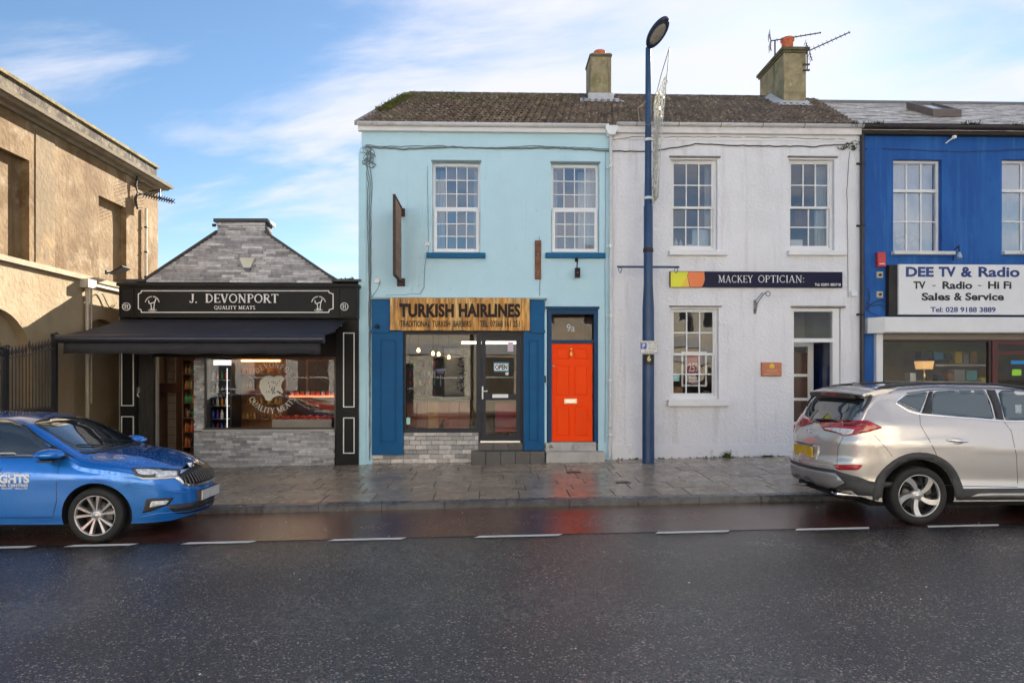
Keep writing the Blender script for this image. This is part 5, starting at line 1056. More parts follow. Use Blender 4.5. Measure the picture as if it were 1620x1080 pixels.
# ================================================================== BUTCHER
XU0, XU1 = W(188, 600)[0], XT0-.006
bu = empty('butcher_shop', ((XU0+XU1)/2, 0, 0), 'small single storey butcher shop with a stone gable and black fascia', 'shop')
stm = [unit_stone(M_('split_stone_%s' % nm, c, .8, var=.3, vscale=10, bump=.6, bscale=35, objrand=.18)) for nm, c in (('mid',(.40,.40,.42)), ('dark',(.33,.33,.35)), ('pale',(.52,.52,.54)), ('light',(.60,.60,.62)), ('grey',(.46,.46,.475)))]
P = [W(x, y) for x, y in ((232,447),(232,440),(344,368),(344,351),(420,351),(420,368),(527,441),(527,447))]
mb = MB(); mb.prism(P, .0, .42); gbl = mb.build('gable_wall', M_('stone_joint', (.14,.14,.15), .9), bu)
poly = P
def inpoly(x_, z_, poly=P):
    c = False; n = len(poly); j = n-1
    for i in range(n):
        if (poly[i][1] > z_) != (poly[j][1] > z_) and x_ < (poly[j][0]-poly[i][0])*(z_-poly[i][1])/(poly[j][1]-poly[i][1])+poly[i][0]: c = not c
        j = i
    return c
n_st = stone_courses(gbl, stm, P[0][0], P[-1][0], P[0][1]+.005, P[3][1]-.01, -.004, .052, (.34,.25,.42,.30), inpoly, rg=random.Random(21), dep=.02, joint=.003)
# small filler stones along the rake, one joined part
# coping
cop = M_('dark_coping', (.045,.045,.05), .55, var=.2)
def rail(pts, y0, y1, t, m, name, par):
    mb = MB()
    for i in range(len(pts)-1):
        (x0, z0), (x1, z1) = pts[i], pts[i+1]; mb.add([(x0,y0,z0),(x1,y0,z1),(x1,y1,z1),(x0,y1,z0),(x0,y0,z0+t),(x1,y0,z1+t),(x1,y1,z1+t),(x0,y1,z0+t)], [(0,3,2,1),(4,5,6,7),(0,1,5,4),(1,2,6,5),(2,3,7,6),(3,0,4,7)])
    return mb.build(name, m, par)
rail([W(186,446), W(232,446)], -.10, .3, .045, cop, 'coping', gbl); rail([W(231,444), W(344,369)], -.07, .42, .05, cop, 'coping', gbl); rail([W(420,369), W(527,442)], -.07, .42, .05, cop, 'coping', gbl); rail([W(526,446), W(572,446)], -.10, .3, .045, cop, 'coping', gbl)
rail([W(339,351.5), W(424,351.5)], -.05, .48, .065, cop, 'chimney_cap', gbl)
mb = MB(); a = R(345,355.5,419,358); mb.box(a[0]-.02, a[1]+.02, -.05, -.03, a[2], a[3]); mb.build('pipe_band', lead, gbl)
for px in (340, 426): x_, z_ = W(px, 357); mb = MB(); mb.lathe((x_, -.04, z_), [(0,-.03),(.03,-.03),(.03,.03),(0,.03)], 'x', 8); mb.build('band_clamp', iron, gbl)
# roof behind
Pr = [W(x, y) for x, y in ((228,444),(382,341),(540,444))]; mb = MB(); mb.prism([(Pr[0][0], Pr[0][1]), (Pr[1][0], Pr[1][1]-.12), (Pr[2][0], Pr[2][1])], .43, 6.0); mb.build('roof', M_('tin_roof', (.34,.31,.28), .6, var=.25, vscale=5), bu)
mb = MB(); mb.box(XU0+.02, XU1-.02, .3, 6.0, P[0][1]-.25, P[0][1]-.03); mb.build('flat_roof', M_('felt_roof', (.06,.06,.06), .9), bu)
for k in range(1):
    mb = MB(); rg = random.Random(88)
    for q_ in range(10): x_, z_ = W(rg.uniform(538,560), 443, .1); tuft(x_, .1, z_, 5, .06, 1.2, rg, mb)
    mb.build('weeds', weed_dark, None, label='small weeds on the right shoulder of the butcher roof', cat='weeds')
# walls
zc0 = W(380, 503)[1]; mb = MB(); mb.box(XU0+.003, XU0+.2, .0, 6.0, -.3, P[0][1]-.04); mb.box(XU1-.2, XU1-.003, .0, 6.0, -.3, P[0][1]-.04); mb.box(XU0+.2, XU1-.2, 5.7, 6.0, -.3, P[0][1]-.26); mb.build('side_wall', M_('butcher_render', (.30,.28,.26), .8), bu)
# fascia
fy = -.26; q = R(189,453,565,503, fy); fsc = empty('shop_sign', ((q[0]+q[1])/2, fy, q[2]), 'black butcher fascia with white serif lettering and a thin white border', 'sign')
mb = MB(); mb.box(q[0], q[1], fy, -.001, q[2], q[3]); mb.build('fascia_box', black_paint, fsc)
mb = MB(); mb.box(q[0]-.03, q[1]+.03, fy-.06, -.002, q[3]+.001, q[3]+.06); mb.build('cornice', black_paint, fsc)
for (a_, b_) in ((189,212),(535,563)):
    a = R(a_,455,b_,501,fy); mb = MB(); mb.frame(a[0], a[1], a[2], a[3], fy-.02, fy-.001, .025); mb.build('end_panel', black_paint, fsc)
wl = M_('sign_white_paint', (.80,.79,.76), .5, var=.1, vscale=12)
def outline_px(pts, wd, y, m, par, name='border'):
    PP = [W(x, z, fy) for x, z in pts]; mb = MB()
    for i in range(len(PP)):
        a, b = Vector(PP[i]), Vector(PP[(i+1) % len(PP)]); d = (b-a).normalized(); nn_ = Vector((-d.y, d.x))*wd/2; a = a-d*wd*.4; b = b+d*wd*.4; e = i*1e-4
        mb.prism([tuple(a+nn_), tuple(b+nn_), tuple(b-nn_), tuple(a-nn_)], y-.003-e, y)
    return mb.build(name, m, par)
outline_px([(224,460),(520,460),(521,463),(527,465),(527,488),(521,490),(520,494),(224,494),(223,490),(219,488),(219,465),(223,463)], .018, fy-.001, wl, fsc)
a = R(301,465,313,479,fy); serif_text('J.', *a, fy-.002, wl, fsc, depth=.02, bold=1.0); a = R(325,465,441,479,fy); serif_text('DEVONPORT', *a, fy-.002, wl, fsc, depth=.02, gap=.03, bold=1.0)
a = R(339,483.5,404,489.5,fy); serif_text('QUALITY MEATS', *a, fy-.002, wl, fsc, depth=.008, gap=.05, bold=1.1)
for px in (241, 504):
    x_, z_ = W(px, 480, fy); mb = MB()
    def stroke(pts, w_, mb=mb, x_=x_, z_=z_):
        A, B = ribbon(pts, w_)
        for i in range(len(pts)-1): mb.prism([(x_+a_, z_+b_) for a_, b_ in (A[i], A[i+1], B[i+1], B[i])], fy-.006-i*1e-4, fy-.001)
    stroke([(-.07,.06),(-.06,.0),(-.03,-.0),(.0,.01),(.05,.03),(.07,.09)], .018); stroke([(-.03,.0),(-.015,-.08),(-.02,-.12)], .014); stroke([(.045,.02),(.03,-.08),(.035,-.12)], .014); stroke([(-.05,-.10),(.05,-.10)], .010); stroke([(-.045,-.125),(.05,-.125)], .012)
    for k in range(19):
        if k in (9,): continue
        a = radians(165-k*150/18); c_, s_ = cos(a), sin(a); mb.prism([(x_+.135*c_-.007, z_+.135*s_-.01), (x_+.135*c_+.006, z_+.135*s_-.01), (x_+.135*c_+.007, z_+.135*s_+.012), (x_+.135*c_-.006, z_+.135*s_+.012)], fy-.005-k*1e-5, fy-.001)
    for k in range(7):
        a = radians(240+k*10); mb.prism([(x_+.15*cos(a)-.006, z_+.15*sin(a)-.008), (x_+.15*cos(a)+.006, z_+.15*sin(a)-.008), (x_+.15*cos(a)+.006, z_+.15*sin(a)+.008), (x_+.15*cos(a)-.006, z_+.15*sin(a)+.008)], fy-.005-k*1e-5, fy-.001)
    mb.build('emblem', wl, fsc)
for px in (200.5, 545):
    x_, z_ = W(px, 485, fy); mb = MB(); n = 24
    for (r0, r1) in ((.066,.078),):
        for k in range(n):
            a, b = 2*pi*k/n, 2*pi*(k+1)/n; mb.prism([(x_+r0*cos(a), z_+r0*sin(a)), (x_+r1*cos(a), z_+r1*sin(a)), (x_+r1*cos(b), z_+r1*sin(b)), (x_+r0*cos(b), z_+r0*sin(b))], fy-.024, fy-.0005)
    for s_ in (-.02, .02): mb.prism([(x_+s_-.007, z_-.04), (x_+s_+.007, z_-.04), (x_+s_+.007, z_+.04), (x_+s_-.018, z_+.032), (x_+s_-.018, z_+.022), (x_+s_-.007, z_+.026)], fy-.023-abs(s_)*.01, fy-.0005)
    mb.build('house_number', wl, fsc)
# alarm
x_, z_ = W(393, 418); mb = MB(); mb.prism([(x_-.145, z_+.10), (x_-.12, z_+.115), (x_+.12, z_+.115), (x_+.145, z_+.10), (x_+.07, z_-.08), (x_-.07, z_-.08)], -.09, -.01); al2 = mb.build('alarm_box', M_('alarm_cream', (.60,.60,.50), .5), None, label='cream alarm box with a blue base in the middle of the stone gable', cat='alarm box'); mb = MB(); mb.prism([(x_-.07, z_-.081), (x_+.07, z_-.081), (x_+.04, z_-.14), (x_-.04, z_-.14)], -.088, -.011); mb.build('strobe', M_('strobe_blue', (.02,.03,.12), .2), al2)
# awning
AY = -1.95; aw = empty('awning', (-5.2, -1.0, 2.3), 'long dark navy fabric awning with a hanging valance over the butcher shopfront', 'awning')
awm = M_('awning_fabric', (.018,.019,.030), .75, var=.15, vscale=3, bump=.1, bscale=200, stain=(.028,.029,.042), sscale=2, sth=.55); 
ta, tb = W(192,505,-.24), W(548,505,-.24); fa_, fb_ = W(92,531,AY), W(511,527,AY); n = 14; vs_ = []
for i in range(n+1):
    u = i/n
    for j in range(6):
        v = j/5; x_ = (ta[0]*(1-u)+tb[0]*u)*(1-v)+(fa_[0]*(1-u)+fb_[0]*u)*v; z_ = ta[1]*(1-v)+fa_[1]*v-.025*sin(pi*v)-.010*sin(pi*v)*(1+sin(i*2.3)); vs_.append((x_, -.24*(1-v)+AY*v, z_))
mb = MB(); mb.add(vs_, [(i*6+j, i*6+j+1, (i+1)*6+j+1, (i+1)*6+j) for i in range(n) for j in range(5)], True); fbr = mb.build('fabric', awm, aw); so_ = fbr.modifiers.new('t', 'SOLIDIFY'); so_.thickness = .006
zr_ = W(300,536,AY)[1]; mb = MB(); mb.tube([(fa_[0]-.02, AY, zr_), (fb_[0]+.02, AY, zr_)], .075, 14); mb.build('front_bar', M_('awning_bar', (.022,.023,.036), .35, var=.1), aw)
va, vb = W(101,545,AY), W(507,545,AY); zv0 = W(300,559.5,AY)[1]; vs_ = []; n = 40
for i in range(n+1):
    x_ = va[0]+(vb[0]-va[0])*i/n; yy = AY-.02+.012*sin(i*1.3); vs_ += [(x_, AY, zr_-.03), (x_, yy, zv0+.01*sin(i*.9))]
mb = MB(); mb.add(vs_, [(2*i, 2*i+2, 2*i+3, 2*i+1) for i in range(n)], True); vl = mb.build('valance', M_('valance_fabric', (.028,.028,.032), .85, var=.25, vscale=4), aw); so_ = vl.modifiers.new('t', 'SOLIDIFY'); so_.thickness = .004
for t_ in (.06, .94):
    x0_ = ta[0]*(1-t_)+tb[0]*t_; x1_ = fa_[0]*(1-t_)+fb_[0]*t_; mb = MB(); mb.tube([(x0_, -.15, ta[1]-.12), (x0_*.4+x1_*.6+.25, -1.1, ta[1]-.28), (x1_, AY, zr_)], .025, 8); mb.build('folding_arm', iron, aw)
x_, z_ = W(532, 514, -.15); mb = MB(); mb.box(x_-.4, x_+.1, -.2, -.1, z_-.02, z_+.02); mb.build('cassette', MATS['sign_white_paint'], aw)
# shopfront
a = R(190,503,213,716); mb = MB()
def butcher_pil(r0, r1, inner_px, label=None):
    a = R(r0,503,r1,734,-.09); mb = MB(); mb.box(a[0], a[1], -.09, .1, -.25, zc0-.001); p_ = mb.build('pilaster', black_paint, bu)
    for (x0, y0, x1, y1) in inner_px:
        b = R(x0,y0,x1,y1,-.09); m_ = MB(); m_.frame(b[0], b[1], b[2], b[3], -.105, -.091, .018); m_.build('white_moulding', wl, p_); m_ = MB(); m_.bbox_(b[0]+.03, b[1]-.03, -.099, -.0912, b[2]+.03, b[3]-.03, .006); m_.build('raised_panel', black_paint, p_)
butcher_pil(190,216,[(192,548,212,642),(192,658,212,722)]); butcher_pil(531,567,[(543,526,561,644),(543,660,561,717)])
a = R(216,530,243,734); mb = MB(); mb.box(a[0], a[1], -.02, .08, -.2, zc0-.1); rs = mb.build('shutter_post', M_('worn_black_wood', (.03,.028,.026), .7, var=.5, vscale=8, bump=.3, stretch=(4,4,.6)), bu)
x_, z_ = W(221, 617); mb = MB(); mb.box(x_-.02, x_+.02, -.045, -.021, z_-.05, z_+.06); mb.tube([(x_, -.05, z_-.04), (x_-.01, -.07, z_-.10), (x_+.02, -.05, z_-.13)], .012, 6); mb.build('lock', steel, rs)
a = R(232,530,246,734,.05); mb = MB(); mb.box(a[0], a[1], .09, .2, -.2, zc0-.1); mb.build('door_jamb', M_('grey_jamb', (.40,.38,.36), .6), bu)
mb = MB(); mb.box(W(243,600)[0], XU1-.2, .0, .12, W(300,566)[1]+.02, zc0-.001); mb.build('header', black_paint, bu)
# pier and riser in stone
pr = R(307,560,323,734); rsr = R(323,681,530,734); mb = MB(); mb.box(pr[0]+.01, pr[1], .01, .3, -.3, W(300,566)[1]); mb.box(pr[1], rsr[1], .011, .3, -.3, rsr[3]-.012); rso = mb.build('stall_riser', MATS['stone_joint'], bu)
stone_courses(rso, stm, pr[0], pr[1], rsr[3], W(300,566)[1], 0, .050, (.2,.14), rg=random.Random(1), joint=.003, dep=.02)
stone_courses(rso, stm, pr[0], rsr[1], -.16, rsr[3]-.02, 0, .050, (.34,.24,.42,.28), rg=random.Random(2), joint=.003, dep=.02)
mb = MB(); mb.box(pr[1]-.02, rsr[1], -.05, .1, rsr[3]-.012, rsr[3]+.02); mb.build('sill', M_('pale_sill', (.50,.48,.47), .5), bu)
wb = R(322,562,531,678.5); mb = MB(); mb.frame(wb[0], wb[1], wb[2], wb[3], .03, .1, .035, .03, .03); bw = mb.build('shop_window', M_('bronze_frame', (.05,.045,.045), .4), bu); mb = MB(); mb.add([(wb[0]+.035,.06,wb[2]+.03),(wb[1]-.035,.06,wb[2]+.03),(wb[1]-.035,.06,wb[3]-.03),(wb[0]+.035,.06,wb[3]-.03)], [(0,1,2,3)]); mb.build('pane', pane_shop, bw, normals=False)
# window decal
dcl = M_('window_decal', (.62,.60,.55), .6, var=.1, vscale=20); x_, z_ = W(431, 613, .06)
d_ = empty('window_decal', (x_, .05, z_), 'round white decal with an animal head and curved lettering on the butcher glass', 'decal')
serif_text('J. DEVONPORT', 0,0,0,0, .052, dcl, d_, depth=.002, gap=.25, bold=1.1, arcs=(x_, z_, .40, 90, 138, .115, True))
serif_text('QUALITY MEATS', 0,0,0,0, .052, dcl, d_, depth=.002, gap=.25, bold=1.1, arcs=(x_, z_-.0, .52, -90, 128, .115, False))
hp = [(-.26,.02),(-.24,.14),(-.15,.22),(-.05,.25),(.03,.21),(.10,.24),(.2,.23),(.25,.17),(.2,.12),(.17,.02),(.22,-.08),(.17,-.15),(.08,-.17),(.02,-.2),(-.04,-.27),(-.13,-.25),(-.16,-.17),(-.22,-.10)]
mb = MB(); mb.prism([(x_+a_, z_+b_) for a_, b_ in hp], .048, .052); mb.build('head_shape', dcl, d_)
mb = MB(); rg = random.Random(10)
for k in range(26):
    a0_ = rg.uniform(-.12,.14), rg.uniform(-.14,.13); an = rg.uniform(.6,1.6); ln = rg.uniform(.03,.07); mb.prism([(x_+a0_[0], z_+a0_[1]), (x_+a0_[0]+.014, z_+a0_[1]), (x_+a0_[0]+cos(an)*ln+.006, z_+a0_[1]+sin(an)*ln), (x_+a0_[0]+cos(an)*ln, z_+a0_[1]+sin(an)*ln)], .0455-k*1e-5, .0478)
mb.prism([(x_+.10,z_-.06),(x_+.26,z_-.15),(x_+.25,z_-.17),(x_+.09,z_-.08)], .0455, .0478); mb.build('head_lines', black_m, d_)
# interior
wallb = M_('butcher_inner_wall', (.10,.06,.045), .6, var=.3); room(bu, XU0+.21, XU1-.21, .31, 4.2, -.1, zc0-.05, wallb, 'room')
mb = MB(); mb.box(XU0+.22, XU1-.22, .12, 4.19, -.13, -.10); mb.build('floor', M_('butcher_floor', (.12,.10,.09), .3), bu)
brd = M_('panelled_boards', (.34,.27,.22), .6, var=.1)
dx0, _ = W(246, 600, .5); dx1, _ = W(300, 600, 1.4)
bp = empty('boarded_wall', (dx0, 1.2, 0), 'pale horizontal boarded partition seen through the butcher doorway', 'partition')
for k in range(15): z_0 = -.1+k*.175; mb = MB(); mb.bbox_(XU0+.25, dx1-.35, 1.5, 1.53, z_0+.004, z_0+.17, .006); mb.build('board', brd, bp)
q = R(247,602,281,612,1.3); mb = MB(); mb.box(q[0]-.2, q[1], 1.0, 1.45, q[2]-.12, q[3]-.05); mb.build('counter', M_('dark_counter', (.09,.04,.035), .4), None, label='small dark counter inside the butcher doorway', cat='counter')
def shelves(r, Y, dpt, nsh, label, m, cols, per, hb, rb, grp, lab, z0=None):
    e = empty('shelf_unit', ((r[0]+r[1])/2, Y, r[2]), label, 'shelf unit'); mb = MB(); mb.box(r[0], r[0]+.025, Y, Y+dpt, r[2], r[3]); mb.build('side_panel', m, e); mb = MB(); mb.box(r[1]-.025, r[1], Y, Y+dpt, r[2], r[3]); mb.build('side_panel', m, e); mb = MB(); mb.box(r[0]+.025, r[1]-.025, Y+dpt-.02, Y+dpt, r[2], r[3]); mb.build('back_panel', m, e)
    rg = random.Random(int(abs(r[0])*100))
    for i in range(nsh+1):
        z_0 = r[2]+(r[3]-r[2]-.02)*i/nsh; mb = MB(); mb.box(r[0]+.025, r[1]-.025, Y, Y+dpt-.02, z_0, z_0+.02); mb.build('shelf', m, e)
        if i < nsh:
            for j in range(per): bottle(r[0]+.06+(r[1]-r[0]-.12)*j/max(1, per-1), Y+.06, z_0+.02, hb*rg.uniform(.85,1.1), rb, rg.choice(cols), lab, grp)
    return e
r = R(288,568,309,716,.9); shelves((r[0], r[1], -.1, r[3]), .9, .35, 7, 'tall dark shelf unit of bottles inside the butcher doorway', old_wood, [bcols[1],bcols[5],bcols[2],bcols[6],bcols[1]], 5, .20, .030, 'bottles in the butcher doorway shelves', 'bottle on the tall shelf unit inside the butcher doorway')
# drinks fridge
r = R(328,567,366,700,.55); fg = empty('drinks_fridge', ((r[0]+r[1])/2, .55, -.1), 'upright glass door drinks fridge with a lit header inside the butcher window', 'fridge')
mb = MB(); mb.box(r[0], r[0]+.03, .55, 1.1, -.1, r[3]); mb.box(r[1]-.03, r[1], .55, 1.1, -.1, r[3]); mb.box(r[0]+.03, r[1]-.03, 1.07, 1.1, -.1, r[3]); mb.box(r[0]+.03, r[1]-.03, .55, 1.07, -.1, .5); mb.build('cabinet', black_m, fg)
lit = M_('lit_panel', (1,1,1), .5, emit=(.95,.97,1), estr=.22); mb = MB(); mb.box(r[0]+.13, r[1]-.0, .535, .549, r[3]-.14, r[3]-.03); mb.build('header_light', lit, fg); mb = MB(); mb.box(r[1]-.115, r[1]-.10, .60, .615, .6, r[3]-.2); mb.build('inner_tube', lit, fg)
for k in range(5):
    z_0 = .55+k*.27; mb = MB(); mb.box(r[0]+.03, r[1]-.03, .62, 1.05, z_0, z_0+.012); mb.build('shelf', steel, fg)
    for j in range(4): bottle(r[0]+.07+j*.09, .68, z_0+.012, .19, .030, rg.choice(bcols), 'drink bottle in the lit fridge inside the butcher window', 'drinks in the butcher fridge')
oak = M_('oak', (.36,.17,.07), .5, var=.2, stretch=(5,5,.6)); r = R(368,567,441,676,1.3)
shelves((r[0], r[1], r[2]-.5, r[3]), 1.5, .4, 6, 'wide oak shelf unit of jars in the middle of the butcher window', oak, [M_('jar_amber', (.55,.27,.05), .3), M_('jar_gold', (.6,.40,.08), .3), bcols[1], M_('jar_brown', (.25,.10,.04), .3)], 12, .14, .035, 'jars on the oak shelves', 'jar on the oak shelf unit inside the butcher window')
mb = MB(); mb.box(r[0]+.03, r[1]-.03, 1.46, 1.49, r[3]-.06, r[3]-.03); mb.build('display_light', M_('warm_lit', (1,.8,.5), .5, emit=(1,.6,.22), estr=2), None, label='warm strip light over the oak jar shelves in the butcher shop', cat='light')
r = R(484,568,560,640,1.8); mb = MB(); mb.frame(r[0], r[1], r[2], r[3], 1.8, 1.85, .05); mb.build('doorway_frame', oak, None, label='pale wooden doorway frame at the back right of the butcher shop', cat='frame')
x_, z_ = W(519, 585, 1.9); mb = MB(); mb.lathe((x_, 1.9, z_), [(0,0),(.26,0),(.28,-.02),(.28,.03),(0,.03)], 'y', 32); ck = mb.build('wall_clock', M_('clock_face', (.20,.15,.10), .6, var=.2), None, label='large brown round clock at the back of the butcher shop', cat='clock'); mb = MB()
for k in range(12): a = k*pi/6; mb.tube([(x_+.2*cos(a), 1.88, z_+.2*sin(a)), (x_+.25*cos(a), 1.88, z_+.25*sin(a))], .006, 4)
mb.tube([(x_, 1.875, z_), (x_+.1, 1.875, z_+.1)], .007, 4); mb.tube([(x_, 1.875, z_), (x_-.15, 1.875, z_+.06)], .006, 4); mb.build('clock_hands', black_m, ck)
r = R(440,640,535,676,.9); ctr = empty('meat_counter', ((r[0]+r[1])/2, .7, 0), 'refrigerated meat counter with a lit top at the right of the butcher window', 'counter'); mb = MB(); mb.box(r[0], r[1]-.05, .5, 1.2, -.1, r[2]+.2); mb.build('counter_body', M_('counter_white', (.35,.33,.32), .4), ctr)
meat = M_('red_meat', (.42,.05,.035), .35, var=.5, vscale=14); mb = MB(); rg = random.Random(3)
k = 0
for row_ in range(2):
    for j in range(8):
        x_ = r[0]+.08+j*(r[1]-r[0]-.2)/7; y_ = .6+row_*.28; s_ = rg.uniform(.05,.075); me_ = MB(); me_.lathe((x_, y_, r[2]+.2), [(0,0),(s_*1.1,0),(s_,s_*.5),(s_*.6,s_*.9),(0,s_)], n=10); me_.build('meat_joint', meat, None, label='joint of red meat laid out on the butcher counter', cat='meat', group='meat on the butcher counter')
pot_r = M_('red_tub', (.5,.10,.06), .4)
for j in range(9):
    x_, z_ = W(462+j*8.2, 622, .85); me_ = MB(); me_.lathe((x_, .85, z_-.045), [(0,0),(.035,0),(.042,.09),(0,.09)], n=12); me_.build('tub', pot_r if j % 3 else MATS['pale_pink'], None, label='small tub in the row above the butcher counter', cat='tub', group='tubs above the butcher counter')
rr2 = R(458,625,535,628,.8); mb = MB(); mb.box(rr2[0], rr2[1]-.05, .75, 1.0, rr2[2], rr2[3]-.005); mb.build('glass_shelf', M_('lit_orange_shelf', (.7,.2,.1), .4, emit=(1,.22,.08), estr=.35), ctr)
mb = MB(); mb.box(-5.6,-4.0,2.2,2.35, zc0-.12, zc0-.07); mb.build('ceiling_light', M_('warm_panel', (1,.8,.6), .5, emit=(1,.72,.45), estr=5), None, label='warm ceiling light strip inside the butcher shop', cat='ceiling light')
# ================================================================== OLD RENDERED BUILDING at the left
def boolean(o, cutters, op='DIFFERENCE'):
    for i, c in enumerate(cutters):
        m = o.modifiers.new('b%d' % i, 'BOOLEAN'); m.operation = op; m.object = c; m.solver = 'EXACT'
    dg = bpy.context.evaluated_depsgraph_get(); me = bpy.data.meshes.new_from_object(o.evaluated_get(dg)); o.modifiers.clear(); old = o.data; o.data = me; bpy.data.meshes.remove(old)
    for c in cutters: bpy.data.objects.remove(c)
    return o
XL = -7.75; YF, YE = -3.75, WX(250, 400, XL)[0]
ob = empty('old_building', (XL, 0, 0), 'tall old ochre rendered building with blind window recesses and an arched recess', 'building')
zmo = 3.56; zco = 5.98; zpa = 6.52
ph_a, ph_b = -9.0, 2.6
up = MB(); up.box(XL-7, XL, YF, YE, zmo, zco); uw = up.build('upper_wall', old_render, ob)
def cutbox(y0, y1, z0, z1, d): m = MB(); m.box(XL-d, XL+.5, y0, y1, z0, z1); return m.build('cut', old_render)
y46, _ = WX(46.5, 300, XL); _, zr1 = WX(46, 254, XL); y157, _ = WX(156, 300, XL); y200, _ = WX(200, 300, XL); _, zr2 = WX(200, 329, XL)
boolean(uw, [cutbox(YF+.35, y46, zmo+.02, zr1, .13), cutbox(y157, y200, zmo+.02, zr2, .12)])
low = MB(); low.box(XL-7, XL, YF, YE, -.6, zmo-.0); lw = low.build('lower_wall', low_render, ob)
def cutarch(yc, zs, r, d):
    pts = [(yc-r, -.7)]+[(yc+r*cos(pi-pi*i/20), zs+r*sin(pi-pi*i/20)) for i in range(21)]+[(yc+r, -.7)]
    m = MB(); m.prismx(pts, XL-d, XL+.5); return m.build('cut', low_render)
boolean(lw, [cutarch(-3.05+.12, 1.93, .86, .16), cutarch(.02, 1.93, .92, .16)]); boolean(lw, [cutarch(-3.05+.12, 1.93, .50, .34)])
for o_ in (uw, lw):
    o_.data.materials.clear(); o_.data.materials.append(old_render if o_ is uw else low_render)
# pale repaired streak between the bays and darker pier
mb = MB(); y62 = WX(60, 300, XL)[0]; y85 = WX(86, 300, XL)[0]
b = MB(); b.box(XL+.001, XL+.012, y62-.07, y85, zmo+.07, zco-.06); b.build('pilaster_strip', M_('greyer_render', (.20,.145,.085), .85, var=.12, vscale=2, bump=.5, bscale=14, stain=(.34,.22,.11), sscale=1.6, sth=.54, spec=.1), ob)
b = MB(); b.box(XL-.0, XL+.06, YF-.05, YE+.05, zmo-.02, zmo+.07); b.build('string_course', M_('cream_moulding', (.38,.31,.21), .8, spec=.1, var=.2, vscale=5, bump=.3), ob)
prof = [(0, zco), (.05, zco), (.07, zco+.05), (.16, zco+.07), (.19, zco+.12), (.24, zco+.13), (.25, zco+.19), (0, zco+.20)]
b = MB(); n = len(prof); vs_ = [(XL+d, YF-.2, z) for d, z in prof]+[(XL+d, YE+d, z) for d, z in prof]; b.add(vs_, [(i, (i+1) % n, (i+1) % n+n, i+n) for i in range(n)]+[tuple(range(n))[::-1], tuple(range(n, 2*n))])
# return of the cornice along the far end
vs2 = [(XL+d, YE+d, z) for d, z in prof]+[(XL-7, YE+d, z) for d, z in prof]; b.add(vs2, [(i, (i+1) % n, (i+1) % n+n, i+n) for i in range(n)]); b.build('cornice', M_('weathered_cornice', (.21,.17,.115), .85, spec=.1, var=.3, vscale=4, bump=.4, stain=(.20,.165,.12), sscale=3, sth=.52), ob)
b = MB(); b.box(XL-7, XL-.02, YF-.1, YE-.02, zco, zpa); b.build('parapet', parapet_m, ob)
b = MB(); b.box(XL-7, XL+.02, YF-.15, YE+.02, zpa, zpa+.055); b.build('parapet_coping', M_('coping_lichen', (.22,.18,.10), .9, spec=.1, var=.4, vscale=6, bump=.5, stain=(.30,.25,.08), sscale=4, sth=.55), ob)
b = MB(); 
q_ = WX(228, 330, XL); p0 = WX(226.5, 330, XL); b.tube([(XL+.06, p0[0], p0[1]), (XL+.06, p0[0], zmo+.1)], .028, 8); dp1 = b.build('downpipe', M_('ochre_pipe', (.66,.57,.43), .5, var=.2, vscale=8), ob)
for z_ in (5.0, 4.45, 3.9): b = MB(); b.lathe((XL+.06, p0[0], z_), [(.03,0),(.04,.01),(.04,.03),(.03,.04)], n=10); b.build('pipe_clip', iron, dp1)
p1 = WX(131.5, 450, XL); b = MB(); b.tube([(XL+.08, p1[0], zmo-.15), (XL+.08, p1[0], -.1)], .036, 10); b.tube([(XL+.08, p1[0]+.12, zmo-.15), (XL+.08, p1[0]+.12, 1.2)], .02, 8); dp2 = b.build('downpipe', M_('cream_pipe', (.42,.36,.27), .5, var=.2, vscale=6, stain=(.3,.25,.18), sscale=6, sth=.6), ob)
b = MB(); b.box(XL+.001, XL+.16, p1[0]-.11, p1[0]+.16, zmo-.17, zmo-.01); b.build('hopper', M_('cream_hopper', (.45,.40,.32), .5, spec=.2), dp2)
b = MB(); b.box(XL+.001, XL+.05, p1[0]+.16, YE-.5, zmo-.10, zmo-.05); b.build('cable_trunking', M_('cream_trunk', (.38,.32,.24), .6), ob)
for k, zz0 in enumerate((.0,)):
    b = MB(); b.tube([(XL+.04, WX(150+i*4, 460, XL)[0], zmo-.26+.10*sin(i*.9)-.02*i) for i in range(9)], .01, 5); b.build('cable', iron, None, label='dark cable curling along the cream wall above the butcher awning', cat='cable')
# floodlight on the wall
y_, z_ = WX(168, 431, XL); fl = empty('wall_floodlight', (XL, y_, z_), 'small black floodlight tilted on the ochre wall above the cream moulding', 'floodlight')
b = MB(); b.box(XL, XL+.04, y_-.05, y_+.05, z_-.04, z_+.04); b.tube([(XL+.03, y_, z_), (XL+.2, y_, z_-.02)], .02, 6); b.build('bracket', black_m, fl); b = MB(); b.add([(XL+.14,y_-.14,z_-.05),(XL+.42,y_-.14,z_+.09),(XL+.42,y_+.14,z_+.09),(XL+.14,y_+.14,z_-.05),(XL+.15,y_-.12,z_+.0),(XL+.36,y_-.12,z_+.13),(XL+.36,y_+.12,z_+.13),(XL+.15,y_+.12,z_+.0)], [(0,3,2,1),(4,5,6,7),(0,1,5,4),(1,2,6,5),(2,3,7,6),(3,0,4,7)]); b.build('lamp_body', black_m, fl)
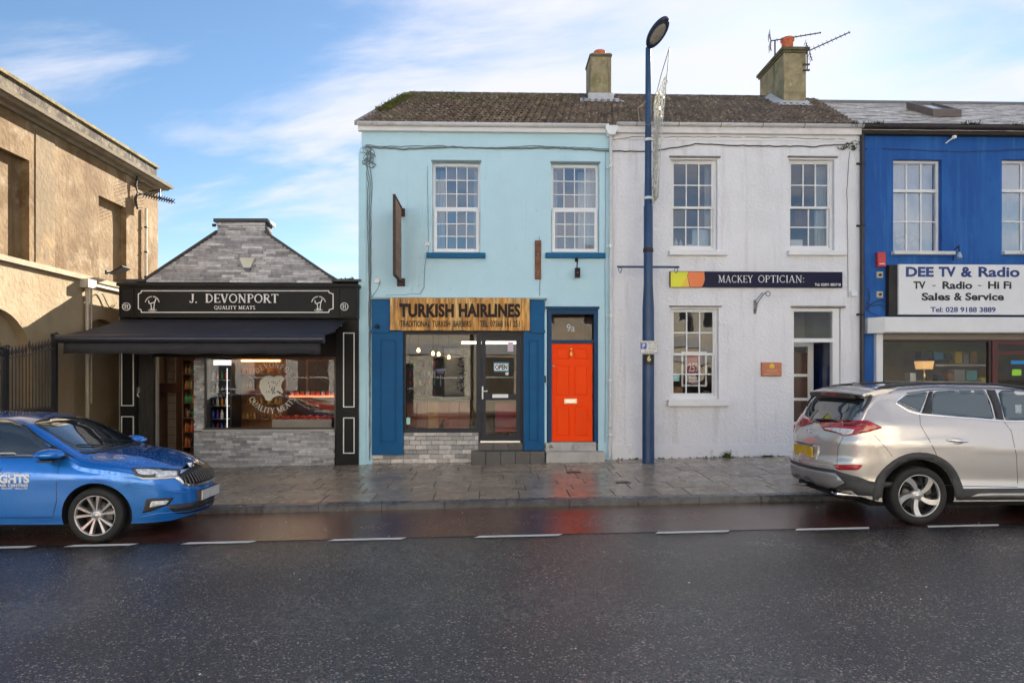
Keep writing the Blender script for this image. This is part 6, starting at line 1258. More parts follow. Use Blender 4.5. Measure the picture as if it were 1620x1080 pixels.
# aerial on the corner
y_, z_ = WX(232, 312, XL); ta_ = empty('television_aerial', (XL, y_, z_), 'television aerial on the far upper corner of the old ochre building', 'aerial')
b = MB(); b.tube([(XL, y_+.1, z_+.15), (XL+.25, y_+.1, z_+.2), (XL+.25, y_+.1, z_-.02)], .018, 6); b.build('mast', iron, ta_)
p_0 = Vector((XL+.08, y_-.55, z_-.05)); p_1 = Vector((XL+.42, y_+.35, z_+.0)); dd = (p_1-p_0).normalized(); ss = dd.cross(Vector((0,0,1))).normalized()
b = MB(); b.tube([p_0, p_1], .016, 6); b.build('boom', iron, ta_)
for i in range(12): q_ = p_0+(p_1-p_0)*(.2+.8*i/11); b = MB(); b.tube([q_-ss*.06-Vector((0,0,.05)), q_+ss*.06+Vector((0,0,.05))], .012, 4); b.tube([q_+ss*.06-Vector((0,0,.05)), q_-ss*.06+Vector((0,0,.05))], .010, 4); b.build('element', iron, ta_)
for s_ in (-1, 1):
    b = MB(); b.tube([p_0+Vector((0,0,.02)), p_0+Vector((0,0,.16))*s_-dd*.05, p_0+Vector((0,0,.36))*s_+dd*.0], [.016,.03,.018], 6)
    for k in range(5): zz0 = s_*(.06+.07*k); b.tube([p_0-dd*.05-ss*.22+Vector((0,0,zz0)), p_0-dd*.05+ss*.22+Vector((0,0,zz0))], .004, 4)
    b.build('reflector', iron, ta_)
# gate and railings close to the wall
XG = -7.5; ga, _ = WX(86, 560, XG); gb_, _ = WX(-60, 560, XG)
gt = empty('iron_gate', (XG, (ga+gb_)/2, -.2), 'black wrought iron spiked gate in front of the arched recess, its top curving down', 'gate')
zt0 = WX(83, 531, XG)[1]; yl, zl = WX(8, 552, XG)
def gate_post(y_, zt, nm='gate_post'):
    b = MB(); b.box(XG-.04, XG+.04, y_-.035, y_+.035, -.35, zt); b.tube([(XG, y_+.0, zt), (XG, y_+.0, zt+.05)], .03, 6); b.tube([(XG, y_+.09*cos(t)*1.0+.0, zt+.03+.03*sin(2*t)) for t in [i*pi/6 for i in range(7)]], .014, 5); return b.build(nm, iron, gt)
gate_post(ga, zt0); gate_post(yl, zl); gate_post(gb_, zl+.0)
nb = 15; topz = lambda u: (zl-.14)+(zt0-.20-zl+.14)*(u**1.3)
for (ya_, yb_, f_) in ((yl, ga, topz), (gb_, yl, lambda u: zl-.14+.0*u)):
    b = MB(); P = [(XG, ya_+(yb_-ya_)*i/12, f_(i/12)) for i in range(13)]; b.tube(P, .013, 5); b.build('top_rail', M_('rail_iron', (.10,.10,.09), .5, metal=.3), gt)
    for zz0 in (.55, 1.02): b = MB(); b.box(XG-.012, XG+.012, ya_, yb_, zz0, zz0+.03); b.build('bottom_rail', iron, gt)
    for i in range(1, nb):
        y_ = ya_+(yb_-ya_)*i/nb; zt = f_(i/nb)+.14+(.05 if i == nb//2 else 0); b = MB(); b.tube([(XG, y_, -.3), (XG, y_, zt-.1)], .009, 6); b.tube([(XG, y_, zt-.11), (XG, y_, zt-.06), (XG, y_, zt+.04)], [.010,.024,.002], 6); b.build('bar', iron, gt)
        if i < nb: y2 = y_+(yb_-ya_)/nb/2; b = MB(); b.tube([(XG, y2, -.3), (XG, y2, 1.12)], .005, 5); b.tube([(XG, y2, 1.1), (XG, y2, 1.14), (XG, y2, 1.22)], [.008,.018,.002], 5); b.build('dog_bar', iron, gt)

# ================================================================== STREET LAMP
PY = -.55; lx, lzb = W(1025.5, 730, PY); LX = lx; gz0 = G(LX, PY)
sl_ = empty('street_lamp', (LX, PY, gz0), 'tall dark blue street lamp with an oval head in front of the white house', 'street lamp')
z1_ = W(1025, 440, PY)[1]; z2_ = W(1026, 325, PY)[1]; z3_ = W(1026, 76, PY)[1]
b = MB(); b.lathe((LX, PY, 0), [(.118, gz0-.05),(.118, gz0+.0),(.112, z1_-.6),(.088, z1_-.1),(.088, z2_-.03),(.078, z2_+.0),(.066, z2_+.6),(.052, z3_-.1),(.05, z3_)], n=20); b.build('pole', lamp_blue, sl_)
b = MB(); zz0 = W(1025,396,PY)[1]; b.lathe((LX, PY, 0), [(.09, zz0-.04),(.10, zz0-.035),(.10, zz0+.035),(.09, zz0+.04)], n=16); b.build('pole_collar', rust, sl_)
zb = W(1025, 422.5, PY)[1]; xa, xb2 = W(976, 422, PY)[0], W(1074, 422, PY)[0]
b = MB(); b.tube([(xa, PY-.02, zb), (xb2, PY-.02, zb)], .022, 8); cb_ = b.build('banner_arm', lamp_blue, sl_)
for x_ in (xa+.06, xb2-.06): b = MB(); b.tube([(x_+.035*sin(t), PY-.02, zb-.055+.035*cos(t)) for t in [i*pi/5 for i in range(10)]], .007, 5); b.tube([(x_+.02*sin(t), PY-.02, zb-.10+.02*cos(t)) for t in [i*pi/5 for i in range(8)]], .006, 5); b.build('hook', lamp_blue, cb_)
# head: a flat oval lantern, near end higher and further over the road
hc = Vector((W(1040,51,PY-.42)[0], PY-.42, W(1040,51,PY-.42)[1])); e1 = (Vector((W(1054,27,PY-.80)[0], PY-.80, W(1054,27,PY-.80)[1]))-Vector((W(1027,76,PY-.04)[0], PY-.04, W(1027,76,PY-.04)[1])))
Lh = e1.length/2; e1n = e1.normalized(); e2 = Vector((1,0,.10)).cross(e1n); e2.normalize(); e3 = e1n.cross(e2).normalized()
if e2.z < 0: e2 = -e2
hc = (Vector((W(1054,27,PY-.80)[0], PY-.80, W(1054,27,PY-.80)[1]))+Vector((W(1027,76,PY-.04)[0], PY-.04, W(1027,76,PY-.04)[1])))/2
def oval(rows, m, name, par, n=28):
    mb = MB(); vs_ = []
    for (s_, h_) in rows:
        for k in range(n): a = 2*pi*k/n; vs_.append(hc+e1n*cos(a)*Lh*s_+e3*sin(a)*.165*s_+e2*h_)
    mb.add(vs_, [(i*n+k, i*n+(k+1) % n, (i+1)*n+(k+1) % n, (i+1)*n+k) for i in range(len(rows)-1) for k in range(n)], True)
    mb.add(vs_[-n:], [tuple(range(n))]); mb.add(vs_[:n], [tuple(range(n))[::-1]]); return mb.build(name, m, par)
head = oval([(.80,-.035),(.97,-.03),(1,0),(.97,.03),(.8,.055),(.4,.07),(.1,.072)], M_('lamp_head_blue', (.022,.035,.07), .4), 'lamp_head', sl_)
oval([(.1,-.052),(.5,-.050),(.66,-.042),(.68,-.036)], M_('lamp_lens', (.34,.33,.29), .25, var=.25, vscale=30), 'lens', head)
b = MB(); b.tube([(LX, PY, z3_-.1), (LX+.005, PY-.03, z3_+.0), tuple(hc-e1n*Lh*.75+e2*.03)], .04, 10); b.build('spigot', lamp_blue, sl_)
# numbers and parking plate
a = R(1019,557,1032,577,PY-.12); b = MB()
vs_ = []; n = 10
for i in range(n+1): t = -.9+1.8*i/n; vs_ += [(LX+.121*sin(t), PY-.121*cos(t), a[2]), (LX+.121*sin(t), PY-.121*cos(t), a[3])]
b.add(vs_, [(2*i, 2*i+2, 2*i+3, 2*i+1) for i in range(n)]); pl_ = b.build('number_plate_band', black_m, sl_)
a = R(1024,562,1029.5,571.5,PY-.12); text_obj('6', a[0], a[1], a[2], a[3], PY-.122, M_('number_yellow', (.72,.65,.30), .5), pl_, depth=.004, bold=.03)
a = R(1012,539,1042,560,PY-.15); pk = MB(); pk.bbox_(a[0], a[1], PY-.15, PY-.143, a[2], a[3], .002); pko = pk.build('parking_sign', M_('sign_plate_white', (.68,.68,.66), .4), None, label='small white parking restriction sign with a blue P on the lamp post', cat='sign')
b = MB(); b.box(a[0]+.012, a[1]-.012, PY-.1515, PY-.1502, a[3]-.016, a[3]-.010); b.box(a[0]+.012, a[1]-.012, PY-.1515, PY-.1502, a[2]+.010, a[2]+.016); b.box(a[0]+.012, a[0]+.018, PY-.1514, PY-.1502, a[2]+.016, a[3]-.016); b.box(a[1]-.018, a[1]-.012, PY-.1514, PY-.1502, a[2]+.016, a[3]-.016); b.build('sign_border', blk, pko)
c = R(1014,542,1023,552,PY-.15); b = MB(); b.box(c[0], c[1], PY-.153, PY-.1502, c[2], c[3]); b.build('parking_symbol_panel', M_('sign_parking_blue', (.01,.07,.40), .4), pko); text_obj('P', c[0]+.03, c[1]-.03, c[2]+.02, c[3]-.02, PY-.1532, sw, pko, depth=.002, bold=.03)
for (tx, r_) in (('Mon - Sat',(1025,541,1039,544)),('9 am - 6 pm',(1024,545.3,1040,548.3)),('60 mins',(1026,549.5,1038,552.3)),('No return',(1020,554,1034,556)),('within 60 mins',(1016,556.8,1039,558.6))): c = R(*r_, PY-.15); text_obj(tx, *c, PY-.1502, blk, pko, depth=.001)
# festive light frame clamped to the pole
fx = LX+.02; fe = empty('festive_light_frame', (fx, PY-.1, W(1032,325,PY)[1]), 'unlit festive light frame wrapped in pale rope light, clamped edge-on to the street lamp pole', 'decoration')
zA = W(1034,330,PY-.1)[1]; zB = W(1032,172,PY-.1)[1]; 
def FP(u, v): # u out from the pole 0..1, v up 0..1
    return Vector((fx+.05+.13*u+.03*v, PY-.08-.62*u, zA+.12+(zB-zA+.02)*v+(.62*u*(.55*v)) - (.0)))
b = MB()
b.tube([FP(0,0), FP(0,1)], .014, 6); b.tube([FP(0,1), FP(.5,1.12), FP(1,1.18)], .010, 6); b.tube([FP(0,0), FP(.35,.02), FP(.45,.3), FP(.55,.6), FP(1,1.18)], .010, 6); b.build('frame', M_('frame_aluminium', (.45,.45,.45), .4, metal=.6), fe)
for v in (.04, .62): b = MB(); q_ = FP(0, v); b.tube([q_, (LX, PY-.07, q_.z+.03)], .016, 6); b.lathe((LX, PY, q_.z), [(.075,0),(.085,.005),(.085,.05),(.075,.055)], n=14); b.build('clamp', upvc, fe)
rg = random.Random(18); rope = M_('rope_light', (.80,.77,.66), .5, var=.25, vscale=30)
edge = lambda v: .28+.22*v if v < .6 else .41+(v-.6)*1.3
for k in range(58):
    v = k/57; u1 = min(1, edge(v)); P = []
    for j in range(7): u = u1*j/6; P.append(FP(u, v+.025*sin(j*2.1+k)+.03*(j % 2))+Vector((rg.uniform(-.02,.02), 0, 0)))
    b = MB(); b.tube(P, .008, 4); b.build('rope_light_strand', rope, fe)
b = MB()
for k in range(90):
    v = rg.random(); u = rg.random()*min(1, edge(v)); q_ = FP(u, v); d_ = Vector((rg.gauss(0,1), rg.gauss(0,1), rg.gauss(0,1))).normalized()*.03; b.tube([q_-d_, q_+d_], .006, 4)
b.build('small_bulbs', M_('bulb_cream', (.7,.68,.55), .4), fe, kind='stuff')
b = MB(); z_ = W(1022,178,PY)[1]; b.tube([(LX-.05, PY-.05, z_+.2), (LX-.22, PY-.08, z_+.05), (LX-.2, PY-.1, z_-.2), (LX-.02, PY-.12, z_-.3), (LX+.14,PY-.1,z_-.1), (LX+.12,PY-.1,z_+.2)], .006, 5); b.build('supply_cable', M_('pink_cable', (.5,.35,.3), .5), fe)

# ================================================================== across the street (seen only in reflections)
OY = -21.5
cream = M_('far_cream_render', (.80,.73,.58), .8, var=.06, vscale=1); grey_r = M_('far_pale_render', (.76,.74,.68), .8, var=.06); buff = M_('far_buff_render', (.66,.57,.43), .8, var=.06)
gdark = M_('far_window_dark', (.04,.045,.05), .05)
for (x0, x1, h_, m_, lab) in ((-17,-8.2,7.5,grey_r,'pale terrace house across the street at its west end'),(-8,-1.2,7.9,cream,'cream terrace house across the street with the tallest front'),(-1,6.4,7.6,buff,'buff terrace house across the street'),(6.6,15,7.4,cream,'long cream terrace house across the street at its east end')):
    hb = empty('terraced_house', ((x0+x1)/2, OY, 0), lab, 'house'); n = 3 if x1-x0 < 7.5 else 4; hol = []
    for i in range(n):
        c = x0+(x1-x0)*(i+.5)/n; hol.append((c-.5, c+.5, 4.4, 6.1)); hol.append((c-.85, c+.85, .6, 2.7) if i != 1 else (c-.5, c+.5, -.3, 2.4))
    wall_open(x0, x1, -.6, h_, hol, OY-.3, .3).build('wall', m_, hb)
    mb = MB(); mb.box(x0, x1, OY-6.5, OY-6.2, -.6, h_); mb.box(x0, x0+.2, OY-6.2, OY-.3, -.6, h_); mb.box(x1-.2, x1, OY-6.2, OY-.3, -.6, h_); mb.build('side_wall', m_, hb)
    mb = MB(); mb.prismx([(OY+.25, h_), (OY-3.2, h_+.75), (OY-6.7, h_)], x0-.02, x1+.02); mb.build('roof', M_('far_slate', (.08,.08,.09), .6, var=.2), hb)
    for (a, b_, c, d) in hol:
        mb = MB(); mb.frame(a, b_, c, d, OY-.22, OY-.14, .06); mb.box(a+.06, b_-.06, OY-.21, OY-.15, (c+d)/2-.03, (c+d)/2+.03); f_ = mb.build('window', upvc, hb); mb = MB(); mb.box(a+.06, b_-.06, OY-.20, OY-.18, c+.06, d-.06); mb.build('pane', gdark, f_)
    mb = MB(); mb.box(x0+.5, x1-.5, OY, OY+.12, 2.85, 3.4); mb.build('fascia', [M_('far_fascia_red', (.3,.03,.03), .5), M_('far_fascia_white', (.6,.6,.6), .5), M_('far_fascia_green', (.02,.1,.05), .5)][int(x0*x0) % 3], hb)
# ================================================================== CARS
def interp(tab, x):
    if x <= tab[0][0]: return tab[0][1]
    for (a, b), (c, d) in zip(tab, tab[1:]):
        if x <= c: return b+(d-b)*(x-a)/(c-a)
    return tab[-1][1]
def sinterp(tab, x):
    """smooth (monotone cubic) interpolation"""
    n = len(tab)
    if x <= tab[0][0]: return tab[0][1]
    if x >= tab[-1][0]: return tab[-1][1]
    xs = [t[0] for t in tab]; ys = [t[1] for t in tab]
    i = max(k for k in range(n-1) if xs[k] <= x)
    dl = [(ys[k+1]-ys[k])/(xs[k+1]-xs[k]) for k in range(n-1)]
    def m(k):
        if k == 0: return dl[0]
        if k == n-1: return dl[-1]
        if dl[k-1]*dl[k] <= 0: return 0
        return 2*dl[k-1]*dl[k]/(dl[k-1]+dl[k])
    h_ = xs[i+1]-xs[i]; t = (x-xs[i])/h_; t2, t3 = t*t, t*t*t
    return (2*t3-3*t2+1)*ys[i]+(t3-2*t2+t)*h_*m(i)+(-2*t3+3*t2)*ys[i+1]+(t3-t2)*h_*m(i+1)
def body_mesh(sp, org):
    """whole body shell as a loft of cross sections; local x from the tail (0) to the nose (L), y across, z up"""
    Lc = sp['L']; hw = sp['W']/2; st = []
    n = 150
    for i in range(n+1):
        u = i/n; e = .5-.5*cos(pi*u); st.append(.001+(Lc-.002)*(.35*u+.65*e))
    NB, NS, NT = 5, 22, 22; grid = []
    for x in st:
        T = sinterp(sp['top'], x); B = interp(sp['bot'], x)
        # plan half width
        wf, wr = sp['nose'], sp['tail']
        pf = max(0, (x-(Lc-wf[0]))/wf[0]); pr = max(0, ((wr[0]-x))/wr[0])
        pw = (1-min(1, pf)**wf[1])**(1/wf[2])*(1-min(1, pr)**wr[1])**(1/wr[2])
        pw = max(pw, .0)
        belt = interp(sp['belt'], x); row = []
        rz = interp(sp['rz'], x); ex = interp(sp['ex'], x); zt0 = max(B+.05, T-rz)
        def half(z):
            s = interp(sp['sec'], z/belt) if z < belt else interp(sp['sec'], 1.0)-sp['tumble']*(z-belt)*(1+ .35*(z-belt))
            return hw*s*pw
        for k in range(NB): row.append((half(B)*k/NB*.96, B+ (0 if k < NB-1 else .004)))
        for k in range(NS): z = B+.01+(zt0-B-.01)*k/NS; row.append((half(z), z))
        h0 = half(zt0)
        for k in range(NT+1):
            a = (pi/2)*k/NT; yy = h0*max(0, cos(a))**(2/ex); zz_ = zt0+(T-zt0)*max(0, sin(a))**(2/ex if ex < 2.5 else .8)
            for (yc, amp, wd, xa_, xb_) in sp.get('ribs', []):
                if xa_ < x < xb_: f_ = sin(pi*(x-xa_)/(xb_-xa_))**.5; ycx = yc[0]+(yc[1]-yc[0])*(x-xa_)/(xb_-xa_); zz_ += amp*f_*math.exp(-((yy-ycx)/wd)**2)
            row.append((yy, zz_))
        rr_ = []
        for (y_, z) in row:
            # the nose and the tail lean by height
            dx = interp(sp['lean_f'], z)*max(0, (x-(Lc-.7))/.7)**2 + interp(sp['lean_r'], z)*max(0, ((.7-x))/.7)**2
            rr_.append((x+dx, y_, z))
        grid.append(rr_)
    m = len(grid[0]); vs_ = []; fs = []
    for s_ in (1, -1):
        o = len(vs_)
        for r_ in grid: vs_ += [(p[0], p[1]*s_, p[2]) for p in r_]
        for i in range(len(grid)-1):
            for j in range(m-1):
                q = (o+i*m+j, o+(i+1)*m+j, o+(i+1)*m+j+1, o+i*m+j+1); fs.append(q if s_ < 0 else q[::-1])
    # close the two ends
    me = bpy.data.meshes.new('body'); me.from_pydata([(v[0]+org[0], v[1]+org[1], v[2]+org[2]) for v in vs_], [], fs)
    bm = bmesh.new(); bm.from_mesh(me); bmesh.ops.remove_doubles(bm, verts=bm.verts, dist=.0015)
    bmesh.ops.holes_fill(bm, edges=[e for e in bm.edges if e.is_boundary], sides=0)
    bmesh.ops.recalc_face_normals(bm, faces=bm.faces); bm.to_mesh(me); bm.free()
    return me
def resample(poly, step):
    out = []
    for i in range(len(poly)):
        a, b = Vector(poly[i]), Vector(poly[(i+1) % len(poly)]); n = max(1, int((b-a).length/step))
        for k in range(n): out.append(tuple(a+(b-a)*k/n))
    return out
def round_poly(poly, r=.25, it=2):
    for _ in range(it):
        o = []
        for i in range(len(poly)):
            a, b = Vector(poly[i]), Vector(poly[(i+1) % len(poly)]); o += [tuple(a+(b-a)*r), tuple(b+(a-b)*r)]
        poly = o
    return poly
class Proj:
    """surface of a body; outlines are laid on it as thin fitted panels"""
    def __init__(s, obj):
        dg = bpy.context.evaluated_depsgraph_get(); me = obj.data; og = ORG[obj.name]
        s.bvh = BVHTree.FromPolygons([(v.co.x+og[0], v.co.y+og[1], v.co.z+og[2]) for v in me.vertices], [tuple(p.vertices) for p in me.polygons])
    def hit(s, o, d):
        loc, nor, i, dist = s.bvh.ray_cast(o, d)
        if loc is None: return None
        if nor.dot(d) > 0: nor = -nor
        return loc, nor
    def near(s, p):
        loc, nor, i, d = s.bvh.find_nearest(p); return loc, nor
    def patch(s, poly, rayf, off, step, name, m, parent, thick=.006, mirror=None, skirt=True, label=None, bulge=0.0):
        poly = resample(poly, step); n = len(poly)
        xs = [p[0] for p in poly]; ys = [p[1] for p in poly]; pts = [Vector(p) for p in poly]
        def inside(x_, y_):
            c = False; j = n-1
            for i in range(n):
                if (poly[i][1] > y_) != (poly[j][1] > y_) and x_ < (poly[j][0]-poly[i][0])*(y_-poly[i][1])/(poly[j][1]-poly[i][1])+poly[i][0]: c = not c
                j = i
            return c
        def edge_d(x_, y_): return min((Vector((x_, y_))-p).length for p in pts)
        gx = min(xs)+step*.5
        while gx < max(xs):
            gy = min(ys)+step*.5
            while gy < max(ys):
                if inside(gx, gy) and edge_d(gx, gy) > step*.55: pts.append(Vector((gx, gy)))
                gy += step
            gx += step
        vo, eo, fo, _, _, _ = delaunay_2d_cdt([Vector((p.x, p.y)) for p in pts], [], [list(range(n))], 1, 1e-5)
        V = []; ok = True; last = None
        for p in vo:
            o, d = rayf(p.x, p.y); h = s.hit(o, d)
            if h is None:
                # beside the silhouette: take the closest surface point
                best = None
                for t_ in [k*.1 for k in range(0, 160)]:
                    q = o+d*t_; l_, nr = s.near(q); dd_ = (l_-q).length
                    if best is None or dd_ < best[0]: best = (dd_, l_, nr)
                nr = best[2]; nr = -nr if nr.dot(d) > .2 else nr; h = (best[1], nr)
            V.append(h)
        def mk(mir):
            mb = MB(); vs_ = [(l_+nr*off) for l_, nr in V]; 
            if mir is not None: vs_ = [Vector((v.x, 2*mir-v.y, v.z)) for v in vs_]
            mb.add(vs_, [tuple(f) for f in fo], True)
            if skirt:
                cnt = {}
                for f in fo:
                    for a, b in zip(f, list(f[1:])+[f[0]]): k = (min(a, b), max(a, b)); cnt[k] = cnt.get(k, 0)+1
                o = len(mb.v); inn = [(l_+nr*(off-thick)) for l_, nr in V]
                if mir is not None: inn = [Vector((v.x, 2*mir-v.y, v.z)) for v in inn]
                mb.v += [tuple(v) for v in inn]
                for (a, b), c in cnt.items():
                    if c == 1: mb.f.append((a, b, b+o, a+o)); mb.sm.append(False)
            return mb.build(name, m, parent, label=label)
        r = mk(None)
        if mirror is not None: mk(mirror)
        return r
    def line(s, pts, rayf, w, off, name, m, parent, step=.05, mirror=None, px=True, closed=False):
        """a narrow strip following the surface (panel gaps, seams, trims)"""
        P = []
        pp = list(pts)+([pts[0]] if closed else [])
        for i in range(len(pp)-1):
            a, b = Vector(pp[i]), Vector(pp[i+1]); n = max(1, int((b-a).length/step))
            for k in range(n): P.append(a+(b-a)*k/n)
        P.append(Vector(pp[-1])); H = []
        for p in P:
            h = s.hit(*rayf(p.x, p.y))
            if h: H.append(h)
        if len(H) < 2: return None
        for mir in ([None] if mirror is None else [None, mirror]):
            mb = MB(); vs_ = []
            for i in range(len(H)):
                l_, nr = H[i]; t = (H[min(i+1, len(H)-1)][0]-H[max(i-1, 0)][0]).normalized(); sd_ = t.cross(nr).normalized()*w/2
                vs_ += [l_-sd_+nr*off*.3, l_+nr*off, l_+sd_+nr*off*.3]
            if mir is not None: vs_ = [Vector((v.x, 2*mir-v.y, v.z)) for v in vs_]
            mb.add(vs_, [(3*i+j, 3*i+j+1, 3*i+4+j, 3*i+3+j) for i in range(len(H)-1) for j in (0, 1)], True); r = mb.build(name, m, parent)
        return r
tyre_m = M_('tyre_rubber', (.016,.016,.017), .75, var=.3, vscale=12, bump=.15, bscale=60); alloy = M_('alloy_silver', (.50,.50,.51), .30, metal=.75, var=.05); disc_m = M_('brake_disc', (.10,.09,.09), .45, metal=.6, var=.3)
well_m = M_('wheel_well', (.008,.008,.009), .9); gap_m = M_('panel_gap', (.006,.006,.008), .7); trim_m = M_('black_trim', (.02,.02,.022), .35, var=.05); clad_m = M_('grey_black_cladding', (.040,.042,.046), .6, var=.1, bump=.1, bscale=150)
car_glass = mat('car_window_glass', (.02,.028,.032), .02, var=.05, spec=1.0, coat=1.0); chrome_t = chrome
def paint(name, col, flake=.3, met=.0):
    m = mat(name, col, .22, metal=met, var=.03, coat=1.0, vscale=60)
    return m
def wheel(car, x, y, z, r, w, kind, side=-1):
    """side -1: outer face towards -y"""
    we = MB(); s_ = side
    prof = [(r*.71, 0*s_+.012*-s_), (r*.75, .0), (r*.83, .010*s_), (r*.93, .006*s_), (r*.985, -.012*s_), (r, -.035*s_), (r, -(w-.035)*s_), (r*.98, -(w-.01)*s_), (r*.8, -w*s_), (r*.62, -w*s_), (r*.66, -.05*s_), (r*.71, -.012*s_)]
    we.lathe((x, y, z), prof, 'y', 56); o = we.build('wheel', tyre_m, car)
    for k in (.3, .5, .7):
        g = MB(); g.lathe((x, y, z), [(r+.0006, -(w*k-.005)*s_), (r+.0006, -(w*k+.005)*s_)], 'y', 48); g.build('tread_groove', well_m, o)
    rm = MB(); R_ = r*.735; rm.lathe((x, y, z), [(R_*.90, -.10*s_), (R_*.93, -.03*s_), (R_*.955, -.008*s_), (R_, .003*s_), (R_*1.0, -.012*s_), (R_*.99, -.14*s_)], 'y', 56); rm.build('rim', alloy, o)
    dk_ = MB(); dk_.lathe((x, y, z), [(0, -.135*s_), (R_*.98, -.14*s_)], 'y', 32); dk_.build('rim_inside', well_m, o)
    ds = MB(); ds.lathe((x, y, z), [(R_*.28, -.085*s_), (R_*.66, -.085*s_), (R_*.66, -.10*s_)], 'y', 36); ds.build('brake_disc', disc_m, o)
    cl = MB(); cl.box(x+R_*.45, x+R_*.72, y-.065*s_, y-.12*s_, z-R_*.25, z+R_*.3); cl.build('brake_caliper', disc_m, o)
    def P3(rad, ang, dep): return (x+rad*cos(ang), y+dep*s_, z+rad*sin(ang))
    hb = MB(); hb.lathe((x, y, z), [(0, -.020*s_), (R_*.13, -.021*s_), (R_*.145, -.026*s_), (R_*.15, -.05*s_)], 'y', 24); hb.build('centre_cap', alloy, o)
    hr = MB(); hr.lathe((x, y, z), [(R_*.13, -.030*s_), (R_*.30, -.034*s_), (R_*.32, -.07*s_)], 'y', 30); hr.build('hub', alloy, o)
    for k in range(5):
        b = MB(); a = 2*pi*k/5+pi/5+.31; b.lathe(P3(R_*.23, a, -.033), [(.010, 0), (.008, .001*s_), (.008, -.012*s_)], 'y', 8); b.build('wheel_nut', well_m, o)
    for k in range(5):
        A = pi/2+2*pi*k/5+(.12 if kind == 'twin' else .30)
        if kind == 'twin': arms = [(A-.20, A-.27, .032, .062, 0), (A+.20, A+.27, .032, .062, 0)]
        else: arms = [(A, A+.10, .075, .135, .22)]
        for (a0, a1, w0, w1, cv) in arms:
            sp_ = MB(); rows = 6; vs_ = []
            for i in range(rows+1):
                t = i/rows; rad = R_*(.20+.74*t); an = a0+(a1-a0)*t+cv*t*t; hw_ = (w0*(1-t)+w1*t)*r*(1 if kind == 'twin' else .95); dep = -.030+.022*t
                tx, tz = -sin(an), cos(an); c = P3(rad, an, dep)
                vs_ += [(c[0]-tx*hw_, c[1]-.05*s_, c[2]-tz*hw_), (c[0]-tx*hw_*.85, c[1], c[2]-tz*hw_*.85), (c[0]+tx*hw_*.85, c[1], c[2]+tz*hw_*.85), (c[0]+tx*hw_, c[1]-.05*s_, c[2]+tz*hw_)]
            fs = []
            for i in range(rows):
                q = i*4
                for j in range(3): fs.append((q+j, q+j+1, q+5+j, q+4+j))
            fs.append((0,3,2,1)); fs.append((rows*4, rows*4+1, rows*4+2, rows*4+3)); sp_.add(vs_, fs); sp_.build('spoke', alloy, o)
        if kind != 'twin':   # black machined pocket beside each blade
            sp_ = MB(); vs_ = []; rows = 6
            for i in range(rows+1):
                t = i/rows; rad = R_*(.26+.66*t); an = A+.42+.30*t; hw_ = (.05+.05*t)*r; c = P3(rad, an, -.045+.012*t); tx, tz = -sin(an), cos(an)
                vs_ += [(c[0]-tx*hw_, c[1]-.04*s_, c[2]-tz*hw_), (c[0], c[1], c[2]), (c[0]+tx*hw_, c[1]-.04*s_, c[2]+tz*hw_)]
            sp_.add(vs_, [(3*i+j, 3*i+j+1, 3*i+4+j, 3*i+3+j) for i in range(rows) for j in (0, 1)]); sp_.build('black_spoke', trim_m, o)
    return o
def make_body(car, sp, org, pm, wheels):
    me = body_mesh(sp, org); o = bpy.data.objects.new('body', me); COL.objects.link(o)
    cut = []
    for (x, z, r) in wheels:
        c = MB(); pts = [(org[0]+x+r*cos(a), org[2]+z+r*sin(a)) for a in [2*pi*i/48 for i in range(48)]]; c.prism(pts, org[1]-2, org[1]-sp['W']/2+.335); cut.append(c.build('cut', pm))
        c = MB(); c.prism(pts, org[1]+sp['W']/2-.335, org[1]+2); cut.append(c.build('cut', pm))
    for c in cut: c.location = c.location
    boolean(o, cut)
    me = o.data; me.materials.clear(); me.materials.append(pm); me.materials.append(well_m)
    for p_ in me.polygons:
        c_ = p_.center
        for (x, z, r) in wheels:
            dd_ = sqrt((c_.x-org[0]-x)**2+(c_.z-org[2]-z)**2)
            if dd_ < r+.004 and abs(c_.y-org[1]) < sp['W']/2+.01 and (abs(p_.normal.y) < .35 or dd_ < r-.03): p_.material_index = 1
    eo = ORG[car.name]
    for v in me.vertices: v.co -= Vector(eo)
    me.polygons.foreach_set('use_smooth', [True]*len(me.polygons))
    try: me.set_sharp_from_angle(angle=radians(32))
    except Exception: pass
    o.parent = car; ORG[o.name] = eo
    for (x, z, r) in wheels:
        for s_ in (-1, 1):
            wl_ = MB(); yo = org[1]+s_*(sp['W']/2-.055); yi = org[1]+s_*(sp['W']/2-.34); n = 32; vs_ = []
            for k in range(n+1): a = -.25+(pi+.5)*k/n; vs_ += [(org[0]+x+(r-.005)*cos(a), yo, org[2]+z+(r-.005)*sin(a)), (org[0]+x+(r-.005)*cos(a), yi, org[2]+z+(r-.005)*sin(a))]
            wl_.add(vs_, [(2*k, 2*k+1, 2*k+3, 2*k+2) for k in range(n)], True); wl_.add([vs_[2*k+1] for k in range(n+1)], [tuple(range(n+1))]); wl_.build('wheel_arch_liner', well_m, car)
    fl = MB(); fl.box(org[0]+.5, org[0]+sp['L']-.5, org[1]-sp['W']/2+.32, org[1]+sp['W']/2-.32, org[2]+.17, org[2]+.3); fl.build('underbody', well_m, car)
    return o
def camray(px, py): return CAMP.copy(), ray(px, py).normalized()

